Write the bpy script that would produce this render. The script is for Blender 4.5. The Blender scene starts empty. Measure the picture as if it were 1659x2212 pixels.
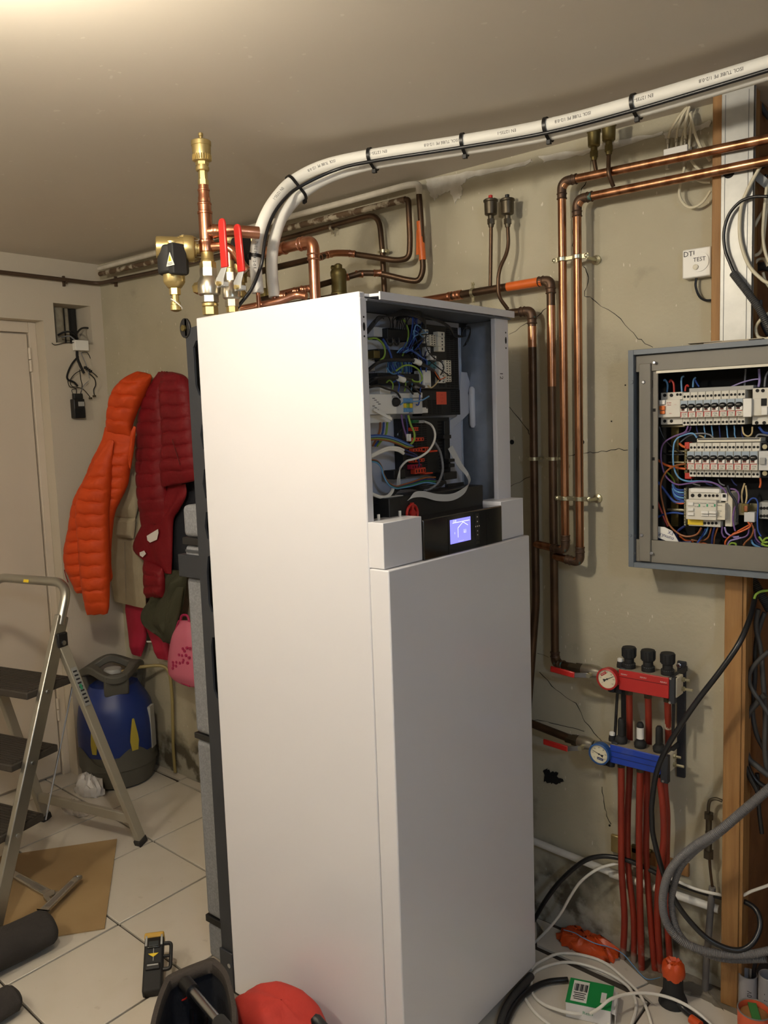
import bpy, math, random
from mathutils import Vector as V, Matrix
random.seed(7)
S = bpy.context.scene
COL = S.collection
# ------------------------------------------------------------------ camera
F_PX, YAW, PITCH, ROLL = 1799.81, 0.694658, 0.109716, -0.0343282
CAM = V((3.29694, -2.08440, 1.5))
IW, IH = 1659.0, 2212.0
_fw = V((-math.sin(YAW)*math.cos(PITCH), math.cos(YAW)*math.cos(PITCH), -math.sin(PITCH)))
_r0 = V((math.cos(YAW), math.sin(YAW), 0)); _u0 = _r0.cross(_fw)
_r = _r0*math.cos(ROLL)+_u0*math.sin(ROLL); _u = _u0*math.cos(ROLL)-_r0*math.sin(ROLL)
cd = bpy.data.cameras.new('camera'); cam = bpy.data.objects.new('camera', cd); COL.objects.link(cam)
cd.sensor_fit = 'HORIZONTAL'; cd.sensor_width = 36.0; cd.lens = 36.0*F_PX/IW; cd.clip_start = 0.05
cam.matrix_world = Matrix(((_r.x, _u.x, -_fw.x, CAM.x), (_r.y, _u.y, -_fw.y, CAM.y), (_r.z, _u.z, -_fw.z, CAM.z), (0, 0, 0, 1)))
S.camera = cam
# ------------------------------------------------------------------ world, exposure
w = bpy.data.worlds.new('world'); S.world = w; w.use_nodes = True
w.node_tree.nodes['Background'].inputs[0].default_value = (0.5, 0.55, 0.65, 1); w.node_tree.nodes['Background'].inputs[1].default_value = 0.02
S.view_settings.view_transform = 'Standard'; S.view_settings.look = 'None'
S.view_settings.gamma = 1.0; S.view_settings.use_curve_mapping = False
S.view_settings.exposure = 0.82
# two cellar ceiling lamps, then an added cool fill for the pump front, all out of frame: (position, globe radius, strength, colour, shaded above)
LAMPS = [((2.16, -1.60, 2.10), .05, 240.0, (1.0, 0.89, 0.71), False),
         ((1.45, -2.45, 2.00), .075, 82.0, (1.0, 0.89, 0.72), False),
         ((4.45, -2.40, 2.09), .075, 78.0, (0.54, 0.72, 1.0), False)]
H = 2.211
# ------------------------------------------------------------------ helpers
def U(px, py, x=None, y=None, z=None):
    """point of the place seen at a photo pixel, on the plane x=, y= or z="""
    d = _fw+_r*((px-IW/2)/F_PX)-_u*((py-IH/2)/F_PX)
    t = (x-CAM.x)/d.x if x is not None else (y-CAM.y)/d.y if y is not None else (z-CAM.z)/d.z
    return CAM+d*t
def UP(px, py, p, n):
    d = _fw+_r*((px-IW/2)/F_PX)-_u*((py-IH/2)/F_PX)
    return CAM+d*((V(p)-CAM).dot(V(n))/d.dot(V(n)))
def zt(x0, y0, k): return lambda a, b: (x0+k*a, y0+k*b)
z5 = zt(780, 620, .22904); z6 = zt(780, 880, .22904); z7 = zt(1340, 730, .23967); z8 = zt(1150, 1380, .21097)
zj = zt(100, 780, .32542); zl = zt(0, 1240, .26522); zf = zt(0, 1640, .26522); zr = zt(1100, 1680, .33695); z1 = zt(300, 260, .25316)
z2 = zt(560, 360, .25316); z3 = zt(920, 360, .25316); z4 = zt(1180, 100, .28873); zs = zt(1420, 160, .27128); zw = zt(0, 540, .27728); zk = zt(1380, 1240, .25318); zb = zt(1440, 1900, .14102)
def lin(c):
    return tuple((v/255/12.92 if v/255 <= .04045 else ((v/255+.055)/1.055)**2.4) for v in c)
ORG = {}
def root_of(o):
    while o.parent: o = o.parent
    return o
def cr(pts, n=6, closed=False):
    pts = [V(p) for p in pts]
    if len(pts) < 3: return pts
    out = []; m = len(pts)
    for i in range(m if closed else m-1):
        if closed: a, b, c, d = pts[i-1], pts[i], pts[(i+1) % m], pts[(i+2) % m]
        else: a, b, c, d = pts[max(i-1, 0)], pts[i], pts[i+1], pts[min(i+2, m-1)]
        for k in range(n):
            t = k/n
            out.append(.5*((2*b)+(c-a)*t+(2*a-5*b+4*c-d)*t*t+(3*b-a-3*c+d)*t**3))
    if not closed: out.append(pts[-1])
    return out
def fillet(pts, r, n=6):
    pts = [V(p) for p in pts]; out = [pts[0]]
    for i in range(1, len(pts)-1):
        a, b, c = pts[i-1], pts[i], pts[i+1]
        d1 = (a-b); d2 = (c-b); l = min(r, d1.length*.48, d2.length*.48)
        p0 = b+d1.normalized()*l; p1 = b+d2.normalized()*l
        for k in range(n+1):
            t = k/n; out.append((1-t)**2*p0+2*t*(1-t)*b+t*t*p1)
    out.append(pts[-1]); return out
class MB:
    def __init__(s): s.v = []; s.f = []
    def add(s, vs, fs):
        o = len(s.v); s.v += [V(p) for p in vs]; s.f += [tuple(i+o for i in f) for f in fs]; return s
    def box(s, a, b):
        x0, x1 = sorted((a[0], b[0])); y0, y1 = sorted((a[1], b[1])); z0, z1 = sorted((a[2], b[2]))
        return s.add([(x0,y0,z0),(x1,y0,z0),(x1,y1,z0),(x0,y1,z0),(x0,y0,z1),(x1,y0,z1),(x1,y1,z1),(x0,y1,z1)],
                     [(0,3,2,1),(4,5,6,7),(0,1,5,4),(1,2,6,5),(2,3,7,6),(3,0,4,7)])
    def obox(s, c, a, b, n):
        c, a, b, n = V(c), V(a), V(b), V(n)
        if a.cross(b).dot(n) < 0: a = -a
        vs = [c+sx*a+sy*b+sz*n for sz in (-1, 1) for sx, sy in ((-1,-1),(1,-1),(1,1),(-1,1))]
        return s.add(vs, [(0,3,2,1),(4,5,6,7),(0,1,5,4),(1,2,6,5),(2,3,7,6),(3,0,4,7)])
    def bar(s, a, b, w, t, up=(0,0,1)):
        """rectangular bar from a to b; w = full size along the side direction, t = full size along up"""
        a, b = V(a), V(b); d = (b-a); e = d.normalized(); sd = e.cross(V(up)).normalized(); u = sd.cross(e)
        return s.obox((a+b)/2, sd*w/2, u*t/2, d/2)
    def tube(s, pts, r, n=10, closed=False, caps=True):
        pts = [V(p) for p in pts]; m = len(pts); R = r if isinstance(r, (list, tuple)) else [r]*m
        tg = []
        for i in range(m):
            a = pts[i-1] if (i > 0 or closed) else pts[i]; b = pts[(i+1) % m] if (i < m-1 or closed) else pts[i]
            t = (b-a); tg.append(t.normalized() if t.length > 1e-9 else V((0,0,1)))
        u = tg[0].orthogonal().normalized(); vs = []
        for i in range(m):
            u = (u-tg[i]*u.dot(tg[i]))
            u = u.normalized() if u.length > 1e-6 else tg[i].orthogonal().normalized()
            w_ = tg[i].cross(u)
            vs += [pts[i]+R[i]*(math.cos(2*math.pi*k/n)*u+math.sin(2*math.pi*k/n)*w_) for k in range(n)]
        fs = []
        for i in range(m if closed else m-1):
            j = (i+1) % m
            fs += [(i*n+k, i*n+(k+1) % n, j*n+(k+1) % n, j*n+k) for k in range(n)]
        if caps and not closed: fs += [tuple(reversed(range(n))), tuple(range((m-1)*n, m*n))]
        return s.add(vs, fs)
    def lathe(s, o, d, prof, n=20, caps=True, closed=False, sx=None, k=1.0):
        o, d = V(o), V(d).normalized(); u = (V(sx)-d*V(sx).dot(d)).normalized() if sx else d.orthogonal().normalized(); w_ = d.cross(u); vs = []
        for r, h in prof: vs += [o+d*h+r*(math.cos(2*math.pi*i/n)*u+k*math.sin(2*math.pi*i/n)*w_) for i in range(n)]
        m = len(prof); fs = []
        for i in range(m if closed else m-1):
            j = (i+1) % m
            fs += [(i*n+k_, i*n+(k_+1) % n, j*n+(k_+1) % n, j*n+k_) for k_ in range(n)]
        if caps and not closed: fs += [tuple(reversed(range(n))), tuple(range((m-1)*n, m*n))]
        return s.add(vs, fs)
    def cyl(s, a, b, r, n=16): return s.lathe(a, V(b)-V(a), [(r, 0), (r, (V(b)-V(a)).length)], n)
    def hexn(s, a, b, r): return s.cyl(a, b, r, 6)
    def prism(s, poly, nrm):
        """planar polygon of 3D points extruded by the vector nrm"""
        poly = [V(p) for p in poly]; n = len(poly); nr = V(nrm)
        c = V((0,0,0))
        for i in range(n): c += (poly[i]-poly[0]).cross(poly[(i+1) % n]-poly[0])
        if c.dot(nr) > 0: poly.reverse()
        vs = poly+[p+nr for p in poly]
        fs = [tuple(range(n)), tuple(reversed(range(n, 2*n)))]+[(i, i+n, (i+1) % n+n, (i+1) % n) for i in range(n)]
        return s.add(vs, fs)
    def ring(s, c, axis, r, tr, n=20, m=6):
        a = V(axis).normalized(); u = a.orthogonal().normalized(); w_ = a.cross(u)
        return s.tube([V(c)+r*(math.cos(2*math.pi*i/n)*u+math.sin(2*math.pi*i/n)*w_) for i in range(n)], tr, m, closed=True)
    def ball(s, c, r, n=14, m=8, sc=(1,1,1)):
        c = V(c); vs = []
        for i in range(1, m):
            a = math.pi*i/m
            vs += [c+V((r*sc[0]*math.sin(a)*math.cos(2*math.pi*k/n), r*sc[1]*math.sin(a)*math.sin(2*math.pi*k/n), -r*sc[2]*math.cos(a))) for k in range(n)]
        fs = []
        for i in range(m-2): fs += [(i*n+k, i*n+(k+1) % n, (i+1)*n+(k+1) % n, (i+1)*n+k) for k in range(n)]
        vs += [c-V((0,0,r*sc[2])), c+V((0,0,r*sc[2]))]; b = n*(m-1)
        fs += [(b, (k+1) % n, k) for k in range(n)]+[(b+1, (m-2)*n+k, (m-2)*n+(k+1) % n) for k in range(n)]
        return s.add(vs, fs)
    def grid(s, fn, nu, nv, wrap=False):
        vs = [fn(i/nu, j/nv) for j in range(nv+1) for i in range(nu+(0 if wrap else 1))]; W_ = nu+(0 if wrap else 1)
        fs = [(j*W_+i, j*W_+(i+1) % W_, (j+1)*W_+(i+1) % W_, (j+1)*W_+i) for j in range(nv) for i in range(nu)]
        return s.add(vs, fs)
    def parts(s, name, mat, parent=None, **k):
        """one object for each connected piece"""
        p = list(range(len(s.v)))
        def fd(i):
            while p[i] != i: p[i] = p[p[i]]; i = p[i]
            return i
        for f in s.f:
            for i in f[1:]: p[fd(i)] = fd(f[0])
        g = {}
        for f in s.f: g.setdefault(fd(f[0]), []).append(f)
        out = []
        for fs in g.values():
            ids = sorted({i for f in fs for i in f}); m = {i: n for n, i in enumerate(ids)}
            out.append(MB().add([s.v[i] for i in ids], [tuple(m[i] for i in f) for f in fs]).build(name, mat, parent, **k))
        return out
    def build(s, name, mat, parent=None, bevel=0, smooth=38, seg=2):
        o = V((0,0,0))
        if parent: o = ORG.get(root_of(parent).name, o)
        me = bpy.data.meshes.new(name); me.from_pydata([tuple(p-o) for p in s.v], [], s.f); me.validate()
        me.materials.append(M[mat] if isinstance(mat, str) else mat)
        if smooth: me.shade_smooth(); me.set_sharp_from_angle(angle=math.radians(smooth))
        ob = bpy.data.objects.new(name, me); COL.objects.link(ob)
        if parent: ob.parent = parent
        if bevel:
            b = ob.modifiers.new('bevel', 'BEVEL'); b.width = bevel; b.segments = seg; b.limit_method = 'ANGLE'; b.angle_limit = math.radians(40); b.harden_normals = False
        return ob
def tag(o, label, cat, group=None):
    o['label'] = label; o['category'] = cat
    if group: o['group'] = group
    return o
def thing(name, label, cat, loc, group=None):
    o = bpy.data.objects.new(name, None); COL.objects.link(o); o.location = V(loc); o.empty_display_size = .05
    ORG[o.name] = V(loc); return tag(o, label, cat, group)
def struct(o): o['kind'] = 'structure'; return o
def lab(o, t): o['label'] = t; return o
_tc = {}
def text_geo(body, size):
    if (body, size) in _tc: return _tc[(body, size)]
    c = bpy.data.curves.new('t', 'FONT'); c.body = body; c.size = size; c.align_x = 'CENTER'; c.align_y = 'CENTER'; c.resolution_u = 2
    o = bpy.data.objects.new('t', c); COL.objects.link(o); dg = bpy.context.evaluated_depsgraph_get(); dg.update()
    me = bpy.data.meshes.new_from_object(o.evaluated_get(dg))
    r = ([v.co.copy() for v in me.vertices], [tuple(p.vertices) for p in me.polygons])
    bpy.data.objects.remove(o); bpy.data.curves.remove(c); bpy.data.meshes.remove(me); _tc[(body, size)] = r; return r
def text(mb, body, size, o, xd, yd, lift=.0004):
    vs, fs = text_geo(body, size); xd, yd = V(xd).normalized(), V(yd).normalized(); n = xd.cross(yd); o = V(o)
    return mb.add([o+xd*p.x+yd*p.y+n*lift for p in vs], fs)
# ------------------------------------------------------------------ materials
M = {}
def mat(name, c, rough=.5, metal=0.0, c2=None, scale=8, amt=.5, bump=0, bscale=60, coat=0, emit=0, lo=.35, hi=.65, detail=4, stretch=None, spec=.5, trans=0, alpha=1, sheen=0):
    m = bpy.data.materials.new(name); m.use_nodes = True; nt = m.node_tree; b = nt.nodes['Principled BSDF']
    c1 = (*lin(c), 1); b.inputs['Base Color'].default_value = c1; b.inputs['Roughness'].default_value = rough; b.inputs['Metallic'].default_value = metal
    b.inputs['Specular IOR Level'].default_value = spec
    if coat: b.inputs['Coat Weight'].default_value = coat; b.inputs['Coat Roughness'].default_value = .15
    if trans: b.inputs['Transmission Weight'].default_value = trans
    if alpha < 1: b.inputs['Alpha'].default_value = alpha
    if sheen: b.inputs['Sheen Weight'].default_value = sheen
    if emit: b.inputs['Emission Color'].default_value = c1; b.inputs['Emission Strength'].default_value = emit
    tc = nt.nodes.new('ShaderNodeTexCoord'); vec = tc.outputs['Object']
    if stretch:
        mp = nt.nodes.new('ShaderNodeMapping'); mp.inputs['Scale'].default_value = stretch; nt.links.new(vec, mp.inputs[0]); vec = mp.outputs[0]
    if c2:
        n = nt.nodes.new('ShaderNodeTexNoise'); n.inputs['Scale'].default_value = scale; n.inputs['Detail'].default_value = detail; nt.links.new(vec, n.inputs['Vector'])
        r = nt.nodes.new('ShaderNodeMapRange'); r.inputs[1].default_value = lo; r.inputs[2].default_value = hi; r.inputs[4].default_value = amt; nt.links.new(n.outputs[0], r.inputs[0])
        mx = nt.nodes.new('ShaderNodeMix'); mx.data_type = 'RGBA'; mx.inputs[6].default_value = c1; mx.inputs[7].default_value = (*lin(c2), 1)
        nt.links.new(r.outputs[0], mx.inputs[0]); nt.links.new(mx.outputs[2], b.inputs['Base Color'])
    if bump:
        n2 = nt.nodes.new('ShaderNodeTexNoise'); n2.inputs['Scale'].default_value = bscale; n2.inputs['Detail'].default_value = 5; nt.links.new(vec, n2.inputs['Vector'])
        bp = nt.nodes.new('ShaderNodeBump'); bp.inputs['Strength'].default_value = bump; bp.inputs['Distance'].default_value = .004; nt.links.new(n2.outputs[0], bp.inputs['Height']); nt.links.new(bp.outputs[0], b.inputs['Normal'])
    M[name] = m; return m
def layer(m, c, scale, lo, hi, amt=1.0, detail=5, stretch=None, zfade=None, offs=(0,0,0)):
    """one more noise-masked colour on top of a material's base colour; zfade=(z0,z1) keeps the stain below a height"""
    nt = m.node_tree; b = nt.nodes['Principled BSDF']; tc = nt.nodes.new('ShaderNodeTexCoord')
    mp = nt.nodes.new('ShaderNodeMapping'); mp.inputs['Scale'].default_value = stretch or (1,1,1); mp.inputs['Location'].default_value = offs; nt.links.new(tc.outputs['Object'], mp.inputs[0])
    n = nt.nodes.new('ShaderNodeTexNoise'); n.inputs['Scale'].default_value = scale; n.inputs['Detail'].default_value = detail; nt.links.new(mp.outputs[0], n.inputs['Vector'])
    fac = n.outputs[0]
    if zfade:
        sp = nt.nodes.new('ShaderNodeSeparateXYZ'); nt.links.new(tc.outputs['Object'], sp.inputs[0])
        zr_ = nt.nodes.new('ShaderNodeMapRange'); zr_.inputs[1].default_value = zfade[0]; zr_.inputs[2].default_value = zfade[1]; zr_.inputs[3].default_value = .35; zr_.inputs[4].default_value = -.2
        nt.links.new(sp.outputs[2], zr_.inputs[0]); ad = nt.nodes.new('ShaderNodeMath'); nt.links.new(fac, ad.inputs[0]); nt.links.new(zr_.outputs[0], ad.inputs[1]); fac = ad.outputs[0]
    r = nt.nodes.new('ShaderNodeMapRange'); r.inputs[1].default_value = lo; r.inputs[2].default_value = hi; r.inputs[4].default_value = amt; nt.links.new(fac, r.inputs[0])
    mx = nt.nodes.new('ShaderNodeMix'); mx.data_type = 'RGBA'; mx.inputs[7].default_value = (*lin(c), 1); nt.links.new(r.outputs[0], mx.inputs[0])
    i = b.inputs['Base Color']
    if i.links: nt.links.new(i.links[0].from_socket, mx.inputs[6])
    else: mx.inputs[6].default_value = i.default_value
    nt.links.new(mx.outputs[2], i); return m
m_ = mat('plaster', (181,174,152), .85, c2=(160,152,129), scale=3.0, bump=.25, bscale=90)
layer(m_, (128,122,104), 1.7, .55, .75, .5); layer(m_, (226,222,208), 60, .72, .76, .6, detail=1, stretch=(2,1,.6)); layer(m_, (120,114,98), 9, .62, .74, .35)
layer(m_, (74,69,57), 6.0, .62, .8, .9, zfade=(0,.62)); layer(m_, (190,186,172), 11, .7, .8, .7, zfade=(0,.4), offs=(3,0,1))
mat('whitewall', (196,186,168), .8, c2=(188,178,160), scale=2.0, bump=.12, bscale=120)
m_ = mat('ceiling', (206,198,186), .6, c2=(194,186,174), scale=1.2, bump=.06, bscale=40); layer(m_, (222,216,204), 45, .75, .78, .6, detail=1)
m_ = mat('tile', (204,197,184), .28, c2=(196,188,172), scale=9, amt=.7, lo=.45, hi=.8); layer(m_, (172,162,146), 30, .66, .74, .5, detail=6)
mat('grout', (62,55,47), .9, c2=(60,52,44), scale=30)
m_ = mat('concrete', (120,112,98), .9, c2=(76,70,60), scale=14, bump=.6, bscale=50); layer(m_, (170,164,148), 25, .6, .7, .6)
mat('doorpaint', (206,194,176), .5, c2=(196,184,166), scale=2)
mat('pumpwhite', (214,214,219), .32, coat=.25, bump=.01, bscale=900)
mat('pumpgrey', (190,194,206), .42); mat('galv', (176,184,196), .38, .6, c2=(150,158,172), scale=40)
mat('lidgrey', (196,198,206), .4)
mat('eps', (128,130,134), .8, c2=(96,98,104), scale=220, detail=2, bump=.25, bscale=240); mat('eps_line', (66,68,72), .9)
mat('frame', (42,45,51), .55, c2=(36,39,44), scale=10); mat('black', (22,22,24), .45); mat('blackgloss', (12,12,14), .12, coat=.6); mat('blackrub', (30,30,31), .7, c2=(20,20,20), scale=20)
mat('panelblack', (26,27,28), .5); mat('slot', (8,8,8), .8)
mat('screen', (132,130,255), .3, emit=.75); mat('screenink', (214,216,255), .4, emit=.9)
mat('white', (225,223,216), .45); mat('offwhite', (214,208,190), .5); mat('cream', (206,198,176), .5); mat('greywhite', (196,196,194), .5)
mat('orangeplug', (216,70,40), .45); mat('orangestick', (226,92,66), .5); mat('redpl', (190,42,34), .4); mat('teal', (70,130,140), .5)
for n_, c_ in dict(blue=(42,74,150), lblue=(98,150,196), gy=(132,164,60), brown=(142,84,40), purple=(116,84,140), orange=(206,96,40), green=(40,120,70), black=(20,20,22), grey=(120,122,126), white=(214,212,206), dblue=(28,40,96), red=(186,50,36), violet=(150,136,190), tan=(196,176,130)).items(): mat('w_'+n_, c_, .45)
m_ = mat('copper', (204,146,116), .28, 1.0, c2=(158,100,72), scale=14, amt=.7)
m_ = mat('copperA', (190,140,106), .32, 1.0, c2=(128,86,60), scale=6, amt=.9, stretch=(8,8,1.2)); layer(m_, (70,52,42), 5, .6, .74, .7, stretch=(6,6,2))
m_ = mat('copperold', (98,76,58), .42, .8, c2=(70,55,42), scale=10, amt=.9); layer(m_, (128,88,60), 7, .62, .74, .6)
m_ = mat('solder', (76,60,50), .5, .7, c2=(116,88,66), scale=60); layer(m_, (70,128,124), 45, .62, .68, .8)
mat('pipebrown', (86,68,54), .45, .3, c2=(66,52,42), scale=12); m_ = mat('pipedirty', (104,84,64), .6, .3, c2=(78,62,48), scale=18); layer(m_, (198,190,170), 30, .5, .6, .8)
mat('pipewhite', (206,200,186), .5, c2=(180,172,154), scale=30); mat('wastewhite', (222,220,212), .42, c2=(206,202,192), scale=20)
mat('brass', (190,170,116), .36, .8, c2=(164,142,92), scale=20); mat('brassold', (120,108,66), .45, .8, c2=(92,82,52), scale=25); mat('bronze', (92,84,70), .42, .8, c2=(70,62,50), scale=30)
mat('nickel', (196,190,174), .3, .9, c2=(160,154,138), scale=40); mat('zinc', (190,186,160), .3, .95); mat('chrome', (196,192,184), .22, .85, c2=(150,144,134), scale=12); mat('steel', (172,174,178), .3, 1.0)
mat('levered', (190,36,32), .38, coat=.3); mat('orangetape', (206,98,36), .35, coat=.4, bump=.15, bscale=60)
mat('insul', (226,224,216), .6, bump=.25, bscale=45); mat('insulprint', (84,82,80), .7)
mat('zip', (16,16,17), .4); mat('cableblack', (24,25,28), .33); mat('cablegrey', (112,108,104), .55); mat('conduit', (104,102,102), .5); mat('conduitdark', (60,60,60), .5); mat('cablecream', (206,198,172), .45); mat('cablewhite', (226,222,212), .42)
m_ = mat('wood', (156,116,68), .65, c2=(118,80,42), scale=6, stretch=(14,14,.9), bump=.2, bscale=40); layer(m_, (92,58,28), 7, .68, .74, .8, stretch=(3,3,1.4))
mat('woodpanel', (128,88,50), .75, c2=(96,62,34), scale=5, stretch=(3,3,3), bump=.2, bscale=40)
m_ = mat('stud', (172,172,168), .42, .3, c2=(150,150,146), scale=30); mat('studline', (120,122,124), .5)
m_ = mat('boxgrey', (104,112,120), .48, c2=(92,100,108), scale=8); layer(m_, (196,190,170), 70, .73, .76, .8, detail=2)
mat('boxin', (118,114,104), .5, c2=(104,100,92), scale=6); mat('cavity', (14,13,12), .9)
mat('breaker', (206,202,190), .45); mat('breakgrey', (160,160,156), .5); mat('toggle', (20,20,20), .35); mat('brkblue', (150,164,176), .4); mat('brkred', (176,60,56), .5); mat('hole', (20,18,16), .8); mat('yellow', (228,196,40), .5); mat('ink', (40,40,46), .6); mat('inkred', (200,80,70), .6); mat('greenmark', (60,150,110), .5)
m_ = mat('manred', (180,40,38), .42); layer(m_, (150,120,100), 12, .58, .8, .25); m_ = mat('manblue', (26,62,166), .42); layer(m_, (120,130,150), 14, .6, .8, .3)
m_ = mat('pexred', (150,50,32), .5, c2=(122,38,24), scale=10); layer(m_, (150,140,126), 18, .55, .7, .8, zfade=(-.05,.12))
mat('gaugeface', (222,214,186), .4); mat('gaugeblue', (40,82,140), .4); mat('dust', (140,130,112), .9)
mat('jorange', (196,70,24), .6, c2=(178,58,18), scale=14, bump=.35, bscale=70, spec=.25); mat('jred', (122,22,30), .55, c2=(104,14,24), scale=14, bump=.35, bscale=70, spec=.25)
mat('jbeige', (160,148,122), .9, c2=(146,134,108), scale=20, bump=.2, bscale=220); mat('jnavy', (24,27,36), .9, bump=.3, bscale=150); mat('jolive', (62,62,44), .85, c2=(50,50,36), scale=10, bump=.3, bscale=90); mat('jcrimson', (170,24,56), .7, c2=(140,16,44), scale=8)
mat('pinkbag', (204,108,132), .6); mat('magenta', (170,36,84), .55); mat('seam', (90,16,18), .8)
mat('alu', (176,174,166), .32, .9, c2=(158,156,148), scale=8); mat('alupaint', (170,164,148), .5, .3); mat('tread', (56,50,43), .7, c2=(48,42,36), scale=30, bump=.3); mat('foot', (46,44,42), .7)
m_ = mat('gasblue', (22,46,112), .42, c2=(18,38,96), scale=6); mat('gasgrey', (84,82,74), .6, c2=(72,70,62), scale=8); mat('gasyellow', (176,160,60), .5); mat('hose', (150,136,88), .5); mat('zincplate', (186,188,188), .35, .35); mat('recessshade', (46,38,30), .9, c2=(30,25,20), scale=8); mat('slotbrown', (96,48,42), .6)
mat('cardboard', (160,134,94), .8, c2=(142,114,76), scale=5); mat('bagplastic', (220,216,212), .35, bump=.4, bscale=40, alpha=.92); mat('clearplastic', (214,204,196), .2, alpha=.45, bump=.4, bscale=50)
mat('darkcloth', (52,48,46), .95, c2=(42,39,37), scale=15, bump=.4, bscale=130); mat('bagblack', (38,35,33), .85, c2=(28,26,24), scale=20, bump=.35, bscale=160); mat('bagrim', (60,53,48), .85, c2=(46,41,37), scale=18, bump=.35, bscale=160); mat('bagred', (184,50,38), .75, c2=(160,40,30), scale=12, bump=.25, bscale=120)
mat('lasery', (190,150,60), .5); mat('lens', (40,46,50), .1, coat=.8); mat('orangefilm', (194,74,28), .36, bump=.5, bscale=30); mat('greenbox', (20,136,66), .5); mat('boxwhite', (222,220,218), .55); mat('pvcgrey', (150,148,150), .45, c2=(130,128,130), scale=10); mat('bucket', (206,92,58), .45); mat('bucketin', (150,104,56), .8, c2=(100,66,34), scale=30); mat('greentape', (52,112,52), .7); mat('papers', (176,166,146), .7); mat('hollow', (168,160,140), .9, c2=(120,112,96), scale=40, bump=.3); mat('hollowdark', (40,38,34), .9)
# ================================================================== the setting
XE, YE = 4.8, -4.0           # far ends of the room, out of frame
RX0, RX1, RY = 2.69, 3.35, .30   # unfinished recess right of the timber post
fl = struct(MB().box((-.3,YE-.2,-.12), (XE+.2,.5,-.008)).build('floor', 'grout'))
P_, SH = .352, -.05
def gpt(i, j, dx=0, dy=0):
    x = .407+P_*i+dx; return V((x, -.052+P_*j+SH*(x-.407)+dy, 0))
tile_mesh = None
g = .0036
for i in range(-2, 13):
    for j in range(-11, 1):
        a = gpt(i, j)
        if j == 0 and i >= 5: continue
        if tile_mesh is None:
            mb = MB(); x0, x1, y0, y1 = g, P_-g, g, P_-g
            q = [V((x, y+SH*x, 0)) for x, y in ((x0,y0),(x1,y0),(x1,y1),(x0,y1))]
            mb.prism([p+V((0,0,-.0085)) for p in q], (0,0,.0085)); t = mb.build('tile', 'tile', fl, bevel=.0012, seg=1); tile_mesh = t
        else:
            t = tile_mesh.copy(); COL.objects.link(t); t.parent = fl
        if j == 0:                      # cut row along the back wall
            t.scale = (1, .15+.05*(i*.352)/.352*.35 if False else .13+.0500*max(i,0), 1)
        t.location = a
# cut tile remains right of the pump and bare concrete along the wall
for k, pts in enumerate([[(1157,1992),(1200,2010),(1290,2048),(1345,2078),(1400,2128),(1372,2140),(1204,2066),(1160,2046)],]):
    MB().prism([U(*p, z=-.0085) for p in pts], (0,0,.0085)).build('tile', 'tile', fl, bevel=.001, seg=1)
MB().prism([U(*p, z=-.0085) for p in [(1404,2130),(1440,2120),(1520,2165),(1659,2230),(1659,2330),(1560,2300),(1376,2143)]], (0,0,.0078)).build('tile', 'tile', fl, bevel=.001, seg=1)
random.seed(3)
def rough_slab(name, pts, z0, h, m, parent, n=1):
    """irregular low slab"""
    mb = MB(); c = sum((V(p) for p in pts), V())/len(pts)
    ring = []
    P = [V(p) for p in pts]
    for i in range(len(P)):
        a, b = P[i], P[(i+1) % len(P)]
        for k in range(4): ring.append(a.lerp(b, k/4)+V((random.uniform(-1,1), random.uniform(-1,1), 0))*.006)
    m_ = len(ring); lv = [(1.0, 0), (.93, .7), (.6, 1.0), (.25, .9)]; vs = []
    for s_, hh in lv: vs += [V((c.x+(p.x-c.x)*s_, c.y+(p.y-c.y)*s_, z0+h*hh*(1+random.uniform(-.4,.4)))) for p in ring]
    fs = [(l*m_+i, l*m_+(i+1) % m_, (l+1)*m_+(i+1) % m_, (l+1)*m_+i) for l in range(len(lv)-1) for i in range(m_)]+[tuple(range((len(lv)-1)*m_, len(lv)*m_))]
    return mb.add(vs, fs).build(name, m, parent)
rough_slab('concrete_patch', [U(*p, z=0) for p in [(1320,2050),(1400,2125),(1520,2160),(1575,2190),(1640,2190),(1640,2120),(1500,2060),(1420,2020)]], -.008, .012, 'concrete', fl)
# walls
bw = struct(MB().box((-.2,0,-.01), (RX0,.14,H)).build('wall_back', 'plaster'))
struct(MB().box((RX1,0,-.01), (XE,.14,H)).build('wall_back', 'plaster'))
DX, DY0, DY1, DZ = -.085, -.275, -1.14, 1.955      # door recess
HY0, HY1, HZ0, HZ1 = -.226, -.056, 1.868, 2.031    # hole for a missing switch panel
mb = MB(); T = -.13
mb.box((T,DY0,-.01), (0,HY0,H)); mb.box((T,HY0,-.01), (0,HY1,HZ0)); mb.box((T,HY0,HZ1), (0,HY1,H)); mb.box((T,HY1,-.01), (0,.02,H))
mb.box((T,DY1,DZ), (0,DY0,H)); mb.box((T,YE,-.01), (0,DY1,H)); mb.box((T-.02,YE,-.01), (T,.02,H))
lw = struct(mb.build('wall_left', 'whitewall'))
struct(MB().box((-.2,YE-.12,-.01), (XE+.12,YE,H)).build('wall_rear', 'whitewall'))
struct(MB().box((XE,YE,-.01), (XE+.12,.14,H)).build('wall_right', 'whitewall'))
ce = struct(MB().box((-.3,YE-.2,H), (XE+.2,.6,H+.1)).build('ceiling', 'ceiling'))
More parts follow.
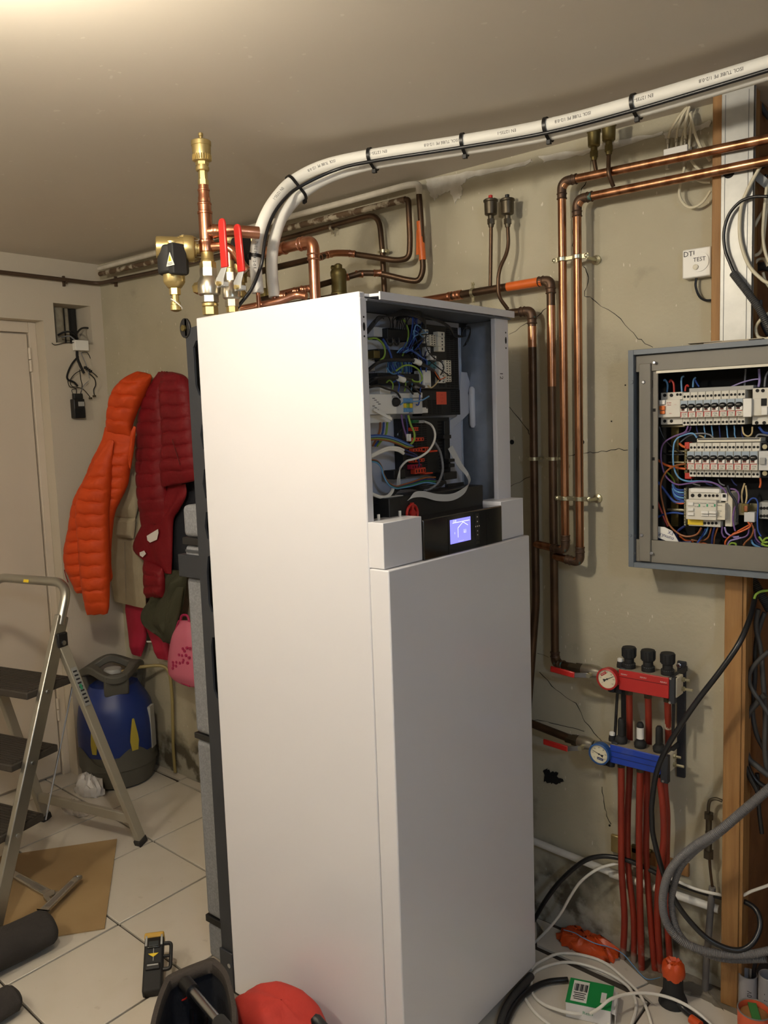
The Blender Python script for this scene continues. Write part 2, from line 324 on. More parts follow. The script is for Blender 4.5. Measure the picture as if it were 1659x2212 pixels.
# recess lining
mb = MB(); mb.box((RX0-.03,RY,-.01), (RX1+.1,RY+.03,H)); mb.box((RX1,.14,-.01), (RX1+.05,RY,H)); mb.box((RX0,.0,-.01), (RX0+.004,RY,H))
rc = struct(mb.build('wall_recess', 'woodpanel'))
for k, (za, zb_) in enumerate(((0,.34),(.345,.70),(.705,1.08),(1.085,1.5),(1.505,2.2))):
    MB().box((RX0,RY-.012,za), (RX1,RY,zb_-.004)).build('board', 'recessshade' if k > 3 else 'woodpanel', rc, bevel=.002)  # top board coloured near-black to stand in for shade high in the recess
# cracks, plaster scars and drill holes of the back wall
def wl(pts, zf_=None): return [U(*(zf_(*p) if zf_ else p), y=-.0002) for p in pts]
def crack(pts, r=.0011):
    P = wl(pts); out = []
    for i in range(len(P)-1):
        for k in range(4):
            out.append(P[i].lerp(P[i+1], k/4)+V((random.uniform(-1,1)*.003, 0, random.uniform(-1,1)*.003)))
    out.append(P[-1]); MB().tube(out, [r*random.uniform(.4,1.2) for _ in out], 4).build('crack', 'slot', bw)
for c_ in ([(1283,300),(1275,370),(1262,400),(1250,430),(1240,480),(1236,525),(1240,535)], [(1262,575),(1272,600),(1262,638),(1285,650),(1340,690),(1380,730),(1410,750)],
           [(1184,663),(1150,690),(1100,722)], [(1100,878),(1140,930),(1150,945)], [(1100,1052),(1145,1030)], [(1222,985),(1260,978),(1290,976),(1330,970),(1356,972)],
           [(1165,1450),(1200,1490),(1245,1520),(1265,1560),(1290,1590),(1300,1600)], [(1152,1555),(1190,1562),(1262,1580)], [(1302,1700),(1305,1745),(1320,1780)], [(1160,1412),(1185,1420)]): crack(c_)
def patch(pts, m='white', d=.0025, jag=.004, name='plaster_patch'):
    P = wl(pts); out = []
    for i in range(len(P)):
        for k in range(5): out.append(P[i].lerp(P[(i+1) % len(P)], k/5)+V((random.uniform(-1,1)*jag, 0, random.uniform(-1,1)*jag)))
    return MB().prism(out, (0,-d,0)).build(name, m, bw)
mat('plasterwhite', (214,210,198), .9, c2=(170,162,144), scale=28, bump=.5, bscale=60)
patch([(922,388),(1010,372),(1090,358),(1150,343),(1150,352),(1085,368),(1010,385),(998,400),(996,425),(982,440),(972,412),(950,420),(938,435),(926,410)], 'plasterwhite')
patch([(1165,340),(1260,322),(1340,305),(1430,285),(1430,292),(1340,316),(1260,336),(1180,352)], 'plasterwhite')
patch([(1436,288),(1534,262),(1534,275),(1490,290),(1440,300)], 'plasterwhite')
for (a, b), r in (((1258,955),.006),((1106,955),.007),((1321,910),.002),((1351,832),.002),((1317,1783),.003)):
    q = U(a, b, y=0); MB().cyl(q+V((0,-.0012,0)), q+V((0,.002,0)), r, 10).build('drill_hole', 'slot', bw)
patch([z8(120,1350),z8(150,1330),z8(190,1360),z8(270,1370),z8(250,1410),z8(320,1450),z8(290,1480),z8(200,1480),z8(130,1460)], 'slot', .003, .003, 'broken_hole')
for q in ((650,395,.02,.045),(790,475,.02,.03),(690,430,.015,.03)):
    pass
# door in its recess, left wall
dr = struct(MB().box((DX-.04,DY1,0), (DX-.005,DY0,DZ)).build('door_1', 'doorpaint'))
fr = MB()
fr.box((DX-.004,DY0-.032,0), (DX+.02,DY0,DZ)); fr.box((DX-.004,DY1,0), (DX+.02,DY1+.03,DZ)); fr.box((DX-.004,DY1+.0305,DZ-.045), (DX+.02,DY0-.0325,DZ))
fr.build('door_frame', 'doorpaint', dr, bevel=.002)
MB().box((DX-.002,DY1+.035,.012), (DX+.012,DY0-.037,DZ-.05)).build('door_leaf', 'doorpaint', dr, bevel=.003)
for zc in (1.80, .30):
    for s_ in (0, 1): MB().cyl((DX+.022,DY0-.036,zc-.05+.051*s_), (DX+.022,DY0-.036,zc-.003+.051*s_), .0065, 10).build('hinge', 'doorpaint', dr)
# skirting of the recess
# hollow-brick core in the hole, cut edges
mb = MB(); mb.box((T,HY0,HZ0), (T+.012,HY1,HZ1)); core = mb.build('hollow_core', 'hollowdark', lw)
for k, (ya, yb) in enumerate(((HY0+.004,HY0+.046),(HY0+.054,HY0+.106),(HY0+.116,HY0+.132),(HY0+.140,HY1-.004))):
    MB().lathe((T+.012,(ya+yb)/2,HZ0), (0,0,1), [((yb-ya)/2, .001), ((yb-ya)/2, HZ1-HZ0-.001)], 14).build('brick_rib', 'hollow' if k < 3 else 'hollowdark', lw)
# ceiling lamps and the added cool fill lamp, out of frame
for k, (p, rad, st, c_, shade) in enumerate(LAMPS):
    p = V(p); t = thing('ceiling_lamp', ('small round ceiling lamp nearest the copper supply pair', 'round opal ceiling lamp in the middle of the room', 'round cool-white fill lamp added by the right wall')[k], 'lamp', (p.x,p.y,H), 'ceiling lamps')
    MB().lathe((p.x,p.y,H), (0,0,-1), [(.065,0),(.065,.012),(.03,.02),(.03,H-p.z-rad*.8)], 24).build('lamp_base', 'white', t)
    if shade: MB().lathe((p.x,p.y,p.z+rad*.7), (0,0,1), [(.16,-.012),(.15,.0),(.05,.012),(.03,.02)], 32).build('lamp_shade', 'white', t)
    e = bpy.data.materials.new('opal_glow'); e.use_nodes = True; b = e.node_tree.nodes['Principled BSDF']
    b.inputs['Base Color'].default_value = (.9,.9,.88,1); b.inputs['Emission Color'].default_value = (*c_, 1); b.inputs['Emission Strength'].default_value = st
    MB().ball((p.x,p.y,p.z), rad, 24, 14).build('globe', e, t)
# ================================================================== heat pump
PX0, PX2, PX1 = 1.668, 2.185, 2.237      # rear of casing, front of casing, front of front panel
PY0, PY1 = -.8046, -.2384                # near side, far side
PZ0, PZ1, PZP, PZF = .03, 1.757, 1.197, 1.297
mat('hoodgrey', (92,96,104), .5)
hp = thing('heat_pump', 'tall white heat pump cabinet with its upper front open on wiring', 'heat pump', ((PX0+PX1)/2, (PY0+PY1)/2, 0))
# casing: near side, far side, back, top
MB().box((PX0,PY0,PZ0), (PX2,PY0+.018,PZ1)).build('side_panel', 'pumpwhite', hp, bevel=.003)
MB().box((PX0,PY1-.018,PZ0), (PX2,PY1,PZ1-.004)).build('side_panel', 'pumpwhite', hp, bevel=.003)
mb = MB(); mb.box((PX0+.01,PY0+.018,PZ1-.012), (PX2-.03,PY1-.02,PZ1-.004)); top = mb.build('top_panel', 'lidgrey', hp, bevel=.002)
MB().box((PX0,PY0+.02,PZ0), (PX0+.012,PY1-.02,PZ1-.02)).build('back_panel', 'galv', hp)
MB().box((PX0+.02,PY0+.018,PZ0-.0), (PX2-.01,PY1-.018,PZ0+.03)).build('bottom_panel', 'frame', hp)
# hood over the opening
HYa, HYb = PY0+.018, PY1+.012
poly = [(PX2-.029,HYa),(PX2-.018,HYa),(PX2-.012,HYa+.028),(PX2+.0078,HYa+.034),(PX2+.0078,HYb),(PX2-.029,HYb)]
hood = MB().prism([V((x,y,PZ1-.006)) for x, y in poly], (0,0,.006)).build('hood', 'lidgrey', hp)
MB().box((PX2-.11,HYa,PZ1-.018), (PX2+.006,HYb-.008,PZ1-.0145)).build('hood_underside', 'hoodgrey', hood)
MB().box((PX2+.008,HYa+.034,PZ1-.013), (PX2+.012,HYb,PZ1+.003)).build('hood_lip', 'pumpwhite', hood)
MB().box((PX2-.115,HYa,PZ1-.05), (PX2-.11,HYb-.02,PZ1-.012)).build('hood_back', 'panelblack', hood)
# front flanges of the opening with slots
for (ya, yb, nm) in ((PY0+.0015,PY0+.021,'near'), (PY1-.062,PY1-.001,'far')):
    f = MB().box((PX2-.012,ya,PZF-.06), (PX2+.0005,yb,PZ1-.012)).build('front_flange', 'pumpwhite', hp, bevel=.001)
    yc = (ya+yb)/2 if nm == 'near' else yb-.012
    MB().lathe((PX2,yc,1.688), (1,0,0), [(.0085,0),(.0085,.001)], 16, sx=(0,0,1), k=.42).build('slot', 'slot', f)
    for dz in (.019, -.019): MB().cyl((PX2,yc,1.688+dz), (PX2+.001,yc,1.688+dz), .0022, 8).build('screw_hole', 'slot', f)
text(MB(), '12', .02, (PX2+.0006,PY1-.038,1.6), (0,0,-1), (0,1,0), .0006).build('frame_mark', 'ink', hp, smooth=0)
XB = 2.078    # electronics plate
MB().box((XB-.004,PY0+.018,PZF-.06), (XB,PY1-.062,PZ1-.02)).build('electronics_plate', 'pumpgrey', hp)
MB().box((XB-.02,PY1-.024,PZF-.06), (PX2-.012,PY1-.019,PZ1-.02)).build('inner_side', 'galv', hp)
# plate of the inner side: rolled edge of the electronics plate
MB().box((XB-.02,PY1-.062,PZF-.06), (XB+.002,PY1-.056,PZ1-.03)).build('plate_edge', 'galv', hp, bevel=.001)
q0, q1 = U(*z5(1052,940), x=XB+.012), U(*z5(1052,1325), x=XB+.012)
MB().lathe(q1, (0,0,1), [(.004,0),(.008,.006),(.008,q0.z-q1.z-.006),(.004,q0.z-q1.z)], 10).build('edge_guard', 'pumpwhite', hp)
def xbox(name, m, rect, xf, xb=XB, tr=None, parent=hp, bevel=.0012):
    """a box on the electronics plate: pixel rectangle of its front face at x = xf"""
    (x0, y0), (x1, y1) = (tr(*rect[:2]), tr(*rect[2:])) if tr else (rect[:2], rect[2:])
    mx, my = (x0+x1)/2, (y0+y1)/2
    ya, yb = U(x0, my, x=xf).y, U(x1, my, x=xf).y; za, zb_ = U(mx, y0, x=xf).z, U(mx, y1, x=xf).z
    o = MB().box((xb,ya,zb_), (xf,yb,za)).build(name, m, parent, bevel=bevel); return o, (ya, yb, zb_, za)
def vents(o, ext, xf, nr, nc, u0, u1, v0, v1, m='slot'):
    ya, yb, za, zb_ = ext; mb = MB()
    for i in range(nr):
        for k in range(nc):
            y0 = ya+(yb-ya)*(u0+(u1-u0)*(k+.12)/nc); y1 = ya+(yb-ya)*(u0+(u1-u0)*(k+.88)/nc); zz = za+(zb_-za)*(v0+(v1-v0)*(i+.5)/nr); dz = (zb_-za)*(v1-v0)/nr*.28
            mb.box((xf-.0005,y0,zz-dz), (xf+.0006,y1,zz+dz))
    return mb.build('vent_slots', m, o)
ctrl, e1 = xbox('controller_board', 'panelblack', (560,365,920,965), XB+.038, tr=z5)
vents(ctrl, e1, XB+.038, 30, 3, .66, .98, .03, .97); vents(ctrl, e1, XB+.038, 12, 2, .46, .62, .04, .2)
c2, e2 = xbox('controller_board', 'panelblack', (575,965,935,1210), XB+.030, tr=z5); vents(c2, e2, XB+.030, 11, 2, .74, .98, .1, .95); vents(c2, e2, XB+.030, 9, 3, .12, .5, .05, .6)
st, e3 = xbox('orange_sticker', 'orangestick', (712,988,806,1108), XB+.0312, XB+.030, tr=z5, parent=c2, bevel=0)
mb = MB(); yc = (e3[0]+e3[1])/2; zc = (e3[2]+e3[3])/2
for dz, bd in ((.008,'24V'),(0,'L1  N'),(-.009,'230')): text(mb, bd, .005, (XB+.0313,yc,zc+dz), (0,1,0), (0,0,1))
mb.build('sticker_print', 'redpl', st, smooth=0)
lb, e4 = xbox('terminal_board', 'panelblack', (395,1235,840,1770), XB+.026, tr=z5)
vents(lb, e4, XB+.026, 22, 4, .05, .5, .1, .95); vents(lb, e4, XB+.026, 16, 2, .72, .95, .05, .95)
_, e5 = xbox('terminal_rail', 'panelblack', (790,1260,838,1700), XB+.034, tr=z5, parent=hp)
for (r_, m__) in (((480,1322,545,1358),'orangeplug'),((480,1420,595,1455),'orangeplug'),((495,1520,600,1550),'orangeplug'),((488,1620,600,1652),'orangeplug'),((575,1508,640,1555),'orangeplug'),((510,1705,612,1760),'orangeplug'),((478,1672,575,1716),'purplepl'),((495,1255,548,1282),'w_green'),((548,1258,600,1282),'greywhite')):
    if m__ == 'purplepl': m__ = 'jcrimson'
    o, ee = xbox('plug', m__, r_, XB+.04, XB+.026, tr=z5)
    mb = MB()
    for k in range(4):
        y0 = ee[0]+(ee[1]-ee[0])*(k+.3)/4; mb.box((XB+.0398,y0,ee[2]+(ee[3]-ee[2])*.25), (XB+.0403,y0+(ee[1]-ee[0])*.09,ee[2]+(ee[3]-ee[2])*.75))
    mb.build('contact', 'slot', o)
for r_ in ((635,1540,722,1558),(605,1750,680,1764)): xbox('plug_key', 'orangeplug', r_, XB+.044, XB+.026, tr=z5)
for r_ in ((780,1395,852,1430),(830,1620,885,1650),(830,1665,885,1700),(780,1745,905,1815),(312,1725,420,1810)): xbox('cable_clamp', 'black', r_, XB+.05, XB+.02, tr=z5)
# connector blocks
def conn(r_, m__, n_, xf, two=False):
    o, ee = xbox('connector_block', m__, r_, XB+xf, XB+.03, tr=z5); mb = MB(); H_ = (ee[3]-ee[2])/n_
    for k in range(n_):
        zz = ee[2]+H_*(k+.5)
        for u in ((.3,.72) if two else (.6,)):
            y0 = ee[0]+(ee[1]-ee[0])*u; mb.box((XB+xf-.0002,y0-.0022,zz-H_*.22), (XB+xf+.0005,y0+.0022,zz+H_*.22))
    mb.build('contact', 'ink', o); return o
conn((652,450,706,552), 'cream', 5, .052, True); conn((726,422,790,470), 'offwhite', 1, .052); conn((726,470,790,560), 'offwhite', 3, .054); conn((730,560,790,608), 'offwhite', 1, .052)
conn((795,690,852,895), 'offwhite', 9, .056, True); conn((735,692,797,905), 'white', 8, .050); conn((655,648,712,690), 'white', 2, .05); conn((655,700,712,768), 'teal', 3, .05); conn((615,565,655,650), 'greywhite', 4, .05); conn((600,400,635,440), 'offwhite', 1, .05); conn((598,455,650,530), 'offwhite', 3, .046)
o, ee = xbox('relay', 'white', (590,785,660,952), XB+.058, XB+.03, tr=z5); MB().box((XB+.0578,ee[0]+.003,ee[2]+.004), (XB+.0584,ee[1]-.003,ee[2]+.012)).build('relay_mark', 'greywhite', o)
# left half: contactors, terminal strip, breaker
xbox('terminal_strip', 'panelblack', (250,395,460,505), XB+.045, tr=z5); xbox('terminal_strip', 'panelblack', (165,595,560,690), XB+.05, tr=z5); o, _ = xbox('contact_end', 'brassold', (122,598,180,672), XB+.052, tr=z5)
xbox('terminal_strip', 'panelblack', (160,815,590,920), XB+.045, tr=z5)
ts, ee = xbox('blue_terminal_row', 'greywhite', (240,700,470,815), XB+.035, tr=z5)
for k in range(10):
    y0 = ee[0]+(ee[1]-ee[0])*(k+.2)/10; MB().box((XB+.034,y0,ee[2]+.003), (XB+.040,y0+(ee[1]-ee[0])*.06,ee[3]-.002)).build('terminal', 'w_lblue' if k % 3 else 'w_blue', ts)
xbox('clear_cover', 'greywhite', (120,380,255,470), XB+.03, tr=z5); xbox('foam_pad', 'greywhite', (60,500,200,600), XB+.02, tr=z5); xbox('foam_pad', 'greywhite', (60,640,130,790), XB+.03, tr=z5)
bk, ee = xbox('motor_breaker', 'white', (75,1010,335,1200), XB+.075, tr=z5)
xbox('breaker_top', 'white', (180,950,280,1012), XB+.06, tr=z5)
kn = U(*z5(318,1085), x=XB+.076); MB().lathe(kn, (1,0,0), [(.010,0),(.010,.006),(.006,.012)], 14).build('knob', 'black', bk)
mb = MB(); text(mb, 'ETN', .0075, U(*z5(310,1038), x=XB+.0753), (0,1,0), (0,0,1))
for k in range(7): q = U(*z5(118+18*(k % 4), 1050+18*k), x=XB+.0753); mb.box(q-V((0,.004,.0006)), q+V((.0005,.004,.0006)))
mb.build('breaker_print', 'ink', bk, smooth=0)
xbox('breaker_foot', 'white', (90,1205,280,1280), XB+.05, tr=z5); xbox('white_module', 'greywhite', (335,1045,450,1195), XB+.06, tr=z5); xbox('white_module', 'greywhite', (495,1050,580,1195), XB+.055, tr=z5); xbox('white_module', 'white', (360,1000,460,1050), XB+.058, tr=z5); xbox('white_module', 'white', (490,995,580,1045), XB+.058, tr=z5); xbox('white_module', 'white', (572,1135,632,1188), XB+.05, tr=z5)
for r_, m__ in (((402,1048,490,1095),'w_lblue'),((404,1097,490,1140),'yellow'),((404,1140,490,1180),'w_lblue')):
    for k in range(3):
        w_ = (r_[2]-r_[0])/3; xbox('rail_terminal', m__ if not (m__ == 'yellow' and k == 1) else 'w_gy', (r_[0]+w_*k+2,r_[1],r_[0]+w_*(k+1)-2,r_[3]), XB+.062, tr=z5)
# cut-out lobes in the far part of the plate (pressed recess)
q = [(945,800),(1000,805),(1030,910),(1010,1000),(1035,1080),(1030,1180),(960,1250),(880,1320),(845,1380),(842,1255),(905,1215),(930,1120),(915,1010),(935,960)]
MB().prism([U(*z5(*p), x=XB+.004) for p in q], (-.003,0,0)).build('pressed_cover', 'lidgrey', hp, bevel=.001)
# wires inside
def wire(mt, pts, xs, r=.0022, parent=hp, name='wire', tr=z5, n=6):
    xs = xs if isinstance(xs, (list, tuple)) else [xs]*len(pts)
    P = [U(*tr(*p), x=XB+xv) for p, xv in zip(pts, xs)]
    return MB().tube(cr(P, n), r*.82, 7).build(name, mt, parent)
wire('w_gy', [(70,490),(140,485),(200,530),(225,600),(215,660),(180,690)], .055, .0026)
wire('w_blue', [(205,490),(240,550),(280,640),(300,740),(345,820),(400,845)], .06, .003)
wire('cableblack', [(60,790),(150,720),(260,690),(400,690),(500,695),(600,740),(680,790),(740,880)], [.05,.07,.08,.08,.08,.075,.06,.05], .0048)
wire('cableblack', [(70,890),(140,860),(260,850),(380,860),(470,880),(560,930),(600,940)], [.05,.07,.08,.08,.08,.07,.05], .0048)
for a in ((500,700),(348,862)):
    q = U(*z5(a[0]+30,a[1]+5), x=XB+.083); MB().cyl(q+V((0,-.010,.0015)), q+V((0,.010,-.0025)), .0062, 12).build('cable_marker', 'white', hp)
wire('w_gy', [(390,650),(420,560),(445,470),(440,390),(400,310),(330,300)], .06, .0022)
wire('w_gy', [(330,790),(400,745),(470,740),(540,780),(575,850),(560,890),(500,890),(480,870)], .085, .0022)
wire('w_lblue', [(240,760),(270,800),(310,820),(370,800)], .06, .002)
for k in range(5): wire(('w_lblue','w_blue','w_dblue','w_lblue','w_blue')[k], [(340+20*k,620),(390+20*k,575+6*k),(470+12*k,590+10*k),(545+8*k,640+8*k),(600+5*k,700),(612,760+10*k)], .058+.004*k, .0018)
for k in range(4): wire('w_dblue' if k % 2 else 'w_blue', [(380+25*k,600),(430+20*k,520),(480+14*k,450),(520+4*k,380),(520-10*k,300),(460-10*k,260)], .06+.004*k, .0018)
for k in range(6): wire('cableblack', [(60,440-8*k),(110,380-10*k),(180,300-4*k),(300,250+5*k),(430,205+12*k),(540,225+14*k),(600,300+10*k),(610,390)], [.05,.06,.07,.075,.08,.08,.07,.05], .0020)
for k in range(4): wire('cableblack', [(330,290+6*k),(450,262+5*k),(600,268+5*k),(740,315+5*k),(830,370+6*k),(880,440+8*k),(960,470)], [.06,.07,.08,.08,.07,.06,.05], .0022)
for k in range(3): wire('cableblack', [(950,460),(960,410-10*k),(1000,375+6*k),(1030,390+8*k),(1020,450+14*k),(990,520+10*k),(965,560)], [.045,.05,.06,.06,.05,.045,.03], .0018)
wire('cableblack', [(130,330),(150,285),(190,275),(212,300)], .07, .0018); wire('cableblack', [(240,490),(260,540),(285,550),(298,520),(290,480)], .06, .0026); wire('cableblack', [(310,490),(325,540),(345,545),(358,515),(350,480)], .06, .0026)
wire('cableblack', [(615,440),(610,510),(630,600),(690,670),(760,700)], .065, .0018); wire('cableblack', [(640,740),(690,700),(750,705),(780,760),(750,830)], .066, .0018); wire('cableblack', [(640,690),(740,770),(830,835),(850,830)], .066, .0018)
wire('w_orange', [(690,790),(720,840),(745,870),(795,850)], .062, .0016)
wire('cableblack', [(70,950),(150,930),(240,960),(330,990),(370,1045)], .08, .003); wire('cableblack', [(400,930),(450,960),(490,1010)], .08, .0026); wire('cableblack', [(470,930),(520,970),(560,1010)], .08, .0026)
for k in range(4): wire(('w_gy','w_blue','w_gy','w_lblue')[k], [(290+60*k,985),(300+60*k,920),(270+70*k,880),(240+60*k,900)], .07, .002)
wire('w_blue', [(560,760),(575,860),(560,960),(545,1100),(520,1110)], .068, .002); wire('w_lblue', [(370,1110),(420,1080),(500,1080),(570,1070),(640,1030)], .07, .002)
wire('w_tan', [(630,930),(660,950),(700,920),(730,880)], .064, .002)
wire('cableblack', [(600,1090),(620,1140),(625,1140)], .06, .0016)
MB().obox(U(*z5(205,1200), x=XB+.085), V((0,.03,-.011)), V((0,.0012,.003)), V((.0008,0,0))).build('cable_tie', 'white', hp)
for k, c_ in enumerate(('w_brown','w_blue','w_gy')): wire(c_, [(180+34*k,1275),(178+32*k,1340),(160+34*k,1400),(110+20*k,1500)], .05, .003)
for k, c_ in enumerate(('w_purple','w_dblue')): wire(c_, [(380+40*k,1205),(395+40*k,1300),(425+14*k,1400),(435+22*k,1430)], .06, .0024)
for k in range(2): q = U(*z5(436+22*k,1420), x=XB+.064); MB().cyl(q+V((0,0,.008)), q+V((0,.001,-.008)), .003, 8).build('ferrule_sleeve', 'white', hp)
wire('w_gy', [(445,1210),(465,1290),(500,1370),(500,1440),(465,1485),(430,1495)], .066, .003)
wire('cablewhite', [(600,1270),(660,1300),(695,1370),(690,1450),(640,1540),(560,1600),(490,1625),(430,1640),(380,1690),(365,1720)], [.04,.06,.075,.08,.08,.075,.07,.06,.05,.04], .0032)
for k, c_ in enumerate(('w_blue','w_lblue','w_dblue','w_gy','w_brown')): wire(c_, [(85,1405+9*k),(160,1400+9*k),(260,1410+10*k),(350,1440+10*k),(430,1475+10*k),(490,1505)], .07, .003)
for k in range(2): wire('cablewhite', [(90,1590+12*k),(180,1545+14*k),(270,1515+16*k),(350,1520+22*k),(400,1540+30*k)], .075, .0042)
for k in range(2): wire('w_dblue', [(400,1530+35*k),(450,1550+30*k),(510,1580+20*k),(540,1620+10*k),(550,1690)], .07, .0022)
for k, c_ in enumerate(('w_brown','w_dblue','w_green','w_lblue')): wire(c_, [(95,1632+4*k),(150,1640+6*k),(190,1690+4*k),(215,1770+5*k),(265,1850+6*k),(330,1880+6*k),(380,1870+8*k),(480,1840+12*k),(600,1800+15*k),(700,1795+20*k)], .074, .0024)
wire('w_grey', [(690,1460),(740,1540),(765,1640),(768,1740),(730,1840),(660,1900),(600,1920)], .075, .0036)
for k in range(3): wire('w_white', [(330+16*k,1910),(340+12*k,1860),(345+10*k,1800),(365,1720)], .055, .0014)
for k in range(6): wire('cableblack', [(100,1960+14*k),(170,1975+14*k),(240,1985+10*k),(300,1960-6*k),(335,1920-4*k),(380,1890)], .06, .0042)
wire('cablewhite', [(100,1950),(180,1980),(250,1975),(290,1930),(300,1900)], .07, .0048)
for k in range(4): wire('cableblack', [(380,1890+5*k),(480,1870+10*k),(600,1860+18*k),(720,1840+20*k),(790,1830+6*k),(800,1870)], .05, .0022)
wire('cableblack', [(380,1340),(350,1370),(345,1400)], .03, .002); q = U(*z5(362,1400), x=XB+.01); MB().cyl(q, q+V((.012,0,0)), .006, 10).build('sensor', 'copperold', hp)
wire('cableblack', [(300,2200),(310,2120),(340,2070),(380,2050)], .02, .002)
rw = random.Random(21)
for k in range(16):
    j = lambda s_: rw.uniform(-s_, s_)
    a = (470+j(40), 560+j(90)); b = (600+j(30), 480+j(240)); m_x = ((a[0]+b[0])/2+j(40), min(a[1], b[1])-rw.uniform(10,70)*(1 if k % 2 else -2.2))
    wire(('w_blue','w_dblue','cableblack','w_lblue','cableblack')[k % 5], [a, ((a[0]+m_x[0])/2, (a[1]+m_x[1])/2+j(20)), m_x, b], [.05,.066+.004*(k % 4),.07+.003*(k % 5),.05], .0016)
for k in range(10):
    x_ = 275+18*k; wire('cableblack', [(x_,400),(x_+rw.uniform(-6,6),360),(x_+rw.uniform(-12,12),320),(x_+rw.uniform(-30,30),285)], [.046,.06,.066,.06], .0014)
for k in range(8):
    x_ = 250+28*k; wire(('w_lblue','w_blue','w_gy')[k % 3], [(x_,815),(x_+6,770),(x_-4+rw.uniform(-10,10),720),(x_+rw.uniform(-20,20),690)], [.042,.052,.058,.05], .0015)
def ribbon(name, m__, pts, xs, wd, parent=hp):
    C_ = cr([U(*z5(*p), x=XB+xv) for p, xv in zip(pts, xs)], 8); W_ = cr([V((0,a,b)) for a, b in wd], 8); mb = MB(); vs = []
    for c_, h_ in zip(C_, W_): vs += [c_-h_, c_+h_, c_+h_+V((.0012,0,0)), c_-h_+V((.0012,0,0))]
    fs = []
    for i in range(len(C_)-1):
        for k in range(4): fs.append((i*4+k, i*4+(k+1) % 4, i*4+4+(k+1) % 4, i*4+4+k))
    fs += [(0,1,2,3), tuple(len(vs)-4+k for k in (3,2,1,0))]
    return mb.add(vs, fs).build(name, m__, parent)
ribbon('ribbon_cable', 'greywhite', [(838,1510),(880,1590),(930,1680),(1000,1770),(1020,1840),(970,1920),(860,1980),(720,1985),(590,1955),(500,1960),(450,2000)], [.035,.04,.05,.06,.085,.1005,.1015,.1015,.1005,.1,.098], [(.009,.004),(.009,.004),(.008,.004),(.004,.004),(.004,.002),(.0005,.007),(.0005,.008),(.0005,.008),(.0005,.007),(.003,.006),(.006,.003)])
# ---- lower front panel, fascia and control box
fp = MB().box((PX2+.001,PY0,PZ0), (PX1,PY1,PZP)).build('front_panel', 'pumpwhite', hp, bevel=.003)
XF = PX1-.012
fa = U(913,1180,x=XF).y; fb = U(1082,1130,x=XF).y
for (ya, yb) in ((PY0+.002,fa-.001), (fb+.001,PY1-.008)):
    f = MB(); f.box((PX2-.03,ya,PZP+.001), (XF,yb,PZF-.004)); o = f.build('fascia', 'pumpwhite', hp, bevel=.0015)
    for k in (.3, .85) if ya < -.7 else (.6,): MB().box((PX2-.005,ya+(yb-ya)*k-.003,PZF-.004), (PX2-.002,ya+(yb-ya)*k+.003,PZF+.008)).build('clip_pin', 'white', o)
cp = MB().box((PX2-.02,fa,PZP-.014), (XF+.004,fb,PZF-.012)).build('control_panel', 'blackgloss', hp, bevel=.003)
fx = XF+.0042
def fbox(name, m__, rect, d0, d1, parent, bevel=0):
    pts = [U(*z6(*p), x=fx) for p in rect]; ya, yb = sorted((pts[0].y, pts[1].y)); za, zb_ = sorted((pts[0].z, pts[1].z))
    return MB().box((fx+d0,ya,za), (fx+d1,yb,zb_)).build(name, m__, parent, bevel=bevel), (ya, yb, za, zb_)
sc, e = fbox('screen', 'screen', ((838,1175),(1028,1160)), -.001, .0008, cp)
a, b = U(*z6(838,1065), x=fx), U(*z6(845,1292), x=fx); c_ = U(*z6(1028,1030), x=fx)
bpy.data.objects.remove(sc)
sc = MB().box((fx-.001,a.y,b.z), (fx+.0008,c_.y,a.z)).build('screen', 'screen', cp)
def sy(u, v): return V((fx+.0011, a.y+(c_.y-a.y)*u, b.z+(a.z-b.z)*v))
mb = MB()
def seg(p, q, w_=.0007):
    d = (q-p); n_ = V((1,0,0)).cross(d).normalized()*w_; mb.add([p-n_, q-n_, q+n_, p+n_], [(0,1,2,3)])
for p, q in ((sy(.36,.22),sy(.36,.62)),(sy(.36,.62),sy(.62,.83)),(sy(.62,.83),sy(.86,.66)),(sy(.1,.86),sy(.95,.86))): seg(p, q)
text(mb, '21.5', .006, sy(.7,.47), (0,1,0), (0,0,1), .0003); text(mb, '45.0', .006, sy(.7,.39), (0,1,0), (0,0,1), .0003); text(mb, '5', .006, sy(.2,.42), (0,1,0), (0,0,1), .0003); text(mb, '12:40', .006, sy(.2,.93), (0,1,0), (0,0,1), .0003)
text(mb, '-- --- --- --', .0055, sy(.5,.07), (0,1,0), (0,0,1), .0003)
mb.build('screen_graphics', 'screenink', sc, smooth=0)
ky = U(*z6(1095,1120), x=fx); kz = ky.z; ky = ky.y
hexp = [(-.009,.030),(.008,.030),(.008,.012),(.010,.004),(.010,-.004),(.008,-.012),(.008,-.032),(-.008,-.032),(-.008,-.012),(-.010,-.004),(-.010,.004),(-.008,.012)]
kp = MB().prism([V((fx-.001,ky+p[0],kz+p[1])) for p in hexp], (.0016,0,0)).build('keypad', 'panelblack', cp)
for dy, dz in ((0,.022),(0,.011),(-.0075,0),(0,0),(.0075,0),(0,-.011),(0,-.02)): MB().cyl((fx+.0005,ky+dy,kz+dz), (fx+.0010,ky+dy,kz+dz), .0016, 8).build('key', 'white', kp)
MB().box((fx-.0005,ky-.008,kz-.042), (fx+.0008,ky+.008,kz-.036)).build('key', 'panelblack', kp)
for u in (.285, .78): yy = fa+(fb-fa)*u; MB().box((fx-.001,yy-.0006,PZP-.008), (fx+.0004,yy+.0006,PZF-.02)).build('panel_joint', 'slot', cp)
cb = MB().box((PX2-.075,fa-.045,PZF-.055), (PX2-.012,fb+.004,PZF+.036)).build('control_box', 'panelblack', hp, bevel=.002)
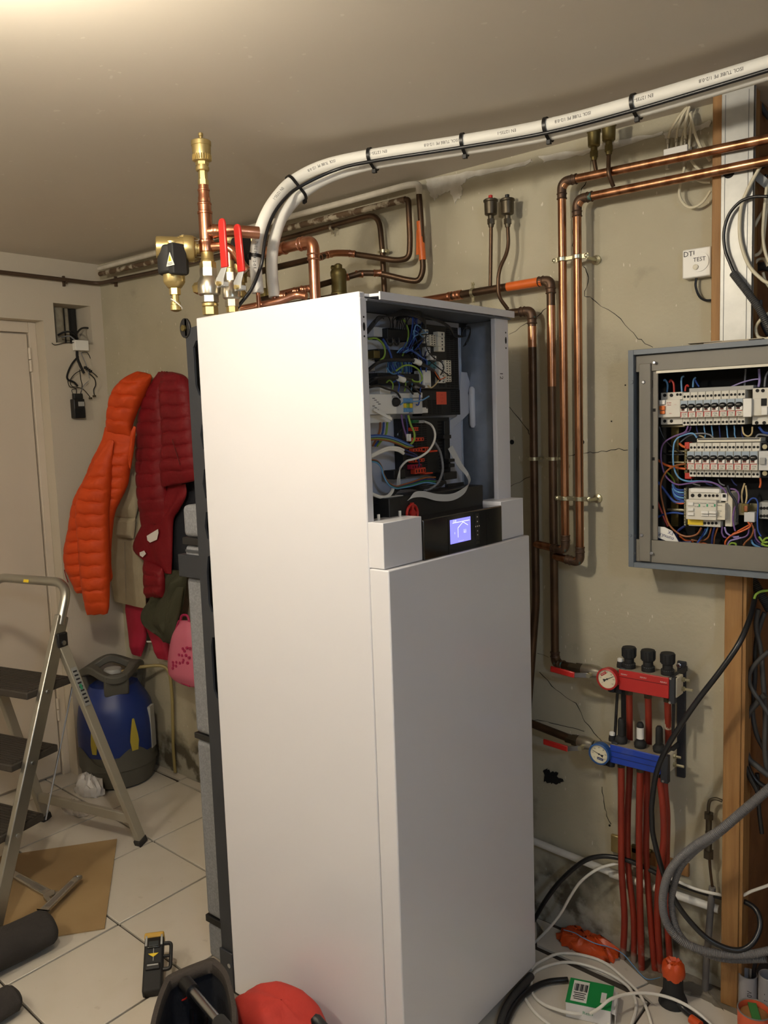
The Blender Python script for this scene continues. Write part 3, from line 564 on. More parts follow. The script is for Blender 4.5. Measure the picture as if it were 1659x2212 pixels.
MB().box((PX2-.06,fb-.09,PZF+.036), (PX2-.052,fb-.02,PZF+.044)).build('box_rib', 'panelblack', cb)
MB().prism([V((PX2-.07,fa-.03,PZF+.0362)), V((PX2-.03,fa-.04,PZF+.0362)), V((PX2-.025,fa+.02,PZF+.0362)), V((PX2-.06,fa+.03,PZF+.0362))], (0,0,.001)).build('white_label', 'white', cb)
rk = U(*z6(482,1000), x=PX2-.01)
mb = MB(); mb.ring(rk, (1,0,0), .019, .0034, 22, 8); mb.cyl(rk+V((-.004,0,0)), rk+V((.004,0,0)), .009, 14); mb.box(rk+V((-.003,-.004,0)), rk+V((.003,.004,.024))); mb.box(rk+V((-.002,.002,-.002)), rk+V((.002,.02,.003)))
mb.build('red_clip', 'levered', cb)
q = U(*z6(1300,860), x=PX2-.02); mb = MB(); mb.cyl(q, q+V((0,.02,.004)), .010, 10); mb.cyl(q+V((0,-.006,.006)), q+V((0,-.006,.02)), .006, 8); mb.build('earth_terminal', 'brass', hp)
# ---- rear: grey foam insulated tank and dark frame
FX0, FX1, FY0, FY1 = 1.482, PX0-.002, -.742, -.30
segs = [(.02,.128),(.145,.655),(.672,1.105),(1.125,1.19),(1.21,1.296)]
for za, zb_ in segs: MB().box((FX0,FY0,za), (FX1,FY1,zb_)).build('foam_block', 'eps', hp, bevel=.014, seg=3)
MB().box((FX0+.008,FY0+.01,.03), (FX1,FY1-.01,1.28)).build('foam_core', 'eps_line', hp)
for zc, h_ in ((.665,.008),(.136,.010),(1.2,.010)): MB().box((FX0-.002,FY0-.002,zc-h_), (FX1,FY1,zc+h_)).build('strap', 'black', hp, bevel=.002)
MB().box((FX0-.012,FY0-.012,1.105), (FX1,FY1,1.165)).build('steel_band', 'frame', hp, bevel=.002)
MB().box((FX0+.062,FY0-.0012,.14), (FX0+.0635,FY0,1.10)).build('foam_joint', 'eps_line', hp); MB().box((FX0+.07,FY0-.0012,1.13), (FX0+.0715,FY0,1.29)).build('foam_joint', 'eps_line', hp)
MB().box((FX0+.01,FY0-.003,1.172), (FX0+.10,FY0-.0005,1.178)).build('foam_joint', 'eps_line', hp)
q = V((FX0+.085,FY0-.004,.045)); mb = MB(); mb.cyl(q, q+V((0,0,.035)), .005, 10); mb.cyl(q+V((0,0,.03)), q+V((0,0,.04)), .007, 6); mb.build('drain_pin', 'steel', hp)
# frame plate with scalloped cut-outs
ya, yb = PY0+.004, PY0+.010
xl = 1.620
def plate(pts): return MB().prism([V((x,ya,z)) for x, z in pts], (0,yb-ya,0))
xr, xw = PX0+.02, xl+.026
pts = [(xl,1.735),(xr,1.742),(xr,1.70),(xw+.01,1.70),(xw,1.685),(xw,1.585),(xw+.014,1.56),(xr,1.54),(xr,1.50),(xw+.012,1.49),(xw+.004,1.46),(xw+.012,1.43),(xr,1.42),(xr,1.395),(xw+.012,1.385),(xw+.004,1.35),(xw+.012,1.315),(xr,1.305),(xr,1.285),(xw+.012,1.275),(xw+.004,1.245),(xw+.012,1.215),(xr,1.205)]
pts = [(xl,1.735),(xr,1.742),(xr,1.705),(xw+.012,1.705),(xw,1.69),(xw,1.60),(xw+.012,1.575),(xr,1.565),(xr,1.51),(xw+.016,1.505),(xw+.008,1.48),(xw+.016,1.445),(xr,1.44),(xr,1.405),(xw+.014,1.395),(xw+.006,1.36),(xw+.014,1.325),(xr,1.315),(xr,1.30),(xw+.012,1.29),(xw+.004,1.255),(xw+.012,1.225),(xr,1.215),(xr,1.19),(xw+.01,1.18),(xw+.002,1.14),(xw+.002,1.06),(xw+.012,1.04),(xr,1.03),(xr,.98),(xw+.008,.975),(xw+.002,.95),(xw+.002,.84),(xw+.012,.82),(xr,.81),(xr,.04),(xl,.04)]
plate(pts).build('rear_frame', 'frame', hp)
MB().box((xl,yb,.04), (xl+.004,yb+.05,1.735)).build('frame_flange', 'frame', hp)
MB().box((xl-.004,ya-.006,.035), (PX0-.001,ya,.135)).build('frame_foot', 'frame', hp, bevel=.002); MB().cyl((xl+.035,ya-.008,.10), (xl+.035,ya-.004,.10), .006, 10).build('bolt', 'steel', hp)
q = U(400,709,y=ya-.001); eb = MB(); eb.lathe(q+V((0,.004,0)), (0,-1,0), [(.024,0),(.024,.006)], 18, sx=(0,0,1), k=.8); eb.box((q.x,q.y-.002,q.z-.020), (xl+.01,q.y+.004,q.z+.022)); o = eb.build('lifting_lug', 'black', hp, bevel=.001); MB().cyl(q+V((0,-.003,0)), q+V((0,-.008,0)), .008, 6).build('bolt', 'brassold', o)
# feet and underframe
for x_, y_ in ((PX0+.05,PY0+.05),(PX1-.07,PY0+.05),(PX0+.05,PY1-.05),(PX1-.07,PY1-.05)): MB().lathe((x_,y_,0), (0,0,1), [(.022,0),(.022,.01),(.010,.014),(.010,.034)], 14).build('foot', 'foot', hp)
MB().box((PX0-.05,PY0+.012,.012), (PX0+.30,PY0+.03,.032)).build('underframe', 'black', hp)
# ================================================================== pipework
def pth(pts): return [U(p[0], p[1], y=p[2]) for p in pts]
def collar(mb, p, d, r, l, bead=True):
    p, d = V(p), V(d).normalized()
    prof = [(r,-l/2),(r*1.16,-l/2+.001),(r*1.16,-l/2+.004),(r*1.07,-l/2+.006),(r*1.07,l/2-.006),(r*1.16,l/2-.004),(r*1.16,l/2-.001),(r,l/2)] if bead else [(r*1.0,-l/2),(r*1.12,-l/2+.001),(r*1.12,l/2-.001),(r*1.0,l/2)]
    return mb.lathe(p, d, prof, 18, caps=False)
def elbow(a, b, c, r, m, parent, ext=.022, rad=.024, bead=.0035):
    a, b, c = V(a), V(b), V(c); d1 = (a-b).normalized(); d2 = (c-b).normalized()
    mb = MB(); P = fillet([b+d1*(rad+ext), b, b+d2*(rad+ext)], rad, 8); mb.tube(P, r*1.14, 16)
    for d in (d1, d2):
        for s_ in (.012, .0): mb.ring(b+d*(rad+ext-s_-.002), d, r*1.12, r*.17, 18, 6)
    return mb.build('elbow', m, parent)
def pclip(p, axis, r, parent, m='zinc', wall=True, arm=.012):
    p, a = V(p), V(axis).normalized(); o = MB(); o.lathe(p-a*.005, a, [(r+.0002,0),(r+.002,.0005),(r+.002,.0095),(r+.0002,.01)], 18, caps=False)
    sd = V((0,1,0)).cross(a).normalized()
    for s_ in (-1, 1): o.obox(p+sd*s_*(r+arm*.5), sd*arm*.5, a*.004, V((0,.0012,0))); o.cyl(p+sd*s_*(r+arm*.7)+V((0,-.004,0)), p+sd*s_*(r+arm*.7)+V((0,.006,0)), .0032, 8)
    if wall: o.cyl(p+V((0,r,0)), (p.x,-.001,p.z), .0035, 8)
    return o.build('pipe_clip', m, parent)
YW = -.045
# -- white painted heating pipe under the ceiling
def at0(p): return V((p.x,p.y,p.z))
A_ = pth([(214,580,-.055),(437,519,-.055),(616,469,-.055),(880,400,-.055),(903,398,-.055),(905,420,-.055),(909,480,-.055),(912,560,-.055)])
tp = thing('heating_pipe', 'white-painted pipe along the ceiling that turns down bare with orange tape', 'pipe', A_[0]*.5+A_[-2]*.5)
MB().tube(fillet([A_[0],A_[3],A_[4]+V((.004,0,0)),A_[5]], .02), .0098, 14).build('painted_tube', 'pipewhite', tp)
B_ = fillet(pth([(905,420,-.055),(909,470,-.055),(914,585,-.055),(905,608,-.06),(880,605,-.075),(818,590,-.12),(776,590,-.16)]), .03)
MB().tube(B_, .0088, 14).build('bare_tube', 'copperold', tp)
q0, q1 = U(907,478,y=-.055), U(913,562,y=-.055); mb = MB(); mb.cyl(q0, q1, .0105, 14); mb.obox((q0+q1)/2+V((-.011,0,-.002)), V((.007,0,0)), V((.002,0,.036)), V((0,.0015,0))); mb.build('tape', 'orangetape', tp, bevel=.0008)
T_ = pth([(780,590,-.16),(735,603,-.2),(690,616,-.27),(640,630,-.38),(560,650,-.56)]); MB().tube(T_, .0088, 12).build('bare_tube', 'copperold', tp)
mb = MB(); d = (T_[0]-B_[-1])
for q in ((815,590,-.125),(776,592,-.16)):
    collar(mb, U(*q[:2], y=q[2]), T_[0]-U(818,590,y=-.12), .0092, .024)
for q in ((747,600,-.19),(729,606,-.21)): collar(mb, U(*q[:2], y=q[2]), T_[1]-T_[0], .0092, .02)
mb.parts('fitting', 'copper', tp)
# -- dirty pipe below it
A_ = pth([(216,592,-.055),(333,565,-.055),(608,496,-.055),(876,431,-.055)])
t2 = thing('heating_pipe', 'grimy pipe with white paint smears just below the ceiling pipe, bending down', 'pipe', A_[0]*.5+A_[-1]*.5)
MB().tube(A_, .0098, 14).build('painted_tube', 'pipedirty', t2)
B_ = fillet(pth([(872,432,-.055),(882,431,-.055),(886,520,-.055),(884,558,-.055),(858,563,-.06),(765,549,-.10)]), .026)
MB().tube(B_, .0088, 14).build('bare_tube', 'copperold', t2)
T_ = pth([(768,549,-.10),(752,547,-.115),(722,547,-.16),(700,552,-.20),(690,556,-.24),(600,577,-.42),(540,592,-.56)]); MB().tube(cr(T_, 4), .0090, 12).build('bare_tube', 'copperold', t2)
mb = MB()
for a, b in ((0,1),(2,3),(3,4)): collar(mb, (T_[a]+T_[b])/2, T_[b]-T_[a], .0096, .02)
mb.tube(cr(T_[1:5], 4), .0102, 14); mb.parts('fitting', 'copper', t2)
# -- brown pipe round the corner
Lp = [U(-40,583,x=.022), U(133,605,x=.022), U(212,613,x=.022)]; R_ = pth([(244,609,-.022),(333,587,-.03),(560,533,-.03),(606,518,-.03)])
E_ = pth([(606,518,-.03),(715,492,-.03),(812,466,-.03),(822,480,-.03),(826,540,-.03),(832,640,-.03),(834,700,-.03)])
t3 = thing('heating_pipe', 'thin brown pipe running from the door wall round the corner to the pump', 'pipe', R_[0])
MB().tube(fillet([Lp[0],V((.022,-.024,Lp[2].z)),V((R_[1].x,-.024,R_[1].z)),V((R_[3].x,-.03,R_[3].z))], .045), .0085, 12).build('tube', 'pipebrown', t3)
MB().tube(fillet([E_[0],E_[2]+V((.012,0,.006)),E_[4],E_[6]], .05), .0088, 12).build('tube', 'copperold', t3)
for q, ax in ((U(142,607,x=.022),(0,1,-.05)),):
    mb = MB(); a = V(ax).normalized(); mb.lathe(q-a*.005, a, [(.0086,0),(.011,.001),(.011,.009),(.0086,.01)], 14, caps=False); mb.box((0,q.y-.004,q.z-.02), (.012,q.y+.004,q.z+.022)); mb.build('pipe_clip', 'pipebrown', t3)
q = U(243,608,y=-.022); mb = MB(); mb.lathe(q-V((.005,0,0)), (1,0,0), [(.0086,0),(.011,.001),(.011,.009),(.0086,.01)], 14, caps=False); mb.box((q.x-.004,-.012,q.z-.02), (q.x+.004,0,q.z+.022)); mb.build('pipe_clip', 'pipebrown', t3)
q = U(717,492,y=-.03); pclip(q, E_[1]-E_[0], .0088, t3, 'nickel'); pclip(U(828,543,y=-.03), (0,0,1), .0088, t3, 'zinc')
# -- brass separator behind the pump top
c_ = U(733,640,y=-.22); t4 = thing('air_separator', 'tarnished brass air separator between the copper runs behind the pump', 'separator', c_+V((0,0,-.03)))
kk = .00026*1.28
mb = MB(); mb.lathe(c_+V((0,0,-.03)), (0,0,1), [(.022,0),(.0245,.004),(.0245,.03),(.0245,.04),(.0225,.042),(.0225,.085),(.024,.088),(.024,.100),(.020,.108)], 24); mb.build('body', 'brassold', t4)
mb = MB(); mb.lathe(c_+V((0,0,.078)), (0,0,1), [(.012,0),(.012,.012),(.006,.016)], 14); mb.cyl(c_+V((0,0,.083)), c_+V((-.024,0,.086)), .007, 10); mb.build('cap', 'brassold', t4)
# -- riser stack: ball valve, tee, air vent (axis at the near rear corner of the pump top)
SY = -.775
B0 = U(*z1(612,1655), y=SY); T0 = U(*z1(524,85), y=SY); B0.z = PZ1-.005; ax = V((0,0,1)); sx_ = B0.x
def zz(v): return U(*z1(575,v), y=SY).z
s1 = thing('riser_stack', 'copper and brass riser with red-lever valve and tall brass air vent on top', 'pipework', B0)
def lz(name, m__, prof, n=20, parent=s1, o=None):
    o = o or V((sx_,SY,0)); return MB().lathe(o, (0,0,1), [(r, zz(y)) for y, r in prof], n).build(name, m__, parent)
lz('union_nut', 'brass', [(1665,.0185),(1602,.0185)], 6); lz('washer', 'brass', [(1602,.016),(1590,.0195),(1572,.0195),(1560,.016)])
lz('hex_nut', 'nickel', [(1560,.0215),(1505,.0215)], 6)
vb = lz('valve_body', 'nickel', [(1505,.020),(1490,.026),(1440,.0275),(1385,.026),(1345,.021),(1338,.019)], 24); lz('hex_nut', 'nickel', [(1338,.0205),(1268,.0205)], 6)
q = V((sx_,SY,zz(1425))); MB().lathe(q, (-1,-.2,0), [(.017,.012),(.017,.030),(.014,.034),(.014,.041)], 6).build('side_plug', 'brass', s1)
lz('brass_adapter', 'brass', [(1268,.0195),(1215,.0195)], 6); lz('brass_adapter', 'brass', [(1215,.016),(1200,.017),(1190,.0150),(1120,.0145)])
mb = MB(); mb.lathe((sx_,SY,0), (0,0,1), [(r, zz(y)) for y, r in [(1130,.0145),(1125,.0172),(1060,.0172),(1050,.0185),(1030,.0185),(1022,.0160),(800,.0160),(796,.0178),(778,.0178),(772,.0155),(720,.0155),(715,.0168),(705,.0168),(695,.0142),(655,.0142),(640,.0130),(600,.0130),(596,.0145),(585,.0145),(580,.0122),(545,.0120)]], 24)
zb1 = zz(955); mb.tube([(sx_,SY,zb1),(sx_+.05,SY+.03,zb1),(sx_+.085,SY+.09,zb1-.002)], .0145, 14); collar(mb, (sx_+.028,SY+.014,zb1), (.05,.03,0), .0150, .024)
zb2 = zz(1085); mb.tube([(sx_-.03,SY,zb2+.001),(sx_,SY,zb2)], .013, 14); mb.tube(fillet([(sx_,SY,zb2),(sx_+.05,SY+.03,zb2),(sx_+.07,SY+.05,zb2-.05),(sx_+.075,SY+.055,zz(1300))], .03), .011, 14)
mb.build('copper_tee', 'copper', s1)
lz('hex_adapter', 'brass', [(545,.0125),(500,.0125)], 6); lz('hex_adapter', 'brass', [(500,.0105),(425,.0105)], 6)
lz('vent_nut', 'brass', [(425,.0135),(418,.0158),(390,.0158),(385,.013),(372,.013)]); lz('vent_nut', 'brass', [(372,.0155),(345,.0155)], 6)
av = lz('air_vent', 'brass', [(345,.016),(335,.0205),(300,.0208),(290,.0212),(215,.0220),(205,.0220),(203,.0232),(165,.0232),(158,.021),(155,.008)], 28)
mb = MB()
for k in range(26):
    a = 2*math.pi*k/26; c_ = V((sx_+.0208*math.cos(a),SY+.0208*math.sin(a),0)); mb.box((c_.x-.0012,c_.y-.0012,zz(332)), (c_.x+.0012,c_.y+.0012,zz(285)))
mb.build('knurl', 'brass', av)
lz('vent_tip', 'brass', [(155,.0068),(140,.0068),(138,.0045),(118,.0045),(116,.0058),(92,.0058),(86,.004)], 12, parent=av)
# lever helper
def lever(p0, p1, p2, wd, parent, y):
    a, b, c_ = [U(*z1(*p), y=y) for p in (p0, p1, p2)]; mb = MB(); s_ = V((1,0,0))
    mb.prism([a+V((-wd*.5,0,-.008)), a+V((wd*.5,0,-.004)), a+V((wd*.55,0,.010)), b+V((wd*.42,0,.002)), b+V((-wd*.42,0,0)), a+V((-wd*.65,0,.012))], (0,-.0025,0)); mb.box(a+V((-wd*.5,0,-.006)), a+V((wd*.5,.014,.004)))
    mb.build('lever_plate', 'zincplate', parent, bevel=.0008)
    MB().cyl(a+V((0,.02,0)), a+V((0,-.010,0)), .0058, 6).build('lever_bolt', 'brass', parent)
    d = (c_-b).normalized(); sd = V((1,0,0)); P = [b-sd*wd*.5-d*.003, b+sd*wd*.5-d*.003, c_+sd*wd*.48-d*wd*.4, c_+sd*wd*.34-d*wd*.1, c_+sd*wd*.12, c_-sd*wd*.12, c_-sd*wd*.34-d*wd*.1, c_-sd*wd*.48-d*wd*.4]
    MB().prism([p+V((0,.002,0)) for p in P], (0,-.007,0)).build('red_lever', 'levered', parent, bevel=.0022)
lever((700,1395), (738,1245), (712,838), .0225, s1, SY-.030)
# -- second valve to its right
s2y = SY+.03; s2x = U(*z1(792,1500), y=s2y).x; s2 = thing('riser_stack', 'shorter nickel ball valve riser with red lever, right of the vented riser', 'pipework', (s2x,s2y,PZ1-.005))
def zz2(v): return U(*z1(792,v), y=s2y).z
def l2(name, m__, prof, n=20): return MB().lathe((s2x,s2y,0), (0,0,1), [(r, zz2(y)) for y, r in prof], n).build(name, m__, s2)
l2('union_nut', 'brass', [(1640,.014),(1590,.014)], 6); l2('hex_nut', 'nickel', [(1590,.0165),(1530,.0165)], 6); l2('valve_body', 'nickel', [(1530,.016),(1515,.021),(1470,.022),(1425,.020),(1395,.015),(1370,.014)]); l2('hex_nut', 'nickel', [(1370,.0165),(1300,.0165)], 6); l2('brass_adapter', 'brass', [(1300,.012),(1262,.012),(1255,.010),(1195,.010)], 14); l2('tube', 'copper', [(1195,.0085),(1085,.0085)])
lever((850,1425), (880,1282), (842,886), .0225, s2, s2y-.026)
# -- magnetic dirt separators
def separator(label, tgt, nip=.05):
    c0 = U(*tgt[:2], y=tgt[2]); t = thing('dirt_separator', label, 'separator', c0+V((0,0,-.14)), 'magnetic dirt separators')
    axd = V((.60,.79,-.02)).normalized()
    mb = MB(); st_ = c0-axd*.020
    mb.lathe(st_, axd, [(.018,-.018),(.0255,-.016),(.0265,-.008),(.026,.036),(.0275,.040),(.0275,.046)], 24); mb.lathe(c0, (0,0,-1), [(.026,-.012),(.026,.02),(.026,.05)], 24)
    mb.build('body', 'brass', t)
    mb = MB(); mb.lathe(c0, axd, [(.0295,.026),(.0305,.028),(.0305,.046),(.0285,.050),(.018,.052),(.018,.056)], 28)
    for k in range(28):
        a = 2*math.pi*k/28; u_ = V((0,math.cos(a),math.sin(a)))*.0305; mb.obox(c0+axd*.037+u_, axd*.008, V((0,-math.sin(a),math.cos(a)))*.0013, u_.normalized()*.0008)
    mb.build('union_ring', 'brass', t)
    MB().lathe(c0+axd*.05, axd, [(.0125,0),(.0125,.012),(.010,.014),(.010,nip)], 12).build('nipple', 'brass', t)
    mb = MB(); mb.lathe(c0, (0,0,-1), [(.027,-.004),(.0345,-.002),(.036,.004),(.036,.052),(.0345,.060),(.027,.062)], 26)
    mb.box(c0+V((.02,-.03,-.066)), c0+V((.040,.01,.004)))
    mc = mb.build('magnet_collar', 'blackrub', t, bevel=.003)
    tri = c0+V((.031,-.0310,-.035)); s_ = .017
    tx, ty = V((1,-.0,0)).normalized(), V((0,0,1))
    MB().prism([tri-tx*s_*.9-ty*s_*.8, tri+tx*s_*.9-ty*s_*.8, tri+ty*s_*1.0], (0,-.0008,0)).build('warning_triangle', 'white', mc)
    mb = MB(); i_ = tri+V((0,-.001,.001)); mb.prism([i_-tx*s_*.35-ty*s_*.25, i_+tx*s_*.35-ty*s_*.25, i_+tx*.001+ty*s_*.5, i_-tx*.001+ty*s_*.5], (0,-.0004,0)); mb.build('warning_mark', 'yellow', mc)
    mb = MB()
    for k in range(2): mb.box(i_+V((-.009,-.0003,-.0088-.003*k)), i_+V((.009,-.0002,-.0078-.003*k)))
    text(mb, '!', .007, i_+V((0,-.0006,.0012)), (1,0,0), (0,0,1)); mb.build('warning_print', 'ink', mc, smooth=0)
    MB().lathe(c0, (0,0,-1), [(.0255,.060),(.0255,.078),(.0235,.082),(.016,.092),(.013,.093)], 24).build('sump', 'brass', t)
    MB().lathe(c0, (0,0,-1), [(.0135,.093),(.0135,.108)], 6).build('hex', 'brass', t)
    dv = MB().lathe(c0, (0,0,-1), [(.0085,.108),(.0085,.124),(.0115,.125),(.0115,.132),(.0130,.133),(.0130,.144),(.006,.147)], 16).build('drain_valve', 'brass', t)
    MB().ring(c0+V((.012,-.006,-.131)), (.35,.55,.75), .0165, .0014, 22, 6).build('cap_strap', 'white', dv)
    return t
separator('brass and black magnetic dirt separator hanging left of the riser', (*z1(285,1090), -.835), .04)
separator('second brass and black dirt separator half hidden behind the red levers', (*z1(862,1030), -.56), .012)
# -- copper elbow riser right of the white lines
e0, e1_, e2_ = U(600,526,y=-.56), U(676,521,y=-.56), U(680,650,y=-.56); e2_.x = e1_.x; e2_.z = PZ1-.004; e0 = V((e0.x,e1_.y,e1_.z-.001))
t5 = thing('copper_riser', 'thick bright copper riser with elbow beside the white insulated lines', 'pipe', e2_)
MB().tube(fillet([e0-V((.08,0,0)),e1_,e2_], .03), .0136, 18).build('tube', 'copper', t5); elbow(e0, e1_, e2_, .0136, 'copper', t5)
mb = MB(); collar(mb, e2_+V((0,0,.02)), (0,0,1), .0140, .03); collar(mb, e0+V((.012,0,0)), (1,0,0), .0140, .03); mb.parts('fitting', 'copper', t5)
# small copper bends at the pump top
t6 = thing('copper_bend', 'low copper bends and brass fittings lying across the pump top', 'pipe', (1.80,-.62,PZ1))
for k, (pts, r) in enumerate(([(525,668,-.68),(560,652,-.64),(612,637,-.58),(650,630,-.54),(668,640,-.54)], .010), ) if False else ():
    pass
mb = MB()
mb.tube(fillet(pth([(520,668,-.66),(600,652,-.60),(640,636,-.56),(662,640,-.55)]), .02), .0095, 12); mb.tube(fillet(pth([(590,640,-.56),(640,628,-.50),(672,622,-.47),(680,640,-.47)]), .02), .0095, 12); mb.parts('tube', 'copper', t6)
mb = MB()
for q in ((612,640,-.585),(640,630,-.52),(656,626,-.49)): collar(mb, U(*q[:2], y=q[2]), (1,.6,.0), .0098, .016)
mb.parts('fitting', 'copper', t6)
mb = MB(); mb.lathe(U(575,668,y=-.5), (0,0,1), [(.014,-.05),(.014,.05),(.010,.055)], 14); mb.lathe(U(583,600,y=-.5), (0,0,1), [(.012,-.05),(.012,.06)], 14); mb.parts('brass_fitting', 'brassold', t6)
mb = MB()
mb.tube(pth([(545,688,-.5),(620,660,-.42),(730,640,-.32)]), .009, 12); mb.build('tube', 'copperold', t6)
# -- white insulated refrigerant lines
def on_tube(mb, P, s0, body, size, R, up, lift=.0005, flip=1):
    """print a text along a polyline tube, on its side facing the direction up"""
    L = [0]
    for i in range(1, len(P)): L.append(L[-1]+(P[i]-P[i-1]).length)
    vs, fs = text_geo(body, size); out = []
    for p in vs:
        s_ = s0+p.x*flip; i = max(0, min(len(P)-2, next((k for k in range(len(L)-1) if L[k+1] >= s_), len(P)-2)))
        t = (s_-L[i])/max(1e-9, L[i+1]-L[i]); c_ = P[i].lerp(P[i+1], t); tg = (P[i+1]-P[i]).normalized()
        n0 = (V(up)-tg*V(up).dot(tg)).normalized(); b0 = n0.cross(tg); a = p.y*flip/R
        out.append(c_+(n0*math.cos(a)+b0*math.sin(a))*(R+lift))
    mb.add(out, fs)
l1 = cr(pth([(557,633,-.66),(553,590,-.66),(552,555,-.66),(560,505,-.645),(577,460,-.62),(602,422,-.58),(635,390,-.53),(700,358,-.475),(800,336,-.442),(1000,305,-.365),(1180,272,-.318),(1370,222,-.312),(1659,137,-.320),(1780,98,-.325)]), 8)
r1 = thing('refrigerant_line', 'front white foam-insulated line arching from the pump to the ceiling, printed', 'pipe', l1[0], 'white insulated lines')
MB().tube(l1, .0150, 18).build('insulation', 'insul', r1)
q = l1[0]; MB().cyl((q.x+.002,q.y,PZ1-.004), q+V((0,0,.01)), .0052, 12).build('copper_stub', 'copper', r1); MB().lathe((q.x+.002,q.y,PZ1-.003), (0,0,1), [(.010,0),(.010,.006),(.007,.01)], 6).build('flare_nut', 'brass', r1)
for k in range(9):
    mb = MB(); on_tube(mb, l1, .10+.16*k, ('ISOL TUBE PE 1/2-0.8', 'EN 12735-1')[k % 2], .0095, .0150, (.62,-.72,-.02), flip=-1)
    mb.build('print', 'insulprint', r1, smooth=0)
l2_ = cr(pth([(593,642,-.60),(588,595,-.60),(588,550,-.60),(596,505,-.585),(612,465,-.565),(645,425,-.525),(700,388,-.47),(765,364,-.43),(835,348,-.405),(1000,322,-.345),(1180,291,-.296),(1370,242,-.290),(1659,157,-.300),(1780,118,-.305)]), 8)
r2 = thing('refrigerant_line', 'rear thinner white insulated line running behind the printed one', 'pipe', l2_[0], 'white insulated lines')
MB().tube(l2_, .0145, 18).build('insulation', 'insul', r2)
q = l2_[0]; MB().cyl((q.x+.001,q.y,PZ1-.004), q+V((0,0,.01)), .0065, 12).build('copper_stub', 'copper', r2)
ck = cr(pth([(508,672,-.72),(520,655,-.715),(543,625,-.70),(560,585,-.690),(567,560,-.685),(574,510,-.668),(590,465,-.635),(615,430,-.595),(645,405,-.545),(720,369,-.485),(800,349,-.455),(1000,318,-.378),(1180,287,-.328),(1370,238,-.322),(1659,152,-.332),(1780,113,-.336)]), 8)
tag(MB().tube(ck, .0042, 10).build('control_cable', 'cableblack'), 'black cable strapped under the white insulated lines', 'cable')
def near(P, px, py, y):
    q = U(px, py, y=y); return min(range(len(P)), key=lambda i: (P[i]-q).length)
for k, (a, b, y) in enumerate(((556,555,-.66),(632,395,-.53),(796,338,-.443),(997,306,-.366),(1184,272,-.318),(1371,222,-.312))):
    i = near(l1, a, b, y); p = l1[i]; tg = (l1[i+1]-l1[i-1]).normalized(); j = min(range(len(l2_)), key=lambda n_: abs((l2_[n_]-p).dot(tg))+.3*(l2_[n_]-p).length); p2 = l2_[j]
    c = min(range(len(ck)), key=lambda n_: (ck[n_]-p).length); pc = ck[c]
    mid = p if k == 0 else (p+p2)/2; mid = p+(mid-p)*(.0 if k == 0 else 1)
    a1 = (p2-p)-tg*(p2-p).dot(tg); hl = 0 if k == 0 else a1.length/2; a1 = a1.normalized(); a2 = tg.cross(a1); ring = []; R = .0172
    for s_ in range(28):
        an = 2*math.pi*s_/28; o_ = hl if math.cos(an) > 0 else -hl; ring.append((p if k == 0 else p+((p2-p)-tg*(p2-p).dot(tg))/2)+a1*(R*math.cos(an)+o_)+a2*R*math.sin(an))
    t = thing('zip_tie', ('black zip tie lowest on the white line, above the pump', 'black zip tie at the top of the white lines\' arch', 'black zip tie on the white lines above the taped wall pipe', 'black zip tie on the white lines near the plaster patch', 'black zip tie on the white lines left of the paired brass vents', 'black zip tie on the white lines right of the paired brass vents')[k], 'zip tie', ring[21], 'zip ties on the white lines')
    mb = MB(); vs = []
    for r_ in ring: vs += [r_-tg*.004, r_+tg*.004]
    c0 = sum(ring, V())/28
    for r_ in ring: d_ = (r_-c0).normalized()*.0018; vs += [r_-tg*.004+d_, r_+tg*.004+d_]
    fs = []
    for s_ in range(28):
        n_ = (s_+1) % 28; fs += [(2*s_,2*n_,2*n_+1,2*s_+1), (56+2*s_,56+2*s_+1,56+2*n_+1,56+2*n_), (2*s_,56+2*s_,56+2*n_,2*n_), (2*s_+1,2*n_+1,56+2*n_+1,56+2*s_+1)]
    mb.add(vs, fs); mb.build('band', 'zip', t)
    lo = min(ring, key=lambda r_: r_.z-.3*r_.y*-1); MB().obox(lo+V((0,-.003,-.003)), tg*.005, V((0,.004,0)), V((0,0,.005))).build('lock', 'zip', t, bevel=.0008)
# -- wall pipes right of the pump
y4 = -.05; R4 = .0112
v4 = U(1193,900,y=y4).x; v5 = U(1152,900,y=y4).x; vA = U(1217.5,800,y=-.062).x; vB = U(1249.5,800,y=-.062).x
def zat(px, py, y): return U(px, py, y=y).z
c4 = U(1187,605,y=y4); l4 = U(920,649,y=y4); b4 = U(1192,1432,y=y4); w4 = U(1240,1442,y=-.075)
t7 = thing('heating_pipe', 'old copper pipe with orange tape leaving the pump and dropping to the red manifold', 'pipe', (v4,y4,b4.z))
MB().tube(fillet([l4+(l4-c4)*.6, V((v4,y4,c4.z)), V((v4,y4,b4.z)), w4], .035), R4, 16).build('tube', 'copperold', t7)
p_, q_ = l4.lerp(V((v4,y4,c4.z)), .68), l4.lerp(V((v4,y4,c4.z)), .94); MB().cyl(p_, q_, R4+.0012, 18).build('tape', 'orangetape', t7)
def on4(px): return l4.lerp(V((v4,y4,c4.z)), (px-920)/(1190-920.))
n0, n1 = on4(900), on4(974); MB().cyl(n0, n1, R4+.0006, 16).build('new_tube', 'copper', t7)
mb = MB(); dd = n1-n0
for a in (978,992,1000): collar(mb, on4(a), dd, R4*1.05, .014)
mb.parts('fitting', 'copper', t7)
elbow((v4-.1,y4,c4.z), (v4,y4,c4.z), (v4,y4,c4.z-.1), R4*.98, 'solder', t7, ext=.012)
MB().cyl((v4,y4,zat(1193,835,y4)), (v4,y4,zat(1193,660,y4)), R4+.0005, 16).build('bright_patch', 'copperA', t7)
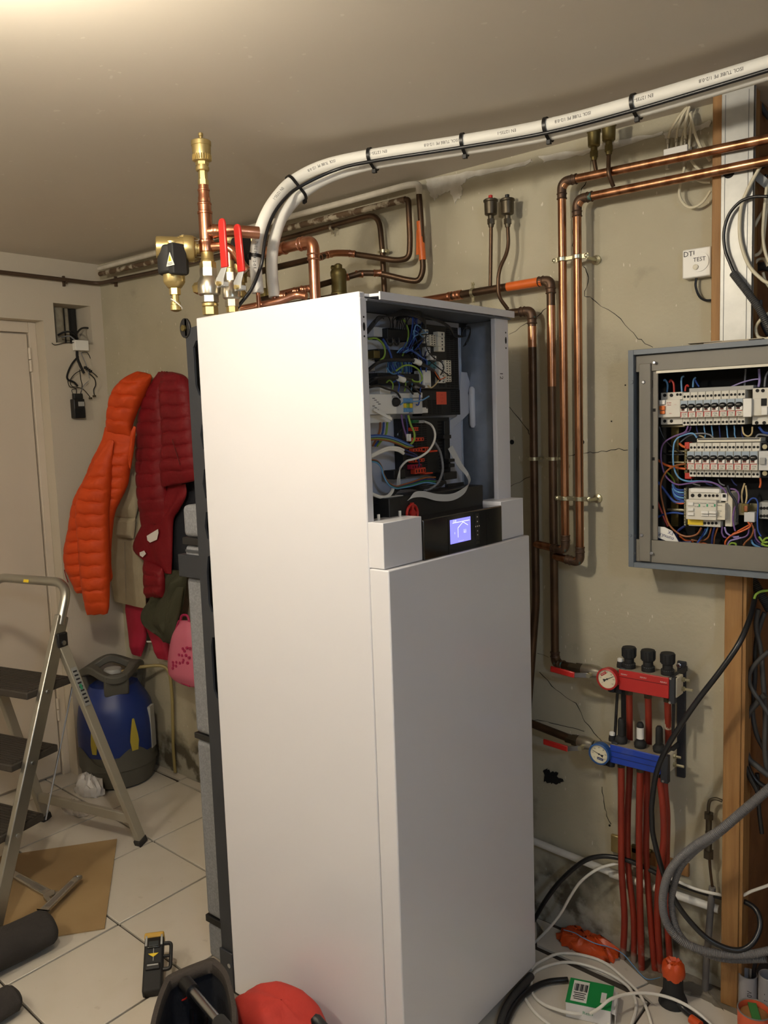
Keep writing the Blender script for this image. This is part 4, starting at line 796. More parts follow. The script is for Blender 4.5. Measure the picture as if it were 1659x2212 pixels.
pclip(on4(1029), dd, R4, t7, 'zinc', arm=.018); pclip((v4,y4,zat(1190,991,y4)), (0,0,1), R4, t7, 'zinc')
elbow((v4,y4,b4.z+.1), (v4,y4,b4.z), w4, R4*.98, 'solder', t7, ext=.01)
c5 = U(1147,671,y=y4); t8 = thing('heating_pipe', 'dark copper pipe dropping behind the right edge of the pump', 'pipe', (v5,y4,zat(1155,1500,y4)))
b5 = U(1154,1560,y=y4); w5 = U(1232,1596,y=-.075)
MB().tube(fillet([V((c5.x-.18,y4,c5.z)), V((v5,y4,c5.z)), V((v5,y4,zat(1154,1300,y4))), V((v5-.035,y4,zat(1150,1560,y4)))], .03), R4, 16).build('tube', 'copperold', t8)
MB().tube([V((v5-.10,y4-.012,b5.z+.012)), w5], R4, 16).build('feed_tube', 'copperold', t8)
elbow((v5-.1,y4,c5.z), (v5,y4,c5.z), (v5,y4,c5.z-.1), R4*.98, 'solder', t8, ext=.012); pclip((v5,y4,zat(1152,991,y4)), (0,0,1), R4, t8, 'zinc')
MB().cyl((v5,y4,zat(1152,750,y4)), (v5,y4,zat(1152,705,y4)), R4+.0005, 16).build('bright_patch', 'copperA', t8)
# supply pair A / B
def pair(name_label, vx, ctop, pr, zbot, xe, jx, loc, ysl):
    t = thing('supply_pipe', name_label, 'pipe', loc, 'copper supply pair')
    top = U(*ctop, y=-.062); rt = U(*pr, y=ysl)
    a, b, c_, d_ = rt, V((vx,-.062,top.z)), V((vx,-.062,zbot)), V((jx,-.052,zbot+.012))
    a2 = a+(a-b)*.35; MB().tube(fillet([a2,b,c_,d_], .03, 8), R4*.96, 18).build('tube', 'copperA', t)
    elbow(a, b, c_, R4*.94, 'solder', t, ext=.02); elbow(b, c_, d_, R4*.94, 'solder', t, ext=.02)
    return t, a, b, c_
tA, aA, bA, cA = pair('left copper supply pipe with upper horizontal run to the right', vA, (1217,392), (1659,300), zat(1217,1190,-.062), None, v5+.002, (vA,-.06,zat(1217,1190,-.062)), -.085)
tB, aB, bB, cB = pair('right copper supply pipe with lower horizontal run to the right', vB, (1249,430), (1659,347), zat(1249,1216,-.062), None, v4+.002, (vB,-.06,zat(1249,1216,-.062)), -.085)
for yy, py in ((0,557),(1,1077)):
    z_ = zat(1235,py,-.062); t = thing('pipe_clamp', ('upper brass double pipe clamp holding the copper supply pair', 'lower brass double pipe clamp holding the copper supply pair')[yy], 'clamp', (vB,0,z_), 'double clamps')
    mb = MB()
    for vx in (vA, vB): mb.lathe((vx,-.062,z_-.006), (0,0,1), [(R4+.0006,0),(R4+.0026,.001),(R4+.0026,.011),(R4+.0006,.012)], 18, caps=False)
    for ys in (-.066, -.058): mb.box((vA+R4,ys-.001,z_-.005), (vB-R4,ys+.001,z_+.005))
    mb.box((vA-R4-.018,-.064,z_-.006), (vA-R4,-.060,z_+.006)); mb.box((vB+R4,-.064,z_-.006), (vB+R4+.02,-.060,z_+.006)); mb.build('strap', 'zinc', t, bevel=.0008)
    for x_ in (vA-R4-.012, vB+R4+.014): MB().lathe((x_,-.060,z_), (0,-1,0), [(.0052,0),(.0052,.006),(.002,.008)], 10).build('screw', 'zinc', t)
    MB().lathe((vB+R4+.012,-.0005,z_-.004), (0,-1,0), [(.013,0),(.012,.004),(.005,.006),(.0035,.058)], 16).build('wall_rose', 'zinc', t)
# air vents
def vent(label, base, m1, cap, cx, cy, y, r, h, group, tpath, m2='copperold', up=True, name='air_vent'):
    o = U(cx, cy, y=y); t = thing(name, label, 'air vent', base, group)
    MB().lathe(o, (0,0,1), [(r*.45,-h*.55),(r*.8,-h*.5),(r*.9,-h*.46),(r*.95,h*.2),(r,h*.22),(r*1.06,h*.24),(r*1.06,h*.33),(r*.9,h*.38),(r*.3,h*.4)], 24).build('float_body', m1, t)
    if cap: MB().lathe(o+V((0,0,h*.38)), (0,0,1), [(.0035,0),(.0035,.002),(.006,.003),(.006,.010),(.004,.011)], 12).build('cap', cap, t)
    nb = o+V((0,0,-h*.52)); mb = MB(); mb.lathe(nb, (0,0,-1), [(.0085,0),(.0085,.010)], 12); mb.lathe(nb+V((0,0,-.010)), (0,0,-1), [(.0105,0),(.0105,.014)], 6); mb.lathe(nb+V((0,0,-.024)), (0,0,-1), [(.0085,0),(.007,.008)], 12); mb.build('adapter', m1, t)
    MB().tube(fillet([nb+V((0,0,-.03))]+tpath, .06, 10), .0052, 12).build('vent_tube', m2, t); return o
q = on4(1067); vent('dark air vent with red cap on the wall, above the taped pipe', q, 'bronze', 'redpl', 1060,445,y4,.0190,.048,'paired wall vents',[q])
q = U(1097,668,y=y4-.006); vent('dark air vent with black cap and curved tube, right of the red-capped one', q, 'bronze', 'black', 1096,444,y4-.004,.0190,.048,'paired wall vents',[U(1099,540,y=y4-.004),U(1076,585,y=y4-.03),U(1076,640,y=y4-.03),q])
q = U(1288,373,y=-.066); vent('left brass vent of the pair hanging under the white lines', q, 'brassold', None, 1283,296,-.066,.0165,.046,'paired ceiling vents',[q])
q = U(1325,403,y=-.07); vent('right brass vent of the pair under the white lines, with bent tube', q, 'brassold', None, 1315,283,-.075,.0175,.046,'paired ceiling vents',[U(1314,375,y=-.088),q])
# ================================================================== timber post, stud, small wall devices
yp = -.055
xa, xb_ = U(1563,1500,y=yp).x, U(1601,1500,y=yp).x
t = thing('timber_post', 'rough timber post standing from floor to ceiling right of the manifold', 'post', ((xa+xb_)/2,yp+.03,0))
bxz0, bxz1 = U(1500,1237,y=-.13).z, U(1500,745,y=-.13).z      # bottom and top of the fuse box
xau = U(1537,500,y=yp).x
for za, zb2, xa_p in ((0,bxz0-.001,xa),(bxz1+.001,H,xau)):
    MB().box((xa_p,yp,za), (xb_,-.0005,zb2)).build('post_face', 'wood', t, bevel=.002); MB().box((xb_+.0005,yp+.004,za), (xb_+.008,-.0005,zb2)).build('post_side', 'wood', t)
xs0, xs1 = U(1557,500,y=yp-.004).x, U(1601,500,y=yp-.004).x; zs0 = U(1500,745,y=-.13).z+.002
xs1 = max(xs1, xb_+.013)
xs0u = U(1557,500,y=yp-.006).x
t = thing('metal_stud', 'galvanised steel drywall stud standing on the timber post above the fuse box', 'stud', (xs0,yp,zs0))
mb = MB(); mb.box((xs0,yp-.006,zs0), (xs1,yp-.0005,H-.002)); mb.box((xs1-.002,yp-.006,zs0), (xs1,yp+.010,H-.002)); mb.build('web', 'stud', t, bevel=.0012)
for u in (.12, .84): x_ = xs0+(xs1-xs0)*u; MB().box((x_-.0006,yp-.0068,zs0), (x_+.0006,yp-.0058,H-.01)).build('crease', 'studline', t)
q = U(*zs(570,785), y=yp-.006); MB().cyl(q+V((0,-.0008,0)), q+V((0,.001,0)), .0125, 20).build('punched_hole', 'slot', t)
# DTI test box
def ybox(name, m__, rect, yf, yb, tr=None, parent=None, bevel=.0012):
    (x0, y0), (x1, y1) = (tr(*rect[:2]), tr(*rect[2:])) if tr else (rect[:2], rect[2:])
    mx, my = (x0+x1)/2, (y0+y1)/2; xa_, xb2 = U(x0, my, y=yf).x, U(x1, my, y=yf).x; za, zb2 = U(mx, y0, y=yf).z, U(mx, y1, y=yf).z
    o = MB().box((xa_,yf,zb2), (xb2,yb,za)).build(name, m__, parent, bevel=bevel); return o, (xa_, xb2, zb2, za)
q0, q1 = U(*zs(198,1500), y=-.028), U(*zs(425,1500), y=-.028); zt_, zb_ = U(*zs(310,1385), y=-.028).z, U(*zs(310,1618), y=-.028).z
t = thing('phone_test_box', 'small white DTI telephone test socket beside the timber post', 'socket', ((q0.x+q1.x)/2,0,zb_))
q1.x = min(q1.x, xau-.001)
MB().box((q0.x,-.028,zb_), (q1.x,-.0005,zt_)).build('cover', 'white', t, bevel=.003)
c_ = U(*zs(335,1495), y=-.0285); dk = MB().lathe(c_, (0,-1,0), [(.0225,0),(.0225,.0012)], 28).build('test_disc', 'white', t)
MB().lathe(c_+V((0,-.0001,0)), (0,-1,0), [(.0228,0),(.0228,.0004)], 28).build('disc_groove', 'greywhite', t)
mb = MB(); text(mb, 'DTI', .017, U(*zs(252,1435), y=-.0286), (1,0,0), (0,0,1)); text(mb, 'TEST', .0138, U(*zs(335,1475), y=-.0299), (1,0,0), (0,0,1)); mb.build('lettering', 'ink', t, smooth=0)
MB().lathe(U(*zs(306,1537), y=-.0295), (0,-1,0), [(.0065,0),(.0065,.003),(.005,.004)], 16).build('screw_cap', 'offwhite', t)
a = U(*zs(312,1618), y=-.015); MB().tube(cr([a, U(*zs(305,1690), y=-.015), U(*zs(335,1770), y=-.013), U(*zs(390,1802), y=-.012), V((xau-.001,-.012,U(*zs(420,1800), y=-.012).z))], 6), .0030, 8).build('cord', 'cableblack', t)
# coax splitter with cables
sp, e = ybox('splitter_body', 'white', (48,578,232,645), -.035, -.004, tr=zs)
t = thing('coax_splitter', 'white aerial splitter with cream coax cables under the ceiling', 'splitter', ((e[0]+e[1])/2,0,e[2])); bpy.data.objects.remove(sp)
sp, e = ybox('body', 'white', (48,578,238,648), -.035, -.004, tr=zs, parent=t); MB().box((e[0]-.006,-.02,e[2]+.004), (e[0],-.004,e[3]-.002)).build('lug', 'black', t)
mb = MB()
for k, (x_, y_) in enumerate(((85,560),(152,545),(222,545),(80,720),(215,720))):
    q = U(*zs(x_,y_), y=-.02); d_ = .011; mb.lathe(q+V((0,0,-d_)), (0,0,1), [(.0045,0),(.0045,d_),(.0055,d_+.001),(.0055,2*d_),(.003,2*d_+.003)], 10)
mb.parts('connector', 'nickel', t)
for k, pts in enumerate(([(85,535),(100,460),(130,410),(180,330),(235,265)],[(152,515),(165,430),(200,330),(245,262)],[(222,515),(222,400),(245,300),(258,258)],[(190,600),(200,500),(245,380),(265,310)],[(250,600),(262,480),(270,380),(268,300)],[(262,310),(300,470),(350,590),(420,690)],[(270,690),(310,740),(380,800),(425,815)],[(215,740),(205,800),(180,890),(180,980),(230,1050),(290,1060),(360,1020),(424,930)],[(280,820),(350,855),(424,860)])):
    P = [U(*zs(*p), y=-.02-.006*(k % 3)) for p in pts]; MB().tube(cr(P, 6), .0034, 8).build('coax', 'cablecream', t)
# ================================================================== fuse box
bf = -.13
mat('orangesw', (214,112,44), .45)
xl_ = U(1357,990,y=bf).x; zt_ = U(1500,745,y=bf).z; zb_ = U(1500,1237,y=bf).z; xr_ = xl_+.62
fb_ = thing('fuse_box', 'open grey metal fuse box with rows of breakers and loose wiring', 'fuse box', ((xl_+xr_)/2,0,zb_))
w_ = .0135
mb = MB(); mb.box((xl_,bf,zb_), (xl_+w_,-.001,zt_)); mb.box((xr_-w_,bf,zb_), (xr_,-.001,zt_)); mb.box((xl_+w_+.0002,bf,zt_-w_*.9), (xr_-w_-.0002,-.001,zt_)); mb.box((xl_+w_+.0002,bf,zb_), (xr_-w_-.0002,-.001,zb_+w_*.9)); mb.build('housing', 'boxgrey', fb_, bevel=.0006, seg=1)
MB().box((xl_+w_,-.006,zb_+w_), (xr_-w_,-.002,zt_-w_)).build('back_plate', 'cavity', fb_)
def fb(name, m__, rect, yf, yb, bevel=.001, parent=fb_): return ybox(name, m__, rect, yf, yb, tr=z7, parent=parent, bevel=bevel)
# inner cover frame
xi0 = U(*z7(330,1000), y=-.118).x; xc0, xc1 = U(*z7(175,1000), y=-.118).x, U(*z7(280,1000), y=-.118).x
zti, zbi = U(*z7(700,272), y=-.118).z, U(*z7(700,1850), y=-.118).z
ft = MB().box((xl_+w_,-.118,zti), (xr_-w_,-.113,zt_-w_)).build('inner_frame', 'boxin', fb_, bevel=.001); MB().box((xl_+w_,-.118,zb_+w_), (xr_-w_,-.113,zbi)).build('inner_frame', 'boxin', fb_, bevel=.001)
lf = MB().box((U(*z7(284,1000), y=-.113).x,-.113,zbi), (xi0,-.108,zti)).build('inner_frame', 'boxin', fb_, bevel=.001); MB().box((xc0,-.124,zb_+w_+.002), (xc1,-.108,zt_-w_-.02)).build('channel', 'boxin', fb_, bevel=.002)
MB().box((xi0-.003,-.116,zti-.006), (xr_-w_,-.112,zti)).build('frame_lip', 'offwhite', fb_)
for (x_, y_) in ((208,398),(190,1778),(305,222),(280,1940)):
    q = U(*z7(x_,y_), y=-.125); o = MB().lathe(q, (0,-1,0), [(.0042,0),(.0042,.0012),(.003,.0022)], 14).build('screw', 'steel', fb_)
for (x_, y_) in ((103,398),(88,1780)):
    q = U(*z7(x_,y_), y=bf); MB().lathe(q, (0,-1,0), [(.0045,0),(.004,.0016)], 12).build('screw', 'boxgrey', fb_)
for (x_, y_, h_) in ((283,415,35),(270,875,35),(268,1300,35),(262,1750,35),(138,1095,100)): fb('slot', 'slot', (x_-8,y_-h_,x_+8,y_+h_), -.1135, -.1130 if x_ > 200 else -.112, 0)
for (x_, y_) in ((305,650),(297,1090),(290,1525)): fb('square_hole', 'slot', (x_-12,y_-14,x_+12,y_+14), -.1136, -.112, 0)
# DIN rails and copper bars
for r_ in ((370,785,580,805),(430,1015,580,1028),(430,1115,600,1128),(420,1540,590,1562)): fb('din_rail', 'zinc', r_, -.05, -.03)
fb('rail_upright', 'brassold', (455,800,525,1700), -.035, -.015); fb('rail_upright', 'zinc', (1020,1490,1240,1600), -.04, -.03)
def srow(mb, m__, x0, x1, y, n, yf, r=.0034, parent=fb_):
    for k in range(n):
        q = U(*z7(x0+(x1-x0)*(k+.5)/n, y), y=yf); mb.lathe(q+V((0,.001,0)), (0,-1,0), [(r,0),(r,.0014)], 10)
def breaker_row(x0, x1, n, yt0, yt1, ym0, ym1, yb0, yb1, slope=0.0, rail=True):
    """n single-pole breakers between two pixel columns; all share the first one's meshes"""
    yc = (ym0+ym1)/2; xa_, xb2 = U(*z7(x0,yc), y=-.09).x, U(*z7(x1,yc), y=-.09).x; pit = (xb2-xa_)/n; xm = (x0+x1)/2
    Z = lambda v, yy=-.09: U(*z7(xm, v), y=yy).z
    zt0, zt1, za, zb2, zc, zd = Z(yt0,-.075), Z(yt1,-.075), Z(ym0), Z(ym1), Z(yb0,-.075), Z(yb1,-.075)
    first = None
    for k in range(n):
        if first is None:
            g_ = .0005; h_ = za-zb2
            body = MB().box((xa_+g_,-.075,zd), (xa_+pit-g_,-.02,zt0)).box((xa_+g_,-.09,zb2), (xa_+pit-g_,-.074,za)).build('breaker', 'breaker', fb_, bevel=.0008)
            subs = []
            mb = MB()
            for zc_ in ((zt0+zt1)/2+(zt0-zt1)*-.08, (zc+zd)/2):
                for u in (.28, .74): mb.lathe((xa_+pit*u,-.0748,zc_), (0,-1,0), [(.0030,0),(.0030,.0008)], 10)
            subs.append(mb.build('terminal_screw', 'hole', body))
            subs.append(MB().box((xa_+pit*.06,-.0915,zb2+h_*.72), (xa_+pit*.94,-.0898,za-h_*.02)).build('label_window', 'brkblue', body))
            subs.append(MB().lathe((xa_+pit*.04,-.091,zb2+h_*.64), (1,0,0), [(.002,0),(.0062,.003),(.0068,pit*.46),(.0062,pit*.92-.003),(.002,pit*.92)], 12).build('toggle', 'toggle', body))
            subs.append(MB().box((xa_+pit*.16,-.0905,zb2+h_*.40), (xa_+pit*.60,-.0895,zb2+h_*.56)).build('toggle_slot', 'slotbrown', body))
            subs.append(MB().box((xa_+pit*.66,-.0945,zb2+h_*.36), (xa_+pit*.96,-.0895,zb2+h_*.56)).build('white_tab', 'white', body))
            mb = MB(); mb.box((xa_+pit*.03,-.0904,zb2+h_*.03), (xa_+pit*.15,-.0896,zb2+h_*.32)); mb.box((xa_+pit*.03,-.0904,zb2+h_*.30), (xa_+pit*.9,-.0896,zb2+h_*.335)); subs.append(mb.build('red_print', 'brkred', body))
            mb = MB(); text(mb, 'C16', pit*.30, (xa_+pit*.55,-.0901,zb2+h_*.2), (1,0,0), (0,0,1)); text(mb, '230~', pit*.2, (xa_+pit*.55,-.0901,zb2+h_*.08), (1,0,0), (0,0,1)); subs.append(mb.build('rating_print', 'ink', body, smooth=0))
            first = body
        else:
            c_ = first.copy(); COL.objects.link(c_); c_.parent = fb_; c_.location.x += pit*k
            for s_ in subs: d_ = s_.copy(); COL.objects.link(d_); d_.parent = c_
    return xa_, xb2, zt0, zd
breaker_row(540, 1108, 8, 480, 548, 553, 712, 735, 785); breaker_row(600, 1240, 9, 945, 1015, 1020, 1190, 1195, 1255)
fb('comb_rail', 'breakgrey', (620,440,1200,478), -.07, -.03); fb('comb_rail', 'offwhite', (690,903,1265,938), -.07, -.03); fb('rail_slot', 'ink', (700,906,1255,916), -.0706, -.069, 0)
# main switch of the first row
def device(rects, m__='breaker'):
    o = None
    for (r_, yf) in rects:
        d_, e = fb('device' if o is None else 'device_face', m__, r_, yf, -.02, .001, fb_ if o is None else o)
        o = o or d_
    return o
d1 = device([((365,490,560,780),-.075),((342,556,540,715),-.091)])
mb = MB(); srow(mb, 'hole', 370, 490, 517, 2, -.0755, .0042); srow(mb, 'hole', 500, 556, 510, 2, -.0755, .0032); srow(mb, 'hole', 370, 490, 750, 2, -.0755, .0040); mb.parts('terminal_screw', 'hole', d1)
for r_, m__, yf in (((350,560,400,600),'white',-.096),((350,612,398,650),'orangesw',-.097),((356,656,398,686),'orangesw',-.096)): fb('switch', m__, r_, yf, -.09, .0008, d1)
mb = MB()
for (x_, y_, s_, b_) in ((440,585,.0045,'B 40A'),(440,605,.004,'30mA'),(452,680,.004,'test'),(496,600,.0032,'1 3')): text(mb, b_, s_, U(*z7(x_,y_), y=-.0913), (1,0,0), (0,0,1))
mb.build('print', 'brkred', d1, smooth=0)
d2 = device([((1190,450,1345,780),-.075),((1185,545,1345,700),-.088)]); mb = MB(); srow(mb, 'hole', 1210, 1310, 475, 2, -.0755, .0040); srow(mb, 'hole', 1195, 1330, 765, 2, -.0755, .0040); mb.parts('terminal_screw', 'hole', d2); fb('switch_slot', 'slot', (1268,545,1320,612), -.0886, -.085, 0, d2); fb('switch', 'white', (1270,620,1325,695), -.096, -.088, .001, d2)
fb('label_flag', 'white', (1105,545,1182,712), -.097, -.090)
# second row, right device
d3 = device([((1246,1020,1345,1195),-.088)], 'greywhite'); mb = MB()
for y_ in (980,1220): mb.lathe(U(*z7(1305,y_), y=-.07), (0,-1,0), [(.0055,0),(.0055,.003)], 12)
mb.parts('terminal_screw', 'zinc', d3); fb('switch', 'breakgrey', (1255,1080,1305,1140), -.094, -.088, .001, d3); fb('clamp_block', 'cavity', (1270,945,1345,1020), -.066, -.03); fb('clamp_block', 'cavity', (1265,1195,1345,1260), -.066, -.03)
# third row devices
d4 = device([((615,1360,905,1700),-.075),((592,1460,865,1640),-.095)]); mb = MB(); srow(mb, 'hole', 620, 745, 1420, 2, -.0755, .0045); srow(mb, 'hole', 750, 890, 1422, 4, -.0755, .0034); srow(mb, 'hole', 745, 880, 1670, 4, -.0755, .0034); mb.parts('terminal_screw', 'hole', d4)
fb('top_cover', 'white', (630,1358,895,1395), -.078, -.07, .001, d4); fb('yellow_label', 'yellow', (608,1635,745,1685), -.0775, -.0745, 0, d4)
for r_, yf in (((606,1480,656,1512),-.099),((606,1535,656,1560),-.101),((604,1575,660,1600),-.100),((725,1560,792,1585),-.104),((796,1560,862,1585),-.104),((725,1590,792,1606),-.099),((796,1590,862,1606),-.099)): fb('switch', 'white', r_, yf, -.0945, .0008, d4)
mb = MB()
for (x_, y_, b_) in ((685,1490,'Schneider'),(750,1490,'Schneider'),(825,1490,'Schneider'),(690,1520,'ID 40A'),(755,1520,'20A'),(828,1520,'20A')): text(mb, b_, .0036, U(*z7(x_,y_), y=-.0953), (1,0,0), (0,0,1))
mb.build('print', 'ink', d4, smooth=0)
for x_ in (712,783,850): fb('green_mark', 'greenmark', (x_-7,1498,x_+7,1522), -.0956, -.0945, 0, d4)
d5 = device([((868,1490,945,1640),-.090),((945,1395,1010,1700),-.07)], 'offwhite'); fb('device_top', 'white', (905,1400,960,1470), -.075, -.04, .001, d5); fb('device_slot', 'slot', (922,1410,950,1438), -.0756, -.07, 0, d5)
mb = MB(); 
for (x_, y_, b_) in ((895,1510,'Telereh'),(895,1560,'CT 25'),(905,1610,'24V')): text(mb, b_, .0036, U(*z7(x_,y_), y=-.0903), (1,0,0), (0,0,1))
mb.build('print', 'ink', d5, smooth=0)
d6 = device([((1252,1480,1345,1630),-.06)], 'breakgrey'); mb = MB(); srow(mb, 'hole', 1255, 1340, 1535, 3, -.0605, .0036); srow(mb, 'hole', 1255, 1340, 1605, 3, -.0605, .0036); mb.parts('terminal_screw', 'hole', d6)
# busbars left of rows
for r_, m__ in (((578,940,622,1000),'w_red'),((580,1215,640,1270),'w_red'),((575,1000,610,1220),'brassold'),((572,1350,596,1700),'zinc')):
    o, e = fb('busbar', m__, r_, -.06, -.04)
mb = MB()
for k in range(14): q = U(*z7(583,1362+25*k), y=-.062); mb.ball(q, .0032, 8, 6)
for k in range(8): q = U(*z7(592,1010+27*k), y=-.062); mb.ball(q, .0032, 8, 6)
mb.build('busbar_screw', 'zinc', fb_)
# wires
def bw_(m__, pts, yv=-.07, r=.0022, n=6, name='wire'): return MB().tube(cr([U(*z7(*p), y=(p[2] if len(p) > 2 else yv)) if len(p) == 2 else U(*z7(p[0],p[1]), y=p[2]) for p in pts], n), r*.84, 7).build(name, m__, fb_)
for m__, pts, yv, r in (('w_lblue',[(420,490),(425,420),(405,380),(390,385)],-.06,.0028),('w_red',[(485,490),(480,410),(455,380),(440,400)],-.06,.0028),('w_lblue',[(555,485),(550,400),(555,355),(575,345)],-.06,.0026),('w_red',[(585,480),(590,440),(605,425),(615,440)],-.06,.0026),('w_lblue',[(655,445),(660,380),(680,355)],-.05,.0026),('w_blue',[(670,370),(690,410),(710,440)],-.05,.0024),
    ('w_violet',[(1000,440),(1100,400),(1200,375),(1260,370)],-.05,.0020),('w_violet',[(1245,440),(1255,380),(1250,280)],-.05,.0032),('w_grey',[(1120,430),(1125,360),(1130,280)],-.04,.0026),('w_grey',[(1300,440),(1310,350),(1335,300)],-.05,.0026),
    ('w_purple',[(610,795),(580,850),(480,890),(390,950),(365,1050),(380,1170),(420,1260),(510,1320),(620,1310),(730,1295),(850,1310),(930,1360),(955,1400)],-.08,.0024),('w_purple',[(635,800),(620,840),(580,860),(540,880)],-.07,.0022),('w_lblue',[(690,900),(650,860),(560,880),(500,920),(478,1000),(480,1150),(520,1250),(600,1290),(720,1290),(820,1300),(900,1340),(910,1360)],-.075,.0024),('w_grey',[(540,940),(620,880),(720,860),(800,870),(840,900)],-.06,.0022),('w_tan',[(680,880),(720,880),(760,900)],-.05,.0022),('w_black',[(350,800),(390,900),(460,980),(560,1040)],-.06,.0024),('w_black',[(370,1030),(430,1050),(580,1050)],-.06,.0024),
    ('w_orange',[(325,1090),(400,1140),(480,1165),(590,1180)],-.07,.0034),('w_orange',[(530,950),(560,975),(590,985)],-.06,.0034),('w_brown',[(590,1135),(500,1150),(420,1200),(370,1290),(365,1400),(395,1550),(440,1680),(520,1760),(600,1790),(690,1770),(730,1710)],-.085,.0028),('w_gy',[(410,1200),(470,1260),(490,1310)],-.05,.0022),('w_blue',[(340,1300),(390,1360),(450,1440),(500,1480),(580,1480)],-.06,.0036),('w_red',[(320,1450),(360,1540),(400,1640),(430,1700)],-.06,.0034),('w_orange',[(500,1480),(540,1490),(575,1488)],-.06,.0034),('w_blue',[(330,1620),(390,1590),(480,1575),(570,1585)],-.065,.0030),('w_blue',[(320,1790),(360,1820),(420,1850)],-.06,.003),
    ('w_dblue',[(580,1695),(520,1740),(505,1790),(540,1840),(640,1840)],-.07,.0036),('w_blue',[(770,1720),(740,1780),(700,1840),(690,1870)],-.07,.0028),('w_lblue',[(790,1700),(770,1760),(720,1800)],-.06,.0024),('w_dblue',[(850,1700),(830,1790),(825,1860)],-.07,.0028),('w_brown',[(880,1705),(850,1790),(840,1870)],-.065,.0026),('w_orange',[(530,1780),(580,1820),(660,1835)],-.06,.0030),('w_brown',[(820,1710),(790,1800),(720,1830),(640,1820)],-.06,.0026),
    ('w_purple',[(920,1700),(915,1750),(930,1790),(955,1800)],-.07,.0022),('w_violet',[(940,1705),(960,1760),(1020,1790),(1070,1790)],-.07,.0024),('w_black',[(965,1330),(990,1400),(1040,1480),(1055,1580),(1050,1660)],-.08,.0036),('w_purple',[(990,1360),(1040,1370),(1070,1420),(1060,1490),(1030,1540),(1015,1640),(1035,1740)],-.075,.0024),('w_tan',[(1120,1310),(1095,1400),(1100,1490)],-.06,.0024),('w_tan',[(1130,1330),(1140,1420),(1130,1490)],-.06,.0024),('w_blue',[(1140,1500),(1180,1450),(1220,1450),(1240,1500),(1235,1620),(1240,1730),(1270,1790)],-.07,.0022),
    ('w_brown',[(1170,1660),(1200,1720),(1180,1790),(1130,1840),(1110,1870)],-.07,.0026),('w_orange',[(1150,1660),(1170,1700),(1100,1740),(1000,1780),(950,1830),(945,1870)],-.075,.0024),('w_orange',[(1190,1670),(1100,1720),(1010,1770)],-.07,.0024),('w_purple',[(1160,1700),(1150,1770),(1100,1800),(1020,1800)],-.07,.0022),('w_purple',[(1210,1720),(1220,1800),(1260,1850)],-.07,.0022),('w_gy',[(1250,1790),(1290,1840),(1331,1840)],-.07,.003),('w_gy',[(1280,1870),(1300,1815),(1340,1800)],-.07,.003),('w_gy',[(975,1875),(1000,1850),(1040,1855),(1040,1880)],-.07,.0026),('w_gy',[(1270,1850),(1300,1870),(1340,1875)],-.07,.003),
    ('w_violet',[(960,1880),(990,1830),(1060,1810),(1090,1800)],-.07,.0024),('w_lblue',[(1180,1820),(1200,1860),(1260,1890)],-.06,.003),('w_dblue',[(1200,1800),(1230,1850),(1290,1880)],-.06,.003),('w_orange',[(1260,1260),(1265,1310),(1255,1350)],-.06,.0026),('w_orange',[(700,1850),(760,1855),(800,1870)],-.06,.003),('w_tan',[(1100,800),(1110,860),(1150,885),(1185,860),(1190,800)],-.06,.0022),('w_grey',[(1220,900),(1250,870),(1331,880)],-.06,.0024),('w_blue',[(1250,800),(1290,850),(1340,860)],-.05,.0036)):
    bw_(m__, pts, yv, r)
for k in range(7): bw_('w_lblue' if k % 3 else 'w_dblue', [(685+68*k,790),(690+68*k,830),(700+66*k,870),(690+70*k,900)], -.055, .0018)
for k in range(5): bw_('w_lblue' if k % 2 else 'w_blue', [(470,1300+18*k),(490,1350+20*k),(530,1370+22*k),(580,1368+25*k)], -.055, .0030)
for k in range(4): bw_('w_dblue' if k % 2 else 'w_grey', [(640+120*k,1270),(650+125*k,1310),(720+110*k,1330)], -.045, .002)
# wire junctions
fb('wire_connector', 'brassold', (1088,1495,1150,1575), -.075, -.055); fb('wire_connector', 'copper', (1112,1515,1145,1565), -.078, -.074); fb('wire_connector', 'greywhite', (1115,1570,1210,1660), -.075, -.055)
# handwritten tag
P = [U(*z7(*p), y=-.10) for p in ((312,1695),(400,1705),(470,1740),(500,1790),(525,1835),(430,1835),(320,1790))]
tg = MB().prism(P, (0,-.0012,0)).build('paper_tag', 'white', fb_)
mb = MB(); text(mb, 'cumul.RE', .0125, U(*z7(400,1785), y=-.1014), (-1,0,.28), (-.28,0,-1)); text(mb, 'EX', .012, U(*z7(455,1755), y=-.1014), (-1,0,.28), (-.28,0,-1)); mb.build('handwriting', 'w_dblue', tg, smooth=0)
# papers lying on the box
for k, (c_, r_) in enumerate((((1500,738),-.1),((1530,737),.06),((1560,734),.12),((1475,742),.2))):
    q = U(*c_, z=zt_); a = V((math.cos(r_),math.sin(r_),0))*(.055-.006*k); b = V((-math.sin(r_),math.cos(r_),0))*.022
    q = V((max(q.x,xl_+.07),-.075+.008*k,zt_+.0015+.0025*k))
    tag(MB().obox(q, a, b, V((0,0,.001))).build('paper', 'papers'), ('lowest of the loose papers on top of the fuse box', 'second loose paper on the fuse box', 'third loose paper on the fuse box', 'uppermost of the loose papers on top of the fuse box')[k], 'paper', 'papers on the fuse box')
# ================================================================== underfloor heating manifold
k8 = .000247
def mb8(name, m__, rect, yf, yb, parent, bevel=.0015): return ybox(name, m__, rect, yf, yb, tr=z8, parent=parent, bevel=bevel)
def P8(a, b, y): return U(*z8(a,b), y=y)
mf = thing('heating_manifold', 'wall manifold with red upper bar, blue lower bar, knobs and two dial gauges', 'manifold', P8(1100,1400,0))
